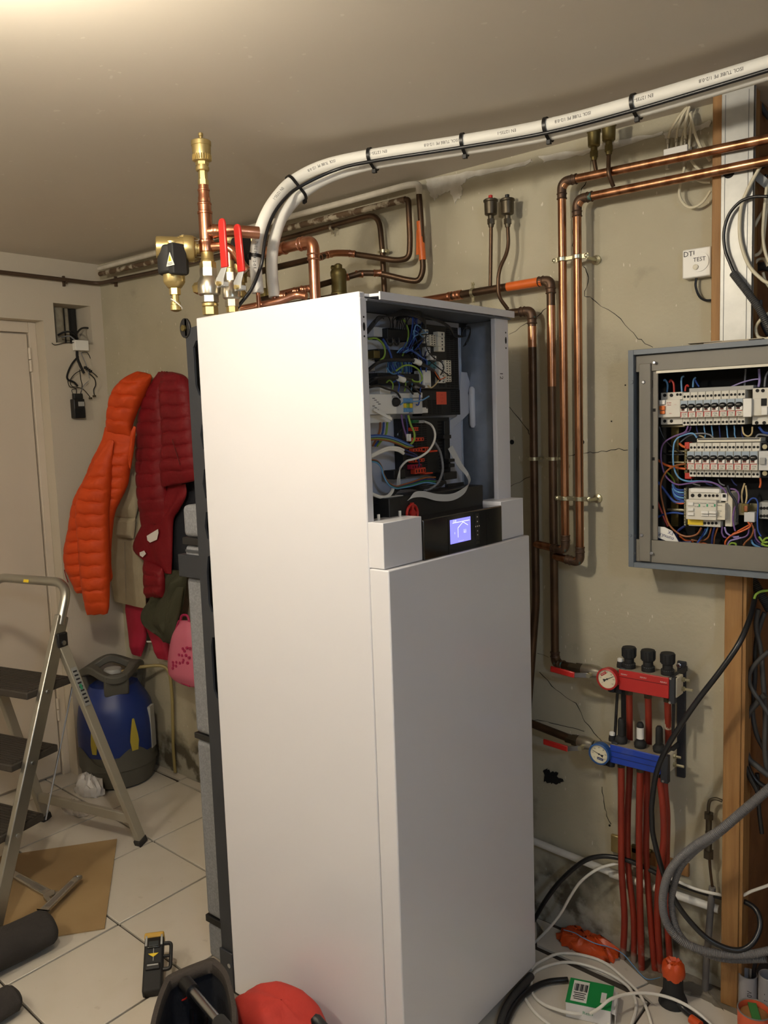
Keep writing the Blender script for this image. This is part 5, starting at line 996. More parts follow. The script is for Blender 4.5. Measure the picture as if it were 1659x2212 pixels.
# bracket
mb8('bracket', 'frame', (1478,232,1562,1420), -.010, -.001, mf); mb8('bracket', 'black', (905,480,960,1010), -.012, -.001, mf)
for r_, yf in (((1395,400,1455,668),-.118),((1310,1200,1385,1480),-.118)): mb8('end_clamp', 'frame', r_, yf, -.10, mf)
for (a, b) in ((1416,405),(1410,652),(1340,1455)): MB().lathe(P8(a,b,-.118), (0,-1,0), [(.0035,0),(.003,.003)], 10).build('screw', 'steel', mf)
MB().lathe(P8(1500,272,-.010), (0,-1,0), [(.0065,0),(.0065,.002),(.004,.004)], 12).build('screw', 'steel', mf)
for (x0, y0, x1, y1) in ((1400,410,1530,330),(1320,1210,1500,1060)):
    a, b = P8(x0,y0,-.115), P8(x1,y1,-.008); MB().bar(V((a.x+.004,a.y,a.z)), V((a.x+.004,-.008,a.z)), .006, .012).build('bracket_arm', 'frame', mf)
for zz_, y_ in ((560,-.06),(1130,-.06)): pass
for (x0, y0, x1, y1) in ((845,1000,870,560),(1440,1000,1445,670)):
    MB().tube([P8(x0,y0,-.09), P8(x1,y1,-.09)], .004, 8).build('stay_rod', 'black', mf)
def bar_(m__, top, bot, xL, xR, nm):
    yf, yb = -.122, -.066; a = P8(xL,(top[0]+bot[0])/2,yf); b = P8(xR,(top[1]+bot[1])/2,yf); xm = (xL+xR)/2
    zt2 = P8(xm,(top[0]+top[1])/2,yf).z; zb2 = P8(xm,(bot[0]+bot[1])/2,yf).z; h_ = zt2-zb2
    o = MB().box((a.x,yf,zb2), (b.x,yb,zt2)).build(nm, m__, mf, bevel=.002); fr_ = (.66,) if m__ == 'manred' else (.66,.36)
    for u in fr_: MB().box((a.x+.002,yf-.0006,zb2+h_*u-.0007), (b.x-.002,yf+.0002,zb2+h_*u+.0007)).build('groove', 'seam' if m__ == 'manred' else 'w_dblue', o)
    eb = MB().box((b.x+.001,yf+.012,zb2+.002), (b.x+.016,yb+.0,zt2-.002)).build('end_cap', 'cream', o, bevel=.002)
    for zz_, l_ in ((.75,.012),(.3,.02)):
        MB().lathe((b.x+.015,(yf+yb)/2+.02,zb2+h_*zz_), (1,0,0), [(.0065,0),(.0065,.007),(.0035,.008),(.0035,.007+l_)], 6).build('bleed_screw', 'zinc', o)
    return o, a.x, b.x, zb2, zt2, yf
rb, rx0, rx1, rz0, rz1, ryf = bar_('manred', (312,402), (522,615), 882, 1395, 'supply_bar'); bb, bx0, bx1, bz0, bz1, byf = bar_('manblue', (1078,1205), (1268,1392), 792, 1308, 'return_bar')
mb = MB()
for (a, b) in ((938,365),(1135,398),(1342,445)): text(mb, 'REHAU', .0052, P8(a,b,ryf-.0003), (1,0,0), (0,0,1))
mb.build('lettering', 'white', rb, smooth=0)
MB().box((rx0+.002,ryf+.002,rz1), (rx1-.002,-.067,rz1+.0006)).build('dust_film', 'dust', rb); MB().box((bx0+.002,byf+.002,bz1), (bx1-.002,-.067,bz1+.0006)).build('dust_film', 'dust', bb)
ym = -.096
for k, x8 in enumerate((990,1185,1385)):
    c_ = P8(x8,300+36*k,ym); c_.z = rz1
    kb = MB().lathe(c_, (0,0,1), [(.0162,0),(.0165,.004),(.0165,.013),(.0150,.0145),(.0125,.015),(.0125,.026),(.0158,.028),(.0165,.030),(.0172,.052),(.0165,.055)], 24).build('knob', 'blackrub', rb)
    MB().ring(c_+V((0,0,.0125)), (0,0,1), .0158, .0008, 20, 5).build('knob_ring', 'breakgrey', kb)
    mb = MB()
    for j in range(12): a = 2*math.pi*j/12; mb.cyl(c_+V((.0166*math.cos(a),.0166*math.sin(a),.031)), c_+V((.0170*math.cos(a),.0170*math.sin(a),.052)), .0019, 6)
    mb.build('knob_grip', 'blackrub', kb)
    c2 = P8((910,1105,1298)[k], 1050+45*k, ym); c2.z = bz1
    fm = MB().lathe(c2, (0,0,1), [(.0145,0),(.0150,.006),(.0158,.0065),(.0158,.012),(.011,.019),(.0092,.020),(.0088,.060),(.0075,.064),(.0055,.067)], 20).build('flow_meter', 'blackrub', bb)
    if k == 1: MB().lathe(c2, (0,0,1), [(.00925,.024),(.00925,.054)], 20, caps=False).build('paper_label', 'white', fm)
    MB().lathe((c_.x,ym,rz0), (0,0,-1), [(.0125,0),(.0125,.006),(.0105,.007),(.0105,.016)], 6).build('pipe_nut', 'bronze', rb); MB().lathe((c2.x,ym,bz0), (0,0,-1), [(.0125,0),(.0125,.006),(.0105,.007),(.0105,.016)], 6).build('pipe_nut', 'bronze', bb)
# gauges
def gauge(c8, m__, back, bar_x, bar_z, ang, red):
    c_ = P8(*c8, -.135); g_ = MB().lathe(c_+V((0,.022,0)), (0,-1,0), [(.022,0),(.0275,.004),(.0285,.018),(.0285,.024),(.0245,.026),(.0240,.0225)], 32, caps=False).build('gauge', m__, mf)
    f = MB().lathe(c_+V((0,.022,0)), (0,-1,0), [(.0245,.0205),(.0245,.0215)], 32).build('dial', 'gaugeface', g_)
    yv = c_.y-.0000; yv = c_.y+.022-.0217; mb = MB()
    for j in range(7):
        a = math.radians(-130+j*43); text(mb, str(j*20), .0042, V((c_.x+.0175*math.sin(a),yv,c_.z+.0175*math.cos(a))), (1,0,0), (0,0,1))
    a = math.radians(ang); d_ = V((math.sin(a),0,math.cos(a))); n_ = V((d_.z,0,-d_.x)); o_ = V((c_.x,yv-.0006,c_.z))
    mb.add([o_-n_*.0006+d_*.02, o_+n_*.0006+d_*.02, o_+n_*.001-d_*.004, o_-n_*.001-d_*.004], [(0,1,2,3)]); mb.add([o_+n_*.001-d_*.004, o_+n_*.0045-d_*.0115, o_-n_*.0045-d_*.0115, o_-n_*.001-d_*.004], [(0,1,2,3)])
    mb.lathe(o_, (0,-1,0), [(.0022,0),(.0022,.001)], 10); mb.build('needle', 'ink', f, smooth=0)
    s_ = 1 if red else -1; lc = V((c_.x+(-.010 if red else .003),yv-.0003,c_.z+.0125*s_)); dx_ = V((.82,0,.57)) if red else V((.98,0,-.14)); uz = V((-dx_.z,0,dx_.x))
    MB().obox(lc, dx_*.0085, uz*.0032, V((0,.0003,0))).build('badge', 'manred' if red else 'w_dblue', f); mb = MB(); text(mb, 'REHAU', .004, lc+V((0,-.0004,0)), dx_, uz); mb.build('badge_print', 'white', f, smooth=0)
    # body behind the gauge
    b_ = V((c_.x+.030,-.094,bar_z)); mb = MB(); mb.lathe(b_+V((-.06,0,0)), (1,0,0), [(.0135,0),(.0135,.012),(.016,.013),(.016,.045),(.014,.05),(.014,.075)], 14); mb.build('manifold_end', 'nickel', mf)
    mb = MB(); mb.box(b_+V((-.006,-.022,-.028)), b_+V((.012,.016,.030))); mb.build('end_bracket', 'frame', mf, bevel=.003)
    mb = MB(); mb.lathe(b_+V((-.012,0,.024)), (0,0,1), [(.0095,0),(.0095,.006),(.008,.016)], 12); mb.build('drain_body', 'blackrub', mf); MB().lathe(b_+V((-.012,0,.038)), (0,0,1), [(.0075,0),(.0078,.003),(.0078,.009),(.005,.011)], 12).build('vent_cap', 'white', mf)
    for dx in (-.024, -.006): mb = MB(); mb.lathe(b_+V((dx-.004,-.012,-.026)), (0,-.3,-1), [(.0085,-.006),(.011,0),(.011,.014),(.007,.016)], 12); mb.build('drain_cap', 'blackrub', mf)
    return b_
g1 = gauge((765,412), 'manred', None, rx0, (rz0+rz1)/2, 62, True); g2 = gauge((683,1180), 'gaugeblue', None, bx0, (bz0+bz1)/2, -70, False)
# isolating ball valves with red levers
for k, (a, b, zc, l0, l1_, pv, lbl) in enumerate(((P8(415,300,-.08), None, 0, (185,305), (425,370), (575,375), 'ball valve with red lever feeding the red manifold bar'), (P8(350,1010,-.08), None, 0, (112,1050), (355,1125), (490,1120), 'ball valve with red lever feeding the blue manifold bar'))):
    ga = g1 if k == 0 else g2; e_ = ga+V((-.062,0,0)); st_ = w4 if k == 0 else w5; d_ = e_-st_
    t = thing('ball_valve', lbl, 'valve', st_, 'manifold ball valves'); L_ = d_.length
    MB().lathe(st_-d_.normalized()*.012, d_, [(.0135,0),(.0135,.022),(.0165,.024),(.0165,.04),(.013,.042)], 6).build('union_nut', 'bronze', t)
    MB().lathe(st_, d_, [(.013,.03),(.0165,.033),(.0185,L_*.6),(.0165,L_*.85),(.013,L_*.95),(.013,L_)], 18).build('valve_body', 'nickel', t)
    pq = P8(*pv, -.115); MB().cyl(V((pq.x,-.09,pq.z)), pq+V((0,-.004,0)), .0065, 6).build('spindle', 'zinc', t)
    q1_, q0_ = P8(*l1_, -.115), P8(*l0, -.115); MB().bar(pq, q1_, .003, .013, (0,0,1)).build('lever_plate', 'steel', t, bevel=.0006)
    d2_ = (q0_-q1_); MB().bar(q1_-d2_.normalized()*.003, q0_, .006, .0165, (0,0,1)).build('red_lever', 'levered', t, bevel=.0028)
# red floor-heating pipes
fp_ = [([(1343,1668),(1342,1780),(1343,1882),(1349,1983),(1345,2056)],-.096,-.035,'front'),([(1383,1678),(1381,1760),(1381,1848),(1383,1983),(1386,2085)],-.096,-.05,'front'),([(1430,1696),(1432,1740),(1434,1815),(1424,1899),(1420,1983),(1428,2070)],-.096,-.03,'front')]
for k, (pts, ya_, yb2, _) in enumerate(fp_):
    P = [U(*p, y=ya_+(yb2-ya_)*i/(len(pts)-1)) for i, p in enumerate(pts)]; P[-1].z = -.004
    P[0] = V((P8((910,1105,1298)[k],1050,ym).x,ym,bz0-.012))
    tag(MB().tube(cr(P, 6), .0088, 12).build('heating_loop_pipe', 'pexred'), ('red plastic pipe from the left of the blue bar to the floor', 'red plastic pipe from the middle of the blue bar to the floor', 'red plastic pipe from the right of the blue bar to the floor')[k], 'pipe', 'red floor-heating pipes')
rp_ = [([(1356,1760),(1357,1869),(1369,1983),(1369,2083)],),([(1397,1760),(1396,1848),(1405,1983),(1415,2096)],),([(1441,1760),(1440,1848),(1441,1983),(1451,2069)],)]
for k, (pts,) in enumerate(rp_):
    x8 = (990,1185,1385)[k]; c_ = P8(x8,300+36*k,ym); P = [V((c_.x,ym,rz0-.012)), P8(x8+4,760+36*k,-.075), P8(x8+6,1030+36*k,-.050), P8(x8+6-18*k,1380+36*k,-.046)]+[U(*p, y=-.05+.006*i) for i, p in enumerate(pts)]; P[-1].z = -.004
    o = MB().tube(cr(P, 6), .0084, 12).build('heating_loop_pipe', 'pexred'); tag(o, ('red plastic pipe from the left of the red bar, behind the blue bar', 'red plastic pipe from the middle of the red bar, behind the blue bar', 'red plastic pipe from the right of the red bar with a white band')[k], 'pipe', 'red floor-heating pipes')
    if k == 2: p0, p1 = P8(1380,810,-.083), P8(1380,905,-.078); MB().cyl(P8(1388,828,-.073), P8(1390,912,-.066), .0092, 14).build('white_band', 'cream', o)
# ================================================================== cables and bits on the right
def Z(tr, pts, y=None, z=None): return [U(*tr(p[0],p[1]), y=(p[2] if len(p) > 2 else y)) if z is None else U(*tr(p[0],p[1]), z=(p[2] if len(p) > 2 else z)) for p in pts]
def cable(name, mt, P, r, label, cat='cable', group=None, n=6, seg=10): return tag(MB().tube(cr(P, n), r, seg).build(name, mt), label, cat, group)
def corr(name, mt, P, r, label, cat='conduit', pitch=.0042, n=8, group=None):
    C_ = cr(P, n); L = [0]
    for i in range(1, len(C_)): L.append(L[-1]+(C_[i]-C_[i-1]).length)
    out, R = [], []; m = int(L[-1]/pitch); j = 0
    for i in range(m*2):
        s_ = i*pitch/2
        while j < len(L)-2 and L[j+1] < s_: j += 1
        t_ = (s_-L[j])/max(1e-9, L[j+1]-L[j]); out.append(C_[j].lerp(C_[j+1], t_)); R.append(r if i % 2 else r*.88)
    return tag(MB().tube(out, R, 10).build(name, mt), label, cat, group)
cable('power_cable', 'cableblack', Z(zk, [(1000,170,-.02),(985,230,-.05),(940,400,-.10),(850,600,-.14),(700,820,-.16),(500,1080,-.17),(350,1300,-.175),(230,1500,-.175),(150,1700,-.175),(112,1950,-.17)])+Z(zr, [(915,260,-.17),(925,380,-.165),(990,620,-.16),(1060,780,-.15),(1150,910,-.14),(1270,1030,-.13),(1400,1095,-.12),(1500,1100,-.105),(1575,1040,-.085),(1610,940,-.06),(1585,850,-.045),(1520,800,-.035),(1440,780,-.032),(1340,762,-.032),(1200,722,-.032),(1060,670,-.035),(900,590,-.042),(790,540,-.05),(690,512,-.06),(580,505,-.07),(470,540,-.08),(330,660,-.09),(230,790,-.10),(150,930,-.10)]), .0066, 'thick black cable looping down past the manifold and behind the pump')
cable('earth_wire', 'w_gy', Z(zk, [(985,215,-.05),(1000,175,-.05),(1040,150,-.05),(1110,140,-.05)]), .003, 'short green-yellow earth wire under the fuse box')
corr('corrugated_conduit', 'conduit', Z(zr, [(1720,20,-.15),(1659,75,-.16),(1500,210,-.18),(1350,335,-.19),(1200,430,-.19),(1090,520,-.19),(1015,630,-.185),(985,780,-.175),(1005,920,-.16),(1085,1030,-.145),(1220,1100,-.13),(1400,1135,-.115),(1560,1130,-.10),(1720,1095,-.09)]), .0105, 'grey corrugated conduit looping in front of the timber post', group='grey conduits')
corr('corrugated_conduit', 'conduit', Z(zr, [(1690,60,-.135),(1500,225,-.16),(1330,370,-.172),(1190,470,-.172),(1100,570,-.168),(1060,680,-.16),(1040,800,-.152),(1060,930,-.14),(1120,1040,-.13),(1240,1120,-.118),(1400,1165,-.10),(1659,1165,-.08)]), .0085, 'thinner grey conduit nested inside the corrugated loop', group='grey conduits')
P = Z(zr, [(100,385,-.022),(170,412,-.022),(690,622,-.022),(1345,845,-.022)]); t = thing('waste_pipe', 'white plastic pipe sloping along the foot of the back wall', 'pipe', P[1]); MB().tube(P, .0105, 14).build('tube', 'wastewhite', t)
for p_ in (P[2],): MB().lathe(p_, P[3]-P[2], [(.0108,-.02),(.0128,-.018),(.0128,.018),(.0108,.02)], 16, caps=False).build('sleeve', 'wastewhite', t)
cable('white_cable', 'cablewhite', Z(zr, [(1720,660,-.02),(1659,690,-.03),(1560,725,-.035),(1460,765,-.04),(1340,748,-.042),(1200,715,-.044),(1070,660,-.044),(900,590,-.036),(790,562,-.034),(690,553,-.05),(570,585,-.07),(460,665,-.08),(390,765,-.085),(330,870,-.09),(250,970,-.10),(160,1060,-.11)]), .0040, 'white cable along the wall pipe, drooping beside the pump')
# wooden offcut and brass wall bracket behind the red pipes
for r_, m__, nm, lb in (((770,500,1150,580),'wood','wood_offcut','small wooden batten on the wall behind the red pipes'),((650,372,700,480),'brass','wall_bracket','brass wall bracket left of the red pipes'),((780,450,910,500),'brassold','wall_bracket','tarnished bracket peeking between the red pipes')):
    o, e = ybox(nm, m__, r_, -.012, -.001, tr=zr, bevel=.002); tag(o, lb, 'bracket' if 'bracket' in nm else 'batten')
# gas pipe beside the post
q = U(*zr(1280,240), y=-.03); t = thing('gas_pipe', 'thin old gas pipe with corroded fittings left of the timber post', 'pipe', V((q.x,-.03,0)))
MB().tube(cr(Z(zr, [(1365,148),(1325,135),(1290,145),(1278,175),(1276,230)], y=-.03), 5), .0042, 8).build('tube', 'bronze', t); MB().tube(cr(Z(zr, [(1282,500),(1290,600),(1302,700)], y=-.03), 4), .0036, 8).build('tube', 'copperold', t)
for (a, b, r_) in (((1278,225),(1280,262),.012),((1280,262),(1280,345),.0075),((1278,345),(1274,465),.0085),((1276,465),(1278,512),.013)):
    p0, p1 = U(*zr(*a), y=-.03), U(*zr(*b), y=-.03); MB().cyl(V((q.x,-.03,p0.z)), V((q.x,-.03,p1.z)), r_, 6 if r_ > .01 else 12).build('fitting', 'bronze', t)
MB().tube(Z(zr, [(1302,700),(1290,850),(1275,1050),(1262,1200),(1255,1400)], y=-.032), .0085, 12).build('foam_sleeve', 'cablegrey', t)
# cables in the recess
random.seed(11)
for k, (pts, r_, m__, lb) in enumerate((([(930,290),(880,480),(860,700),(840,900),(850,1200),(870,1500),(930,1700),(1010,1850),(1030,1950)],.0062,'cableblack','black cable hanging closest to the timber post'),([(900,340),(870,620),(890,1000),(900,1400),(920,1600),(990,1750),(1100,1830)],.0062,'cableblack','second black cable hanging beside the timber post'),([(1020,300),(1000,450),(1040,650),(1060,900),(1080,1200),(1075,1500),(1100,1700)],.0062,'conduitdark','dark grey cable hanging straight in the recess'),([(1075,330),(1040,420),(1000,600),(990,900),(970,1150),(1000,1350),(1060,1480),(1110,1560)],.0060,'conduitdark','dark grey cable bowing left in the recess'),([(1110,660),(1020,740),(950,840),(955,960),(1040,1090),(1110,1200)],.0055,'conduitdark','grey cable making an open loop in the recess'),([(1080,1030),(980,1130),(920,1230),(900,1400),(930,1560),(1010,1640),(1110,1720)],.0075,'conduitdark','thick corrugated cable crossing low in the recess'),([(1010,1700),(1020,1900),(1030,2050),(1050,2212)],.0055,'cableblack','black cable end dangling low in the recess'))):
    cable('hanging_cable', m__, Z(zk, pts, y=-.025+.014*(k % 4)), r_, lb, group='cables in the recess')
corr('corrugated_conduit', 'conduitdark', Z(zk, [(960,30,.05),(1010,120,.05),(1070,220,.05),(1130,330,.05)]), .012, 'dark corrugated conduit ending just under the fuse box')
for k, (pts, y_, r_, m__, lb) in enumerate((([(830,720),(740,880),(670,1050),(655,1250),(680,1400),(740,1540),(840,1640),(900,1670)],-.07,.0040,'cablecream','long cream cable hanging in front of the metal stud'),([(880,1040),(800,1160),(735,1300),(730,1400),(770,1445),(830,1400),(850,1250),(870,1050),(880,900)],-.02,.0040,'cablecream','cream cable folded into a narrow loop right of the stud'),([(870,900),(850,1100),(840,1280),(860,1420),(890,1500)],-.03,.0036,'cablecream','cream cable behind the narrow loop'),([(760,1540),(800,1480),(850,1475),(880,1530)],-.01,.0034,'cablecream','short cream cable arch above the fuse box'),([(840,1580),(860,1650),(895,1700)],-.01,.0034,'cablecream','cream cable stub beside the grey pipe'),([(890,1900),(820,1960),(785,2020),(800,2090),(860,2110),(900,2095)],-.04,.0040,'cablecream','cream cable loop resting on the fuse box top'),([(880,975),(790,975),(720,990),(650,1025),(570,1120),(530,1260),(540,1400),(580,1510),(610,1580)],-.075,.0036,'cableblack','thin black cable arching across the metal stud'),([(800,200),(840,280),(890,350)],.08,.006,'conduitdark','grey conduit high in the dark recess'),([(720,770),(770,730),(830,740),(880,700)],.03,.005,'cableblack','black cable bundle behind the supply pipes'),([(700,1300),(760,1100),(800,950),(870,800)],.10,.004,'cableblack','black cable slanting up in the dark recess'),([(730,1640),(760,1560),(830,1530),(900,1540)],.02,.010,'conduitdark','dark grey pipe bend in the recess'),([(820,1800),(830,1960),(870,2060),(900,2090)],.02,.005,'conduitdark','dark cable dropping to the fuse box')))  :
    cable('loose_cable', m__, Z(zs, pts, y=y_), r_, lb, group='cables in the recess')
corr('corrugated_conduit', 'conduitdark', Z(zs, [(600,1585,-.075),(650,1650,-.078),(720,1740,-.078),(800,1850,-.075),(860,1960,-.07),(910,2060,-.06)]), .0088, 'black corrugated conduit slanting down over the metal stud', group='cables in the recess')
MB_ = MB(); q = U(*zs(820,820), y=-.02); tag(MB().bar(U(*zs(770,790), y=-.02), U(*zs(900,900), y=-.02), .012, .018).build('grey_bracket', 'breakgrey'), 'small grey bracket in the recess below the supply pipes', 'bracket')
# ---- floor, right of the pump
rngf = random.Random(5)
def crumple(name, mt, outline, z0, hgt, label, cat, amp=.006, seed=1):
    """crumpled sheet: closed lumpy body over an outline on the floor"""
    rg = random.Random(seed); P = [V(p) for p in outline]; c = sum(P, V())/len(P); ring = []
    for i in range(len(P)):
        for k in range(5): ring.append(P[i].lerp(P[(i+1) % len(P)], k/5))
    n = len(ring); lv = [(.9,0),(1,.18),(.93,.5),(.74,.8),(.5,.95),(.25,1.0)]; vs = []
    for s_, h_ in lv:
        for p in ring:
            a_ = amp*(1 if h_ > 0 else .2); vs.append(V((c.x+(p.x-c.x)*s_+rg.uniform(-a_,a_), c.y+(p.y-c.y)*s_+rg.uniform(-a_,a_), max(z0+.0005, z0+hgt*h_+rg.uniform(-a_,a_)*1.2*(h_ > 0)))))
    fs = [(l*n+i, l*n+(i+1) % n, (l+1)*n+(i+1) % n, (l+1)*n+i) for l in range(len(lv)-1) for i in range(n)]+[tuple(range((len(lv)-1)*n, len(lv)*n)), tuple(reversed(range(n)))]
    return tag(MB().add(vs, fs).build(name, mt, smooth=70), label, cat)
ob_pts = [U(*zr(*p), z=.006) for p in ((400,935),(450,935),(540,1000),(640,1075),(722,1135),(690,1168),(620,1180),(430,1115),(330,1055),(305,1015))]
ob_pts = [V((p.x,min(p.y,-.012),p.z)) for p in ob_pts]
crumple('orange_bag', 'orangefilm', ob_pts, 0, .032, 'crumpled orange plastic film lying on the floor against the wall', 'plastic film', .006, 4)
cable('thin_wire', 'w_lblue', Z(zr, [(350,975,.052),(420,995,.056),(480,1030,.055),(560,1065,.054),(640,1085,.048),(730,1130,.03),(800,1210,.008),(880,1290,.004),(970,1280,.004)], z=0), .0012, 'thin blue wire lying over the orange film', 'wire')
# green and white carton
hb = .042
a, b, c_, d_ = [U(*zr(*p), z=hb) for p in ((390,1282),(670,1342),(652,1488),(366,1432))]
A_ = (b-a+c_-d_)/2; A_.z = 0; ux = A_.normalized(); uy = V((-ux.y,ux.x,0)); lx, ly = A_.length/2, abs((d_-a).dot(uy))/2*1.02; ct = (a+b+c_+d_)/4
t = thing('carton', 'small green and white carton with label lying on the tiles', 'box', V((ct.x,ct.y,0)))
MB().obox(V((ct.x,ct.y,hb/2-.0008)), ux*lx, uy*ly, V((0,0,hb/2-.0012))).build('carton_body', 'boxwhite', t, bevel=.0012)
top = MB().obox(V((ct.x,ct.y,hb-.0008)), ux*(lx+.0004), uy*(ly+.0004), V((0,0,.001))).build('green_lid', 'greenbox', t)
MB().obox(V((ct.x,ct.y,hb*.78)), ux*(lx+.0006), uy*(ly+.0006), V((0,0,hb*.22))).build('green_band', 'greenbox', t) if False else None
lb_ = V((ct.x,ct.y,hb+.0004))-ux*lx*.45; MB().obox(lb_, ux*lx*.36, uy*ly*.85, V((0,0,.0003))).build('label', 'white', top)
mb = MB()
for k in range(9): mb.obox(lb_+ux*(lx*(-.28+.07*k))+uy*ly*.3+V((0,0,.0004)), ux*lx*(.012+.012*(k % 3)), uy*ly*.3, V((0,0,.0001)))
for k in range(4): mb.obox(lb_-uy*ly*(.15+.16*k)+V((0,0,.0004)), ux*lx*(.28-.05*(k % 2)), uy*ly*.035, V((0,0,.0001)))
mb.build('label_print', 'ink', top); MB().obox(V((ct.x,ct.y,hb+.0004))+ux*lx*.62-uy*ly*.15, ux*lx*.12, uy*ly*.42, V((0,0,.0003))).build('white_mark', 'boxwhite', top)
mb = MB(); text(mb, 'Resi9', .012, V((ct.x,ct.y,hb*.5))-uy*(ly+.0003), ux, (0,0,1)); mb.build('lettering', 'greenmark', t, smooth=0)
fl_ = V((ct.x,ct.y,hb-.004))+ux*(lx+.006); MB().obox(fl_+V((0,0,-.008)), (ux*.006+V((0,0,-.002))), uy*ly*.9, V((0,0,.0005))).build('flap', 'boxwhite', t); MB().obox(V((ct.x,ct.y,hb*.45))+ux*(lx+.010), ux*.0006, uy*ly*.85, V((0,0,hb*.35))).build('flap', 'boxwhite', t)
# white cable coil
t = thing('cable_coil', 'loose coil of white cable spread around the green carton', 'cable', U(*zr(450,1330), z=0))
for pts in ([(140,1230),(180,1190),(300,1132),(430,1130),(600,1180),(740,1290),(830,1380),(880,1480),(915,1600),(930,1700)],[(640,1620),(632,1560),(625,1500),(520,1512,.006),(400,1510,.02),(240,1462,.01),(160,1400),(142,1330),(165,1245),(300,1190),(430,1188),(600,1240),(740,1320),(800,1400),(812,1480),(780,1590),(740,1680)],[(520,1512,.03),(580,1475,.05),(640,1425,.062),(720,1395,.056),(830,1380,.05),(950,1390,.04),(1080,1430,.03),(1200,1500,.02),(1300,1590,.01),(1400,1690)],[(95,1405),(160,1500),(260,1585),(400,1680)]):
    MB().tube(cr([U(*zr(p[0],p[1]), z=(p[2] if len(p) > 2 else .0048)) for p in pts], 6), .0040, 9).build('strand', 'cablewhite', t)
cable('floor_cable', 'cableblack', Z(zr, [(375,1295,.010),(250,1308,.010),(150,1350,.010),(60,1430,.010),(0,1530,.010),(-40,1650,.010)], z=.01), .0075, 'black cable curving over the tiles at the pump\'s foot')
cable('floor_hose', 'conduitdark', Z(zr, [(140,1270,.012),(90,1330,.012),(30,1400,.012),(-30,1500,.012),(-60,1600,.012)], z=.012), .0105, 'dark grey hose emerging from under the pump')
# floor conduit stub with orange wrap
q = U(*zr(1050,1440), z=0); q.y = min(q.y, -.07); t = thing('conduit_stub', 'black pipe stub in the floor wrapped in orange film', 'pipe stub', V((q.x,q.y,0)))
zt2 = U(*zr(1050,1175), y=q.y).z
MB().lathe((q.x,q.y,0), (0,0,1), [(.036,0),(.034,.012),(.026,.03),(.0245,.05),(.0245,zt2-.03)], 20).build('stub', 'blackrub', t)
rg = random.Random(3); mb = MB(); n = 26; prof = [(.0265,zt2-.040),(.028,zt2-.034),(.0285,zt2-.02),(.027,zt2-.008),(.019,zt2),(.011,zt2-.006),(.004,zt2-.004)]; vs = []
for r_, z_ in prof: vs += [V((q.x+(r_+rg.uniform(-.0022,.0022))*math.cos(2*math.pi*i/n), q.y+(r_+rg.uniform(-.0022,.0022))*math.sin(2*math.pi*i/n), z_+rg.uniform(-.003,.003))) for i in range(n)]
mb.add(vs, [(l*n+i, l*n+(i+1) % n, (l+1)*n+(i+1) % n, (l+1)*n+i) for l in range(len(prof)-1) for i in range(n)]+[tuple(range((len(prof)-1)*n, len(prof)*n))]); mb.build('orange_wrap', 'orangefilm', t)
cable('floor_cable', 'cableblack', Z(zr, [(1080,1440,.02),(1120,1480,.012),(1180,1530,.01),(1260,1590,.01),(1340,1680,.01)], z=.01), .009, 'black cable leaving the wrapped floor stub')
P = Z(zr, [(1165,1545,.022),(1225,1590,.022)], z=.022); tag(MB().cyl(P[0], P[1], .011, 12).build('orange_sleeve', 'orangefilm'), 'orange wrapped cable end beside the white cable', 'sleeve')
# grey drain pipes and bucket at the right edge
for k, (cx_, cy_, lb) in enumerate(((1616,2103,'open grey plastic pipe standing just right of the timber post'),(1660,2106,'grey plastic pipe with handwriting at the right picture edge'))):
    q = U(cx_, cy_, y=-.04); t = thing('drain_pipe', lb, 'pipe', V((q.x,-.04,0)), 'grey drain pipes')
    MB().lathe((q.x,-.04,0), (0,0,1), [(.0225,0),(.0225,q.z),(.0200,q.z),(.0200,.02)], 24, caps=False).build('tube', 'pvcgrey', t)
    mb = MB(); z_ = q.z*.55
    P_t = [V((q.x,-.04,.0)), V((q.x,-.04,.4))]
    on_tube(mb, P_t, z_, 'AJ' if k else '10V', .035 if k else .016, .0225, (.45,-.9,0)); mb.build('handwriting', 'ink', t, smooth=0)
    if k == 0: MB().tube([V((q.x+.010,-.035,q.z-.05)), V((q.x+.012,-.035,q.z+.01)), V((q.x+.016,-.03,q.z+.05))], .005, 8).build('cable_in_pipe', 'cableblack', t)
q = U(*zb(1345,1990), z=.095); t = thing('orange_tub', 'orange tub with brown contents and a green strip, bottom right corner', 'tub', V((q.x,q.y,0)))
MB().lathe((q.x,q.y,0), (0,0,1), [(.030,0),(.0355,.02),(.0375,.092),(.0375,.095),(.0350,.095),(.0330,.03),(.002,.03)], 28, caps=False).build('tub', 'bucket', t)
MB().ring((q.x,q.y,.095), (0,0,1), .0365, .0018, 28, 6).build('rim', 'cablegrey', t); MB().lathe((q.x,q.y,.07), (0,0,1), [(.034,0),(.032,.012),(.018,.017),(.004,.014)], 20).build('contents', 'bucketin', t)
MB().obox((q.x,q.y,.089), V((.0085,.004,0)), V((-.013,.026,0)), V((0,0,.002))).build('green_strip', 'greentape', t)
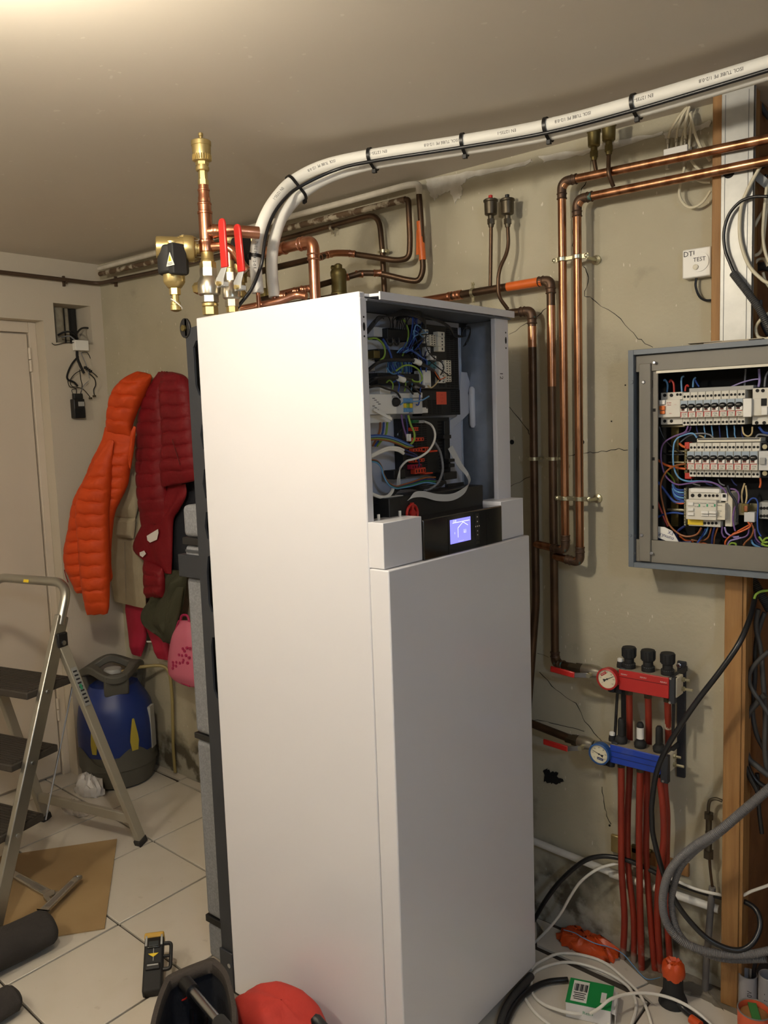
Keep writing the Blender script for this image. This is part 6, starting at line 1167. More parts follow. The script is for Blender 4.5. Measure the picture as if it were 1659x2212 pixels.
# ================================================================== left wall: dangling wires in the hole
def ZX(tr, pts, x): return [U(*tr(p[0],p[1]), x=(p[2] if len(p) > 2 else x)) for p in pts]
q = U(*zw(640,740), x=.03); t = thing('switch_wiring', 'tangle of bare wires with white junction block hanging from the wall hole', 'wiring', U(*zw(640,1000), x=.01))
a, b = U(*zw(585,700), x=.03), U(*zw(695,785), x=.03); MB().box((.004,a.y,b.z), (.03,b.y,a.z)).build('junction_block', 'white', t, bevel=.002)
for pts, r_, m__ in (([(600,670,.01),(560,640,-.03),(500,640,-.05),(450,665,-.06)],.0042,'cableblack'),([(605,690,.02),(600,650,0),(640,610,-.02),(700,610,-.03),(720,630,-.04)],.0042,'cableblack'),([(580,700,.02),(540,670,-.01),(480,680,-.05)],.003,'w_grey'),([(585,720,.02),(500,725,.01),(430,740,.008),(405,725,.01)],.0016,'cableblack'),([(600,790,.02),(605,850,.03),(635,920,.03),(655,960,.03)],.0062,'cableblack'),([(610,830,.03),(560,890,.03),(525,970,.025),(530,1010,.02),(575,1030,.02),(605,1060,.02)],.0045,'cableblack'),([(635,800,.02),(680,800,.03),(705,845,.03)],.0018,'cableblack'),([(630,800,.02),(665,880,.03),(690,960,.03),(695,1000,.03)],.0018,'w_grey'),([(700,940,.03),(740,970,.03),(760,990,.03)],.0020,'cableblack'),([(650,930,.03),(590,960,.03),(550,1010,.02),(560,1060,.02),(640,1080,.02),(690,1130,.02),(705,1155,.02)],.0018,'cableblack'),([(690,960,.03),(735,1000,.03),(745,1050,.025),(730,1090,.02),(735,1135,.02)],.0024,'cableblack'),([(525,1000,.02),(540,1060,.02),(590,1080,.02),(595,1120,.02)],.0018,'cableblack'),([(620,930,.03),(630,1010,.03),(640,1060,.025),(625,1130,.02)],.0018,'cableblack'),([(690,1020,.03),(650,1060,.03),(630,1110,.02),(628,1140,.02)],.0016,'w_grey'),([(600,1080,.02),(560,1090,.02),(570,1120,.02),(600,1130,.02)],.0014,'cableblack')):
    MB().tube(cr(ZX(zw, pts, .02), 6), r_, 7).build('wire', m__, t)
mb = MB()
for k in range(4): q = U(*zw(665+14*k,915+10*k), x=.032); mb.box(q-V((.006,.005,.006)), q+V((.006,.004,.005)))
mb.build('terminal_strip', 'black', t, bevel=.001)
for p in ((705,1155),(735,1138)): q = U(*zw(*p), x=.022); MB().box(q-V((.005,.006,.004)), q+V((.005,.006,.004))).build('terminal', 'bronze', t, bevel=.001)
a, b = U(*zw(568,1160), x=.03), U(*zw(665,1310), x=.03); t2_ = thing('dangling_socket', 'black plastic transformer dangling on wires beside the orange jacket', 'transformer', V((.02,(a.y+b.y)/2,b.z)))
MB().box((.004,a.y,b.z), (.036,b.y,a.z)).build('case', 'black', t2_, bevel=.004)
mb = MB()
for k in range(9): y_ = a.y+(b.y-a.y)*(k+.5)/9; mb.box((.0358,y_-.001,b.z+.004), (.0368,y_+.001,b.z+(a.z-b.z)*.5))
mb.build('ribs', 'slot', t2_); MB().box((.0358,a.y+(b.y-a.y)*.38,b.z+(a.z-b.z)*.62), (.0366,b.y-.004,b.z+(a.z-b.z)*.85)).build('label', 'breakgrey', t2_)
c_, d_ = U(*zw(578,1118), x=.03), U(*zw(648,1162), x=.03); MB().box((.010,c_.y,d_.z), (.030,d_.y,c_.z)).build('terminals', 'panelblack', t2_, bevel=.002)
# ================================================================== coats on the wall
def puff(rows, pt, n0, depth, quilts=0, parent=None, mt='jorange', name='panel', nseg=30, fine=None, wr=.10, qd=.19, seed=1, tr=zj, back=.45):
    """padded garment panel lofted through rows of (left, right) photo points on the vertical plane pt/n0"""
    n0 = V(n0).normalized(); L = cr([UP(*tr(*r_[0]), pt, n0) for r_ in rows], 6); R = cr([UP(*tr(*r_[1]), pt, n0) for r_ in rows], 6)
    # resample by length
    C_ = [(a+b)/2 for a, b in zip(L, R)]; S_ = [0]
    for i in range(1, len(C_)): S_.append(S_[-1]+(C_[i]-C_[i-1]).length)
    m = fine or max(24, quilts*8); rg = random.Random(seed); ph = [rg.uniform(0, 6) for _ in range(6)]; vs = []
    to = (CAM-V(pt)); nn = n0 if n0.dot(to) > 0 else -n0
    for i in range(m+1):
        s_ = S_[-1]*i/m; j = 0
        while j < len(S_)-2 and S_[j+1] < s_: j += 1
        t_ = (s_-S_[j])/max(1e-9, S_[j+1]-S_[j]); l, r_ = L[j].lerp(L[j+1], t_), R[j].lerp(R[j+1], t_); c = (l+r_)/2; h = (r_-l)/2; w_ = h.length
        e = min(1, 4*i/m+.25)*min(1, 4*(m-i)/m+.35); q = 1
        if quilts: f = (i/m*quilts) % 1.0; q = (1-qd)+qd*math.sqrt(max(0, math.sin(math.pi*f)))
        d = min(depth, w_*.9)*e*q
        for k in range(nseg):
            a = 2*math.pi*k/nseg; ca, sa = math.cos(a), math.sin(a); x_ = math.copysign(abs(ca)**.75, ca); dd = d*math.copysign(abs(sa)**.8, sa)*(1 if sa > 0 else back)
            wv = 1+wr*(math.sin(5*x_+ph[0]+3*i/m)+.6*math.sin(11*x_+ph[1]-7*i/m+ph[2]))*(1 if sa > 0 else 0)
            vs.append(c+h*x_*(1 if not quilts else (.985+.015*q))+nn*dd*wv+V((0,0,.0022*math.sin(7*x_+ph[3]) if quilts else 0)))
    fs = [(i*nseg+k, i*nseg+(k+1) % nseg, (i+1)*nseg+(k+1) % nseg, (i+1)*nseg+k) for i in range(m) for k in range(nseg)]+[tuple(reversed(range(nseg))), tuple(range(m*nseg, (m+1)*nseg))]
    return MB().add(vs, fs).build(name, mt, parent, smooth=60)
YB = (0,-1,0)
pr = (.45,-.045,1.0)
t = thing('rain_trousers', 'crimson trousers hanging lowest under the coats', 'trousers', UP(*zj(640,1950), pr, YB))
puff([((530,1560),(660,1560)),((545,1700),(665,1700)),((560,1850),(660,1850)),((570,1940),(630,1960))], pr, YB, .025, 0, t, 'jcrimson', 'leg', seed=2); puff([((660,1660),(790,1700)),((665,1750),(790,1790)),((710,1870),(812,1870)),((740,1970),(815,1985))], pr, YB, .022, 0, t, 'jcrimson', 'leg', seed=3)
MB().bar(UP(*zj(668,1862), (.45,-.062,1), YB), UP(*zj(722,1862), (.45,-.062,1), YB), .003, .006).build('white_hem', 'white', t)
pn = (.6,-.05,1.0); t = thing('navy_garment', 'dark navy garment hanging behind the red jacket', 'coat', UP(*zj(900,1420), pn, YB))
puff([((900,780),(1010,780)),((900,900),(1010,900)),((850,1020),(1000,1000)),((825,1200),(990,1200)),((815,1420),(930,1440))], pn, YB, .03, 0, t, 'jnavy', 'body', seed=4)
po = (.5,-.085,1.0); t = thing('olive_jacket', 'crumpled olive green jacket hanging below the red jacket', 'jacket', UP(*zj(800,1860), po, YB))
puff([((810,1380),(925,1400)),((720,1560),(925,1480)),((662,1660),(905,1620)),((675,1740),(885,1720)),((740,1790),(880,1760)),((772,1830),(866,1850)),((780,1860),(862,1875))], po, YB, .04, 0, t, 'jolive', 'body', wr=.28, seed=5)
puff([((800,1500),(910,1500)),((790,1640),(890,1640)),((775,1760),(870,1760)),((772,1855),(866,1872))], (.5,-.11,1.0), YB, .02, 0, t, 'jolive', 'sleeve', wr=.25, seed=6)
pb = (.45,-.085,1.0); t = thing('beige_coat', 'beige felt coat hanging between the orange and red jackets', 'coat', UP(*zj(560,1620), pb, YB))
puff([((690,100),(722,115)),((640,190),(700,210)),((590,330),(660,340)),((560,460),(650,460)),((555,600),(650,600)),((530,720),(650,720)),((500,850),(650,850)),((455,990),(650,990)),((440,1200),(650,1200)),((436,1400),(655,1400)),((455,1590),(662,1640))], pb, YB, .03, 0, t, 'jbeige', 'body', wr=.12, seed=7)
puff([((560,700),(612,700)),((500,850),(612,850)),((452,980),(605,980)),((460,1030),(592,1040))], (.45,-.125,1.0), YB, .03, 0, t, 'jbeige', 'sleeve', seed=8); puff([((462,1030),(592,1040)),((468,1100),(588,1110)),((475,1165),(580,1178))], (.45,-.125,1.0), YB, .022, 0, t, 'jbeige', 'cuff', seed=9)
a, b = UP(*zj(520,1200), (.45,-.118,1.0), YB), UP(*zj(528,1590), (.45,-.118,1.0), YB); MB().tube([a, a.lerp(b, .5), b], .0015, 6).build('vent_seam', 'dust', t)
pq_ = (.55,-.115,1.0); t = thing('red_jacket', 'dark red quilted jacket with white care label, beside the pump', 'jacket', UP(*zj(720,1570), pq_, YB), 'quilted jackets')
puff([((745,75),(790,75)),((700,160),(780,165)),((650,300),(785,310)),((622,420),(795,420)),((612,560),(795,560)),((612,700),(785,700)),((618,850),(795,840)),((628,960),(800,950)),((632,1095),(800,1075))], pq_, YB, .038, 12, t, 'jred', 'front_panel', seed=10, wr=.07)
puff([((765,68),(840,75)),((768,130),(930,108)),((772,250),(972,250)),((785,400),(990,390)),((792,520),(1000,510)),((785,640),(1010,630)),((770,740),(1015,725)),((768,835),(1010,790))], (.55,-.135,1.0), YB, .045, 9, t, 'jred', 'sleeve_panel', seed=11, wr=.07)
puff([((800,830),(925,815)),((760,920),(930,890)),((700,1010),(880,990)),((640,1090),(845,1050)),((578,1235),(838,1180)),((640,1310),(835,1300)),((770,1400),(830,1412))], (.55,-.105,1.0), YB, .022, 0, t, 'jred', 'lining', wr=.2, seed=12)
puff([((650,1310),(770,1370)),((655,1400),(782,1425)),((660,1490),(785,1490)),((666,1572),(780,1566))], (.55,-.120,1.0), YB, .03, 3, t, 'jred', 'cuff', seed=13)
pl_ = (.55,-.136,1); MB().prism([UP(*zj(*p), pl_, YB) for p in ((668,1160),(742,1115),(745,1140),(735,1185),(690,1205),(672,1190))], (0,-.001,0)).build('care_label', 'white', t); MB().prism([UP(*zj(*p), pl_, YB) for p in ((620,1270),(650,1258),(662,1280),(640,1302),(622,1290))], (0,-.001,0)).build('size_tag', 'white', t)
a, b = UP(*zj(835,520), (.55,-.186,1), YB), UP(*zj(888,690), (.55,-.184,1), YB); MB().tube([a,b], .0016, 6).build('zip_pocket', 'seam', t)
no = V((.50,-.86,0)); pO = (.38,-.20,1.0)
t = thing('orange_jacket', 'bright orange quilted jacket with hood hanging in the corner', 'jacket', UP(*zj(300,1680), pO, no), 'quilted jackets')
puff([((590,68),(690,85)),((520,110),(700,115)),((450,200),(660,220)),((420,300),(610,320)),((405,400),(572,430)),((398,470),(575,500))], pO, no, .06, 5, t, 'jorange', 'hood', seed=20, wr=.06)
puff([((390,440),(575,480)),((370,530),(585,560)),((310,660),(560,690)),((260,780),(540,820)),((200,890),(490,930)),((172,980),(455,1010)),((150,1120),(440,1120)),((122,1260),(430,1240)),((130,1370),(430,1360)),((175,1480),(430,1460)),((195,1535),(300,1545))], pO, no, .05, 15, t, 'jorange', 'body', seed=21, wr=.06)
ps = V(pO)+no.normalized()*.045
puff([((420,520),(450,530)),((345,620),(440,630)),((285,760),(435,755)),((225,880),(425,900)),((205,990),(415,1000)),((212,1110),(414,1110)),((220,1200),(414,1200)),((226,1290),(416,1285)),((232,1380),(418,1370)),((242,1470),(420,1460)),((252,1560),(419,1550)),((262,1640),(417,1632)),((272,1682),(408,1676))], ps, no, .05, 14, t, 'jorange', 'sleeve', seed=22, wr=.05)
puff([((580,430),(595,440)),((560,500),(585,560)),((545,680),(560,720))], ps, no, .012, 0, t, 'jorange', 'zip_flap', seed=23)
MB().tube(cr([UP(*zj(*p), pO, no) for p in ((120,1385),(128,1420),(145,1470))], 4), .002, 6).build('drawstring', 'jred', t)
# pink child's bag
pk = (.5,-.10,1.0); t = thing('pink_bag', 'pink child\'s bag with magenta dots hanging behind the pump', 'bag', UP(*zj(900,2165), pk, YB))
puff([((880,1722),(945,1722)),((862,1790),(985,1780)),((838,1880),(1010,1880)),((824,1980),(1030,1980)),((826,2050),(1030,2080)),((850,2105),(1020,2140)),((900,2140),(1000,2165))], pk, YB, .035, 0, t, 'pinkbag', 'pouch', wr=.03, seed=30)
rg = random.Random(9); 
for (x_, y_) in ((905,1910),(930,1905),(950,1908),(915,1925),(880,1950),(900,1955),(925,1955),(945,1970),(910,1985),(935,2005),(840,2000),(862,2000),(885,2005),(842,2020),(860,2025),(838,2040),(905,2000)):
    p = UP(*zj(x_,y_), (.5,-.136,1.0), YB); MB().lathe(p+V((0,.006,0)), (0,-1,0), [(.0065*rg.uniform(.7,1.1),0),(.006,.007)], 10).build('dot', 'magenta', t)
MB().tube(cr([UP(*zj(*p), (.5,-.118,1.0), YB) for p in ((880,1722),(850,1810),(828,1920),(820,2010),(832,2070),(880,2120),(950,2160))], 5), .003, 8).build('piping', 'magenta', t)
MB().tube(cr([UP(*zj(*p), (.5,-.10,1.0), YB) for p in ((890,1730),(900,1690),(935,1690),(950,1730))], 5), .005, 8).build('strap', 'magenta', t)
# ================================================================== gas bottle
gx, gy, gr = .172, -.178, .160
t = thing('gas_bottle', 'blue and grey plastic gas bottle standing in the corner', 'gas bottle', (gx,gy,0))
zh = U(247,1440,x=gx+.05).z
Hb = zh
MB().lathe((gx,gy,0), (0,0,1), [(gr*.72,0),(gr*.86,.01),(gr*.95,.05),(gr*.99,.11),(gr,.15)], 36).build('base', 'gasgrey', t)
n = 48; vs = []
prof = [(gr*1.0,.15),(gr*1.0,.25),(gr*.985,Hb*.55),(gr*.93,Hb*.66),(gr*.84,Hb*.72),(gr*.70,Hb*.79),(gr*.62,Hb*.84)]
MB().lathe((gx,gy,0), (0,0,1), prof, 40).build('shell', 'gasblue', t)
# grey base edge scalloped up the sides
mb = MB()
def sk(u, v):
    a = 2*math.pi*u; top = .15+.035*math.cos(a*4+.6); r = gr*1.012; return V((gx+r*math.cos(a), gy+r*math.sin(a), .09+(top-.09)*v))
mb.grid(sk, 64, 3, wrap=True); mb.build('base_skirt', 'gasgrey', t)
vx_ = (CAM-V((gx,gy,0))); va = math.atan2(vx_.y, vx_.x)
for da, w_, m__ in ((-.62,.028,'gasyellow'),(.42,.038,'gasyellow')):
    a = va+da; c = V((gx+gr*1.0*math.cos(a), gy+gr*1.0*math.sin(a), 0)); o = V((math.cos(a),math.sin(a),0)); s_ = V((-math.sin(a),math.cos(a),0)); z0_, z1_ = .17, Hb*.60
    MB().prism([c+s_*w_*.35+V((0,0,z0_)), c+s_*w_*.5+V((0,0,z0_+.04)), c+s_*w_*.42+V((0,0,(z0_+z1_)/2)), c+s_*w_*.1+V((0,0,z1_)), c-s_*w_*.1+V((0,0,z1_)), c-s_*w_*.42+V((0,0,(z0_+z1_)/2)), c-s_*w_*.5+V((0,0,z0_+.04)), c-s_*w_*.35+V((0,0,z0_))], o*.004).build('level_window', m__, t)
a = va+1.15; c = V((gx+gr*math.cos(a), gy+gr*math.sin(a), 0)); o = V((math.cos(a),math.sin(a),0)); s_ = V((-math.sin(a),math.cos(a),0)); MB().obox(c-o*.004+V((0,0,Hb*.46)), s_*.022, V((0,0,.09)), o*.006).build('label', 'breakgrey', t)
# carrying collar: open ring with three posts
mb = MB(); zc = Hb*.84
for k in range(3):
    a = va+.1+2*math.pi*k/3; c0 = V((gx+gr*.60*math.cos(a), gy+gr*.60*math.sin(a), zc-.03)); c1 = V((gx+gr*.74*math.cos(a), gy+gr*.74*math.sin(a), Hb*.97)); s_ = V((-math.sin(a),math.cos(a),0)); mb.obox((c0+c1)/2, s_*.05, V((math.cos(a),math.sin(a),0))*.014, (c1-c0)/2)
mb.parts('collar_post', 'gasgrey', t, bevel=.008)
mb = MB(); m_r = 48; vs = []
for i in range(m_r):
    a = 2*math.pi*i/m_r; r = gr*(.67+.07*math.cos(3*(a-va-.1))); zc2 = Hb*.965+.018*math.cos(3*(a-va-.1)+math.pi)
    for dr_, dz_ in ((-.02,-.016),(.02,-.02),(.022,.014),(-.016,.018)): vs.append(V((gx+(r+dr_)*math.cos(a), gy+(r+dr_)*math.sin(a), zc2+dz_)))
mb.add(vs, [(i*4+k, i*4+(k+1) % 4, ((i+1) % m_r)*4+(k+1) % 4, ((i+1) % m_r)*4+k) for i in range(m_r) for k in range(4)]); mb.build('handle_ring', 'gasgrey', t, bevel=.006)
MB().lathe((gx,gy,Hb*.80), (0,0,1), [(gr*.55,0),(gr*.5,.02),(.03,.03)], 28).build('shoulder', 'gasblue', t)
rgt = MB().lathe((gx,gy,Hb*.83), (0,0,1), [(.022,0),(.022,.03),(.036,.032),(.040,.045),(.040,.055),(.034,.066),(.01,.07)], 24).build('regulator', 'breakgrey', t)
d_ = V((.55,.45,0)).normalized(); q = V((gx,gy,Hb*.83+.05)); MB().cyl(q+d_*.035, q+d_*.075+V((0,0,.004)), .008, 10).build('hose_nut', 'brass', rgt)
MB().tube(cr([q+d_*.07+V((0,0,.004)), q+d_*.13+V((0,0,.018)), V((gx+.17,-.03,q.z+.01)), V((gx+.19,-.022,q.z-.08)), V((gx+.18,-.02,q.z-.25)), V((gx+.17,-.018,.12)), V((gx+.17,-.016,.01))], 6), .007, 10).build('hose', 'hose', t)
# ================================================================== plastic bags on the floor behind the ladder
crumple('plastic_bag', 'bagplastic', [U(*zf(*p), z=.004) for p in ((600,270),(640,225),(700,205),(760,215),(830,250),(850,290),(790,315),(680,310))], 0, .075, 'crumpled white plastic bag in front of the gas bottle', 'bag', .010, 6)
crumple('plastic_wrapper', 'clearplastic', [U(*zf(*p), z=.003) for p in ((490,380),(560,370),(650,385),(725,420),(725,465),(650,480),(560,450),(500,410))], 0, .035, 'clear printed wrapper on the tiles behind the ladder', 'wrapper', .008, 8)
# ================================================================== step ladder
R0, L0 = U(306,1822,z=0), U(99,1770,z=0); wv = (L0-R0); wl_ = wv.length; wv.normalize(); fv = V((-wv.y,wv.x,0)); fv = fv if fv.y < 0 else -fv
md = (R0+L0)/2
t = thing('step_ladder', 'aluminium folding step ladder with three dark ribbed treads', 'ladder', md+fv*.25)
# the near (right) front stile lies in the upright plane through the right rear foot
def LP(px, py, off=0.0): return UP(px, py, R0+wv*off, wv)
top = LP(133,1330,.06); ft = LP(0,1960,.0)
sl = (ft-top); ft = top+sl*(top.z/(top.z-ft.z)); ft.z = .0
pv_ = LP(131,1388,.05)
lean = (top-ft)
def stile(side):
    """front stile base and top; side 0 = right, 1 = left (mirrored across the ladder's middle)"""
    a, b = ft.copy(), top.copy()
    if side:
        for p in (a, b): k = (p-md).dot(wv); p -= wv*(2*k)
    return a, b
sa, sb = stile(0); la, lb2 = stile(1)
def flat(a, b, w_, th, name, m__): return MB().bar(a, b, w_, th, fv).build(name, m__, t, bevel=.004)
for (a, b) in ((sa,sb),(la,lb2)): flat(a+V((0,0,.012)), b, .022, .045, 'front_stile', 'alu'); MB().bar(a, a+(b-a)*.02, .026, .05, fv).build('rubber_foot', 'foot', t, bevel=.003)
# handrail loop joining the stiles
up = (sb-sa).normalized(); hgt = (U(60,1262,x=sb.x-.15).z-sb.z); w2 = (lb2-sb)
pk_ = fillet([sb-up*.03, sb+up*.112, lb2+up*.112, lb2-up*.03], .11, 12); MB().tube(pk_, .0155, 14).build('handrail', 'alu', t)
mdp = (sb+lb2)/2+up*.112; MB().obox(mdp+fv*.0155, wv*.012, up*.006, fv*.001).build('sticker', 'yellow', t)
# rear legs
rt_, lt_ = pv_, pv_-wv*(2*(pv_-md).dot(wv)); 
for (a, b) in ((R0,rt_),(L0,lt_)):
    MB().bar(a+V((0,0,.008)), b, .022, .034, fv).build('rear_leg', 'alupaint', t, bevel=.003); MB().bar(a+V((0,0,.0)), a+(b-a)*.03, .028, .042, fv).build('rubber_foot', 'foot', t, bevel=.003)
    MB().obox(b+V((0,0,.01)), wv*.014, fv*.020, V((0,0,.024))).build('hinge_cap', 'black', t, bevel=.004); s_ = -1 if b is rt_ else 1; MB().cyl(b+wv*s_*.012, b+wv*s_*.017, .008, 12).build('rivet', 'steel', t)
ra, lb3 = R0+(rt_-R0)*.135, L0+(lt_-L0)*.135; MB().bar(ra, lb3, .018, .034, V((0,0,1))).build('brace', 'alupaint', t, bevel=.002)
sgn = R0+(rt_-R0)*.80; lg_ = (rt_-R0).normalized(); MB().obox(sgn-wv*.0125, lg_*.075, fv*.012, wv*.0006).build('instruction_label', 'breakgrey', t); MB().obox(sgn-wv*.0135-lg_*.0, lg_*.010, fv*.005, wv*.0005).build('label_mark', 'greenmark', t)
mb = MB()
for k in range(9): mb.obox(sgn-wv*.0134+lg_*(-.06+.015*k), lg_*.003, fv*.008, wv*.0003)
mb.build('label_print', 'ink', t)
# treads: back-right corners seen at these pixels
for k, (br, fr_, px_) in enumerate((((159,1473),(80,1512),0),((122,1628),(45,1685),1),((80,1795),(8,1840),2))):
    s0 = (LP(97,1500,.02), LP(62,1655,.01), LP(28,1812,.0))[k]; fz = (s0.z-sa.z)/(sb.z-sa.z); c = (sa+(sb-sa)*fz); cl = la+(lb2-la)*fz
    hw = (cl-c).length/2-.013; mid = (c+cl)/2; dp = .092; h_ = .012
    tr_ = MB().obox(mid+fv*(-.03), wv*hw, fv*dp, V((0,0,h_))).build('tread', 'tread', t, bevel=.004)
    nr = 13
    for j in range(nr): MB().obox(mid+fv*(-.03-dp+.012+(2*dp-.024)*j/(nr-1))+V((0,0,h_+.001)), wv*(hw-.006), fv*.0035, V((0,0,.0014))).build('rib', 'tread', tr_)
    for (p_, s_) in ((c,-1),(cl,1)): MB().cyl(p_+wv*s_*.010, p_+wv*s_*.0145, .007, 12).build('rivet', 'steel', t)
    if k < 2:
        pass
for (c_, s_) in ((sa,-1),(la,1)):
    # folding rod between the treads' back corners
    f0 = [(c_+((sb if s_ < 0 else lb2)-c_)*((LP(97,1500,.02).z, LP(62,1655,.01).z, LP(28,1812,0).z)[k]/sb.z)) for k in range(3)]
    P = [p_-fv*.125+wv*(-s_)*.012+V((0,0,-.012)) for p_ in f0]; MB().tube(P, .0032, 8).build('link_rod', 'steel', t)
# ================================================================== cardboard, wrenches, cloth rolls
P = [U(*p, z=.001) for p in ((253,1814),(226,2007),(128,2023),(-120,2060),(-90,1870),(36,1846))]
tag(MB().prism(P, (0,0,.004)).build('cardboard_sheet', 'cardboard'), 'flat brown cardboard sheet lying on the tiles under the tools', 'cardboard')
def wrench(label, p0, p1, jaw, z_, seed, hole=True):
    a, b = U(*zf(*p0), z=z_), U(*zf(*p1), z=z_); d = (b-a); L_ = d.length; u = d.normalized(); s_ = V((-u.y,u.x,0)); t = thing('wrench', label, 'wrench', (a+b)/2-V((0,0,z_-.005)), 'chrome wrenches')
    w0, w1 = .013, .019; th = V((0,0,.010))
    pts = [a+s_*w0*.6, a+s_*w0-u*-.01, b-u*.05+s_*w1*.8, b-u*.05-s_*w1*.8, a-s_*w0-u*-.01, a-s_*w0*.6]
    MB().prism([p-V((0,0,.005)) for p in pts], th).build('handle', 'chrome', t, bevel=.002)
    MB().prism([p-V((0,0,.001)) for p in (a+u*.03+s_*w0*.5, b-u*.07+s_*w1*.45, b-u*.07-s_*w1*.45, a+u*.03-s_*w0*.5)], (0,0,.0065)).build('web', 'steel', t)
    if hole: MB().ring(a+V((0,0,.000)), (0,0,1), .011, .0048, 20, 8).build('hang_ring', 'chrome', t)
    k = jaw; o = b-u*.05
    MB().prism([p-V((0,0,.006)) for p in (o+s_*w1*.8, o-s_*w1*.8, o+u*.02-s_*.024*k, o+u*.05-s_*.030*k, o+u*.065-s_*.018*k, o+u*.035-s_*.012*k, o+u*.032+s_*.008*k, o+u*.015+s_*.02*k)], (0,0,.012)).build('fixed_jaw', 'chrome', t, bevel=.002)
    MB().prism([p-V((0,0,.005)) for p in (o+u*.036+s_*.006*k, o+u*.060+s_*.004*k, o+u*.062+s_*.022*k, o+u*.034+s_*.024*k, o+u*.018+s_*.022*k)], (0,0,.010)).build('moving_jaw', 'chrome', t, bevel=.002); q = o+u*.018+s_*.012*k
    MB().cyl(q-u*.008, q+u*.008, .0055, 12).build('knurl', 'steel', t); return t
wrench('adjustable wrench lying under the other one on the cardboard', (105,935), (455,1130), 1, .012, 1)
wrench('long chrome wrench lying across the other one towards the dark roll', (632,968), (270,1320), -1, .032, 2)
def roll(label, p0, p1, r0, r1, squash=.8):
    a, b = U(*p0, z=r0*squash), U(*p1, z=r1*squash); P = [a.lerp(b, k/10) for k in range(11)]; n = 28; vs = []; u = (b-a).normalized(); s_ = V((-u.y,u.x,0)); rg = random.Random(int(p0[0])); L = (b-a).length
    prof = [(.0,.55),(.006,.85),(.02,1.0)]+[(L*k/12,1.0) for k in range(1,12)]+[(L-.02,1.0),(L-.006,.85),(L,.5)]
    for x_, f in prof:
        r = (r0+(r1-r0)*x_/L)*f
        for k in range(n):
            an = 2*math.pi*k/n; wv_ = 1+.035*math.sin(3*an+x_*40)+.02*math.sin(7*an-x_*60); c = a+u*x_; c.z = (r0+(r1-r0)*x_/L)*squash
            vs.append(c+s_*r*math.cos(an)*wv_+V((0,0,r*squash*math.sin(an)*min(1,wv_))))
    m = len(prof); fs = [(i*n+k, i*n+(k+1) % n, (i+1)*n+(k+1) % n, (i+1)*n+k) for i in range(m-1) for k in range(n)]+[tuple(reversed(range(n))), tuple(range((m-1)*n, m*n))]
    return tag(MB().add(vs, fs).build('cloth_roll', 'darkcloth', smooth=60), label, 'roll', 'dark cloth rolls')
roll('large dark grey cloth roll at the edge of the cardboard sheet', (112,1998), (-150,2120), .062, .07)
roll('small dark grey cloth roll at the lower left picture corner', (38,2150), (-110,2235), .042, .045)
# ================================================================== laser level
a, b, c_, d_ = U(313,2040,z=.0), U(357,2032,z=.0), U(327,2143,z=0), U(365,2135,z=0)
top_l, top_r = U(*zf(1180,1425), z=.10), U(*zf(1335,1400), z=.10)
lx_ = (top_r-top_l); lx_.z = 0; wL = lx_.length; ux = lx_.normalized(); uy = V((ux.y,-ux.x,0)); uy = uy if uy.y < 0 else -uy
# body leans on its back: a slab from the yellow head down to the foot near the tool bag
h0 = (top_l+top_r)/2; e0 = U(*zf(1235,1890), z=.025); ax_ = (e0-h0); LL = ax_.length; ax_.normalize(); nrm = ux.cross(ax_).normalized(); nrm = nrm if nrm.dot(CAM-h0) > 0 else -nrm
ux2 = nrm.cross(ax_).normalized()
t = thing('laser_level', 'black and yellow laser level tool standing on the tiles by the tool bag', 'laser level', V((e0.x,e0.y,0)))
bd = MB().obox(h0+ax_*LL/2-nrm*.02, ux2*wL/2, ax_*LL/2, nrm*.02).build('body', 'blackrub', t, bevel=.006)
MB().obox(h0+ax_*.006-nrm*.018, ux2*(wL/2+.001), ax_*.008, nrm*.0205).build('yellow_head', 'lasery', t, bevel=.004)
MB().obox(h0+ax_*LL*.19+nrm*.0005, ux2*wL*.34, ax_*LL*.09, nrm*.004).build('window_frame', 'blackgloss', t, bevel=.002); MB().obox(h0+ax_*LL*.21+nrm*.004, ux2*wL*.26, ax_*LL*.045, nrm*.002).build('lens', 'lens', t, bevel=.001)
for s_ in (-1, 1): MB().obox(h0+ax_*LL*.14+ux2*s_*wL*.40+nrm*.0005, ux2*wL*.05, ax_*LL*.09, nrm*.002).build('grey_rail', 'breakgrey', t)
q = h0+ax_*LL*.385+nrm*.0006; MB().prism([q-ux2*wL*.27-ax_*LL*.018, q+ux2*wL*.27-ax_*LL*.018, q+ux2*wL*.16+ax_*LL*.012, q+ax_*LL*.045, q-ux2*wL*.16+ax_*LL*.012], nrm*.0008).build('yellow_arrow', 'yellow', t); MB().obox(q+ax_*LL*.0-nrm*.0003, ux2*.0008, ax_*LL*.11, nrm*.0005).build('centre_line', 'breakgrey', t)
MB().obox(h0+ax_*LL*.60+nrm*.0005, ux2*wL*.38, ax_*LL*.055, nrm*.006).build('latch', 'black', t, bevel=.003); MB().obox(h0+ax_*LL*.585+nrm*.0065, ux2*wL*.28, ax_*LL*.012, nrm*.001).build('latch_lip', 'breakgrey', t)
q = h0+ax_*LL*.40+(ux2 if ux2.dot(_r) > 0 else -ux2)*(wL/2+.010)-nrm*.012; sd = (ux2 if ux2.dot(_r) > 0 else -ux2)
MB().tube(fillet([q-sd*.010-ax_*.036, q+sd*.010-ax_*.036, q+sd*.010+ax_*.036, q-sd*.010+ax_*.036], .010), .0052, 8).build('side_handle', 'black', t); MB().tube([q-sd*.01, q+sd*.012], .004, 8).build('side_rung', 'black', t)
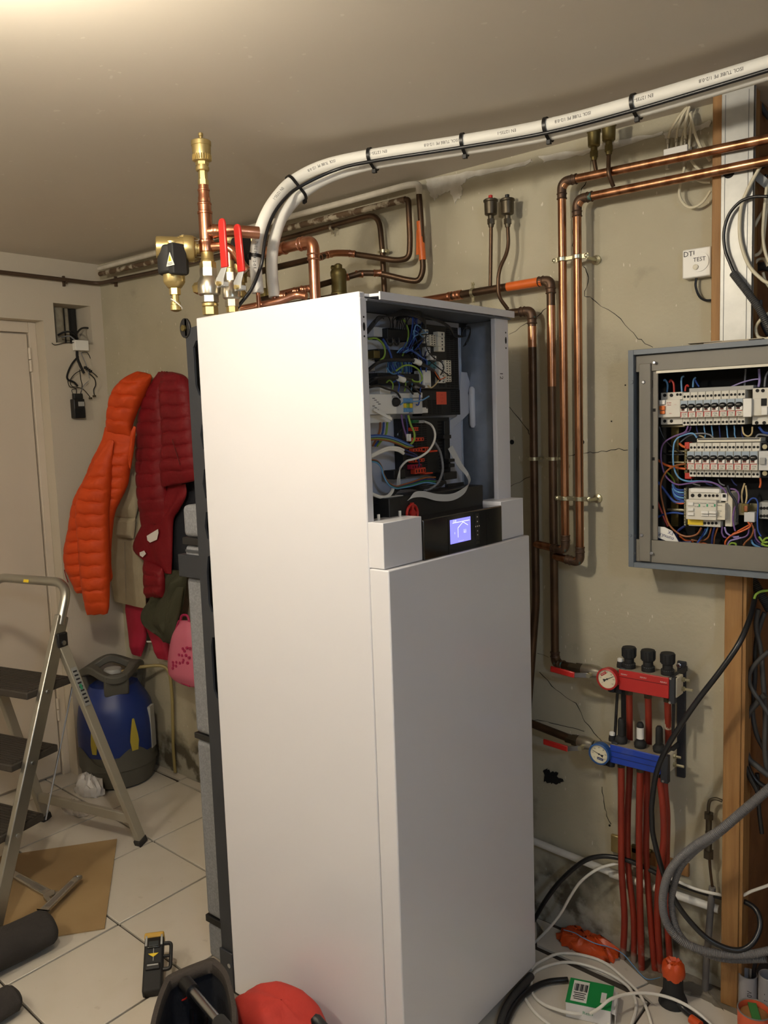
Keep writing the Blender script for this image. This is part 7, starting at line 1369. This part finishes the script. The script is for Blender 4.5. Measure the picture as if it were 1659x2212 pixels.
# ================================================================== tool bags in the foreground
zr_ = .27
rim = [U(*p, z=zr_) for p in ((352,2128),(372,2106),(448,2075),(468,2077),(492,2104),(505,2150),(512,2200),(505,2300),(480,2390),(400,2420),(330,2380),(316,2290),(328,2200))]
# keep the bag clear of the pump
t = thing('tool_bag', 'open black fabric tool bag with a metal bar across its mouth', 'tool bag', V((sum(p.x for p in rim)/len(rim), sum(p.y for p in rim)/len(rim), 0)))
rc_ = cr(rim, 4, closed=True); n = len(rc_); cc = sum(rc_, V())/n
def bagwall(sc0, sc1, name, m__, z0, z1, flip=False):
    vs = []
    for k in range(7):
        f = k/6; s_ = sc0+(sc1-sc0)*f; bul = 1+.05*math.sin(math.pi*f)
        vs += [V((cc.x+(p.x-cc.x)*s_*bul, cc.y+(p.y-cc.y)*s_*bul, z0+(z1-z0)*f)) for p in rc_]
    fs = [(l*n+i, l*n+(i+1) % n, (l+1)*n+(i+1) % n, (l+1)*n+i) for l in range(6) for i in range(n)]; fs.append(tuple(range(n)))
    return MB().add(vs, fs).build(name, m__, t, smooth=60)
bagwall(.86, .97, 'outer_wall', 'bagblack', 0, zr_-.01); bagwall(.80, .86, 'lining', 'jnavy', .05, zr_-.004)
vs = []; 
for p in rc_:
    for s_, dz in ((.84,-.012),(1.0,-.04),(1.03,-.012),(.99,.006),(.88,.006)): vs.append(V((cc.x+(p.x-cc.x)*s_, cc.y+(p.y-cc.y)*s_, zr_+dz)))
MB().add(vs, [(i*5+k, i*5+(k+1) % 5, ((i+1) % n)*5+(k+1) % 5, ((i+1) % n)*5+k) for i in range(n) for k in range(5)]).build('rim', 'bagrim', t, smooth=70)
a, b = U(405,2128,z=zr_+.0), U(500,2240,z=zr_+.02); d_ = b-a
MB().cyl(a+d_*.12, b, .010, 14).build('carry_bar', 'steel', t); MB().cyl(a-d_*.05, a+d_*.14, .016, 12).build('bar_socket', 'black', t); MB().lathe(a+d_*.72, d_, [(.0105,0),(.0165,.004),(.0165,.10),(.0105,.104)], 14).build('bar_grip', 'blackrub', t)
q = U(392,2140,z=zr_-.05); MB().tube(cr([q, q+V((.02,.01,.02)), q+V((.03,-.01,.0)), q+V((.0,-.02,-.01)), q], 4), .002, 6).build('red_tie', 'redpl', t)
for k, (x_, y_) in enumerate(((430,2195),(452,2205),(410,2208))):
    q = U(x_, y_, z=.17); tag(MB().lathe(q+V((0,0,-.10)), (.15-.1*k,.1,1), [(.010,0),(.012,.02),(.012,.07),(.007,.08),(.004,.09),(.004,.12)], 10).build('screwdriver', ('blackrub','redpl','black')[k]), ('black-handled tool standing in the tool bag', 'red-handled tool standing in the tool bag', 'third tool handle in the tool bag, nearest the rim')[k], 'tool', 'tools in the bag')
# red bag: slumped soft bag
c_ = U(612,2250,y=-.915); hh = U(600,2152,y=-.915).z*.97; c_.z = 0
t = thing('red_bag', 'slumped red fabric bag leaning at the foot of the pump', 'bag', V((c_.x,c_.y,0)))
def redf(u, v):
    a = 2*math.pi*u; s_ = max(1e-5, math.sin(math.pi*v)); prof = s_**.38
    w_ = 1+.04*math.sin(3*a+2*v)+.025*math.sin(8*a+5*v)+.012*math.sin(13*a-9*v)
    p = c_+V((.160*prof*math.cos(a)*w_, .088*prof*math.sin(a)*min(w_, 1.03), 0)); k_ = (.5-.5*math.cos(math.pi*v))
    p.z = .003+hh*k_*(1-.22*prof*max(0, math.cos(a))-.10*prof*max(0, -math.cos(a))+.02*math.sin(5*a+3*v)*prof)
    return p
MB().grid(redf, 48, 24, wrap=True).build('bag_body', 'bagred', t, smooth=70)
q = U(690,2203,y=-.93); MB().lathe(q+V((0,0,-.01)), (.7,.1,-.5), [(.008,-.02),(.013,-.012),(.013,.012),(.010,.03),(.008,.05)], 12).build('strap_end', 'black', t)
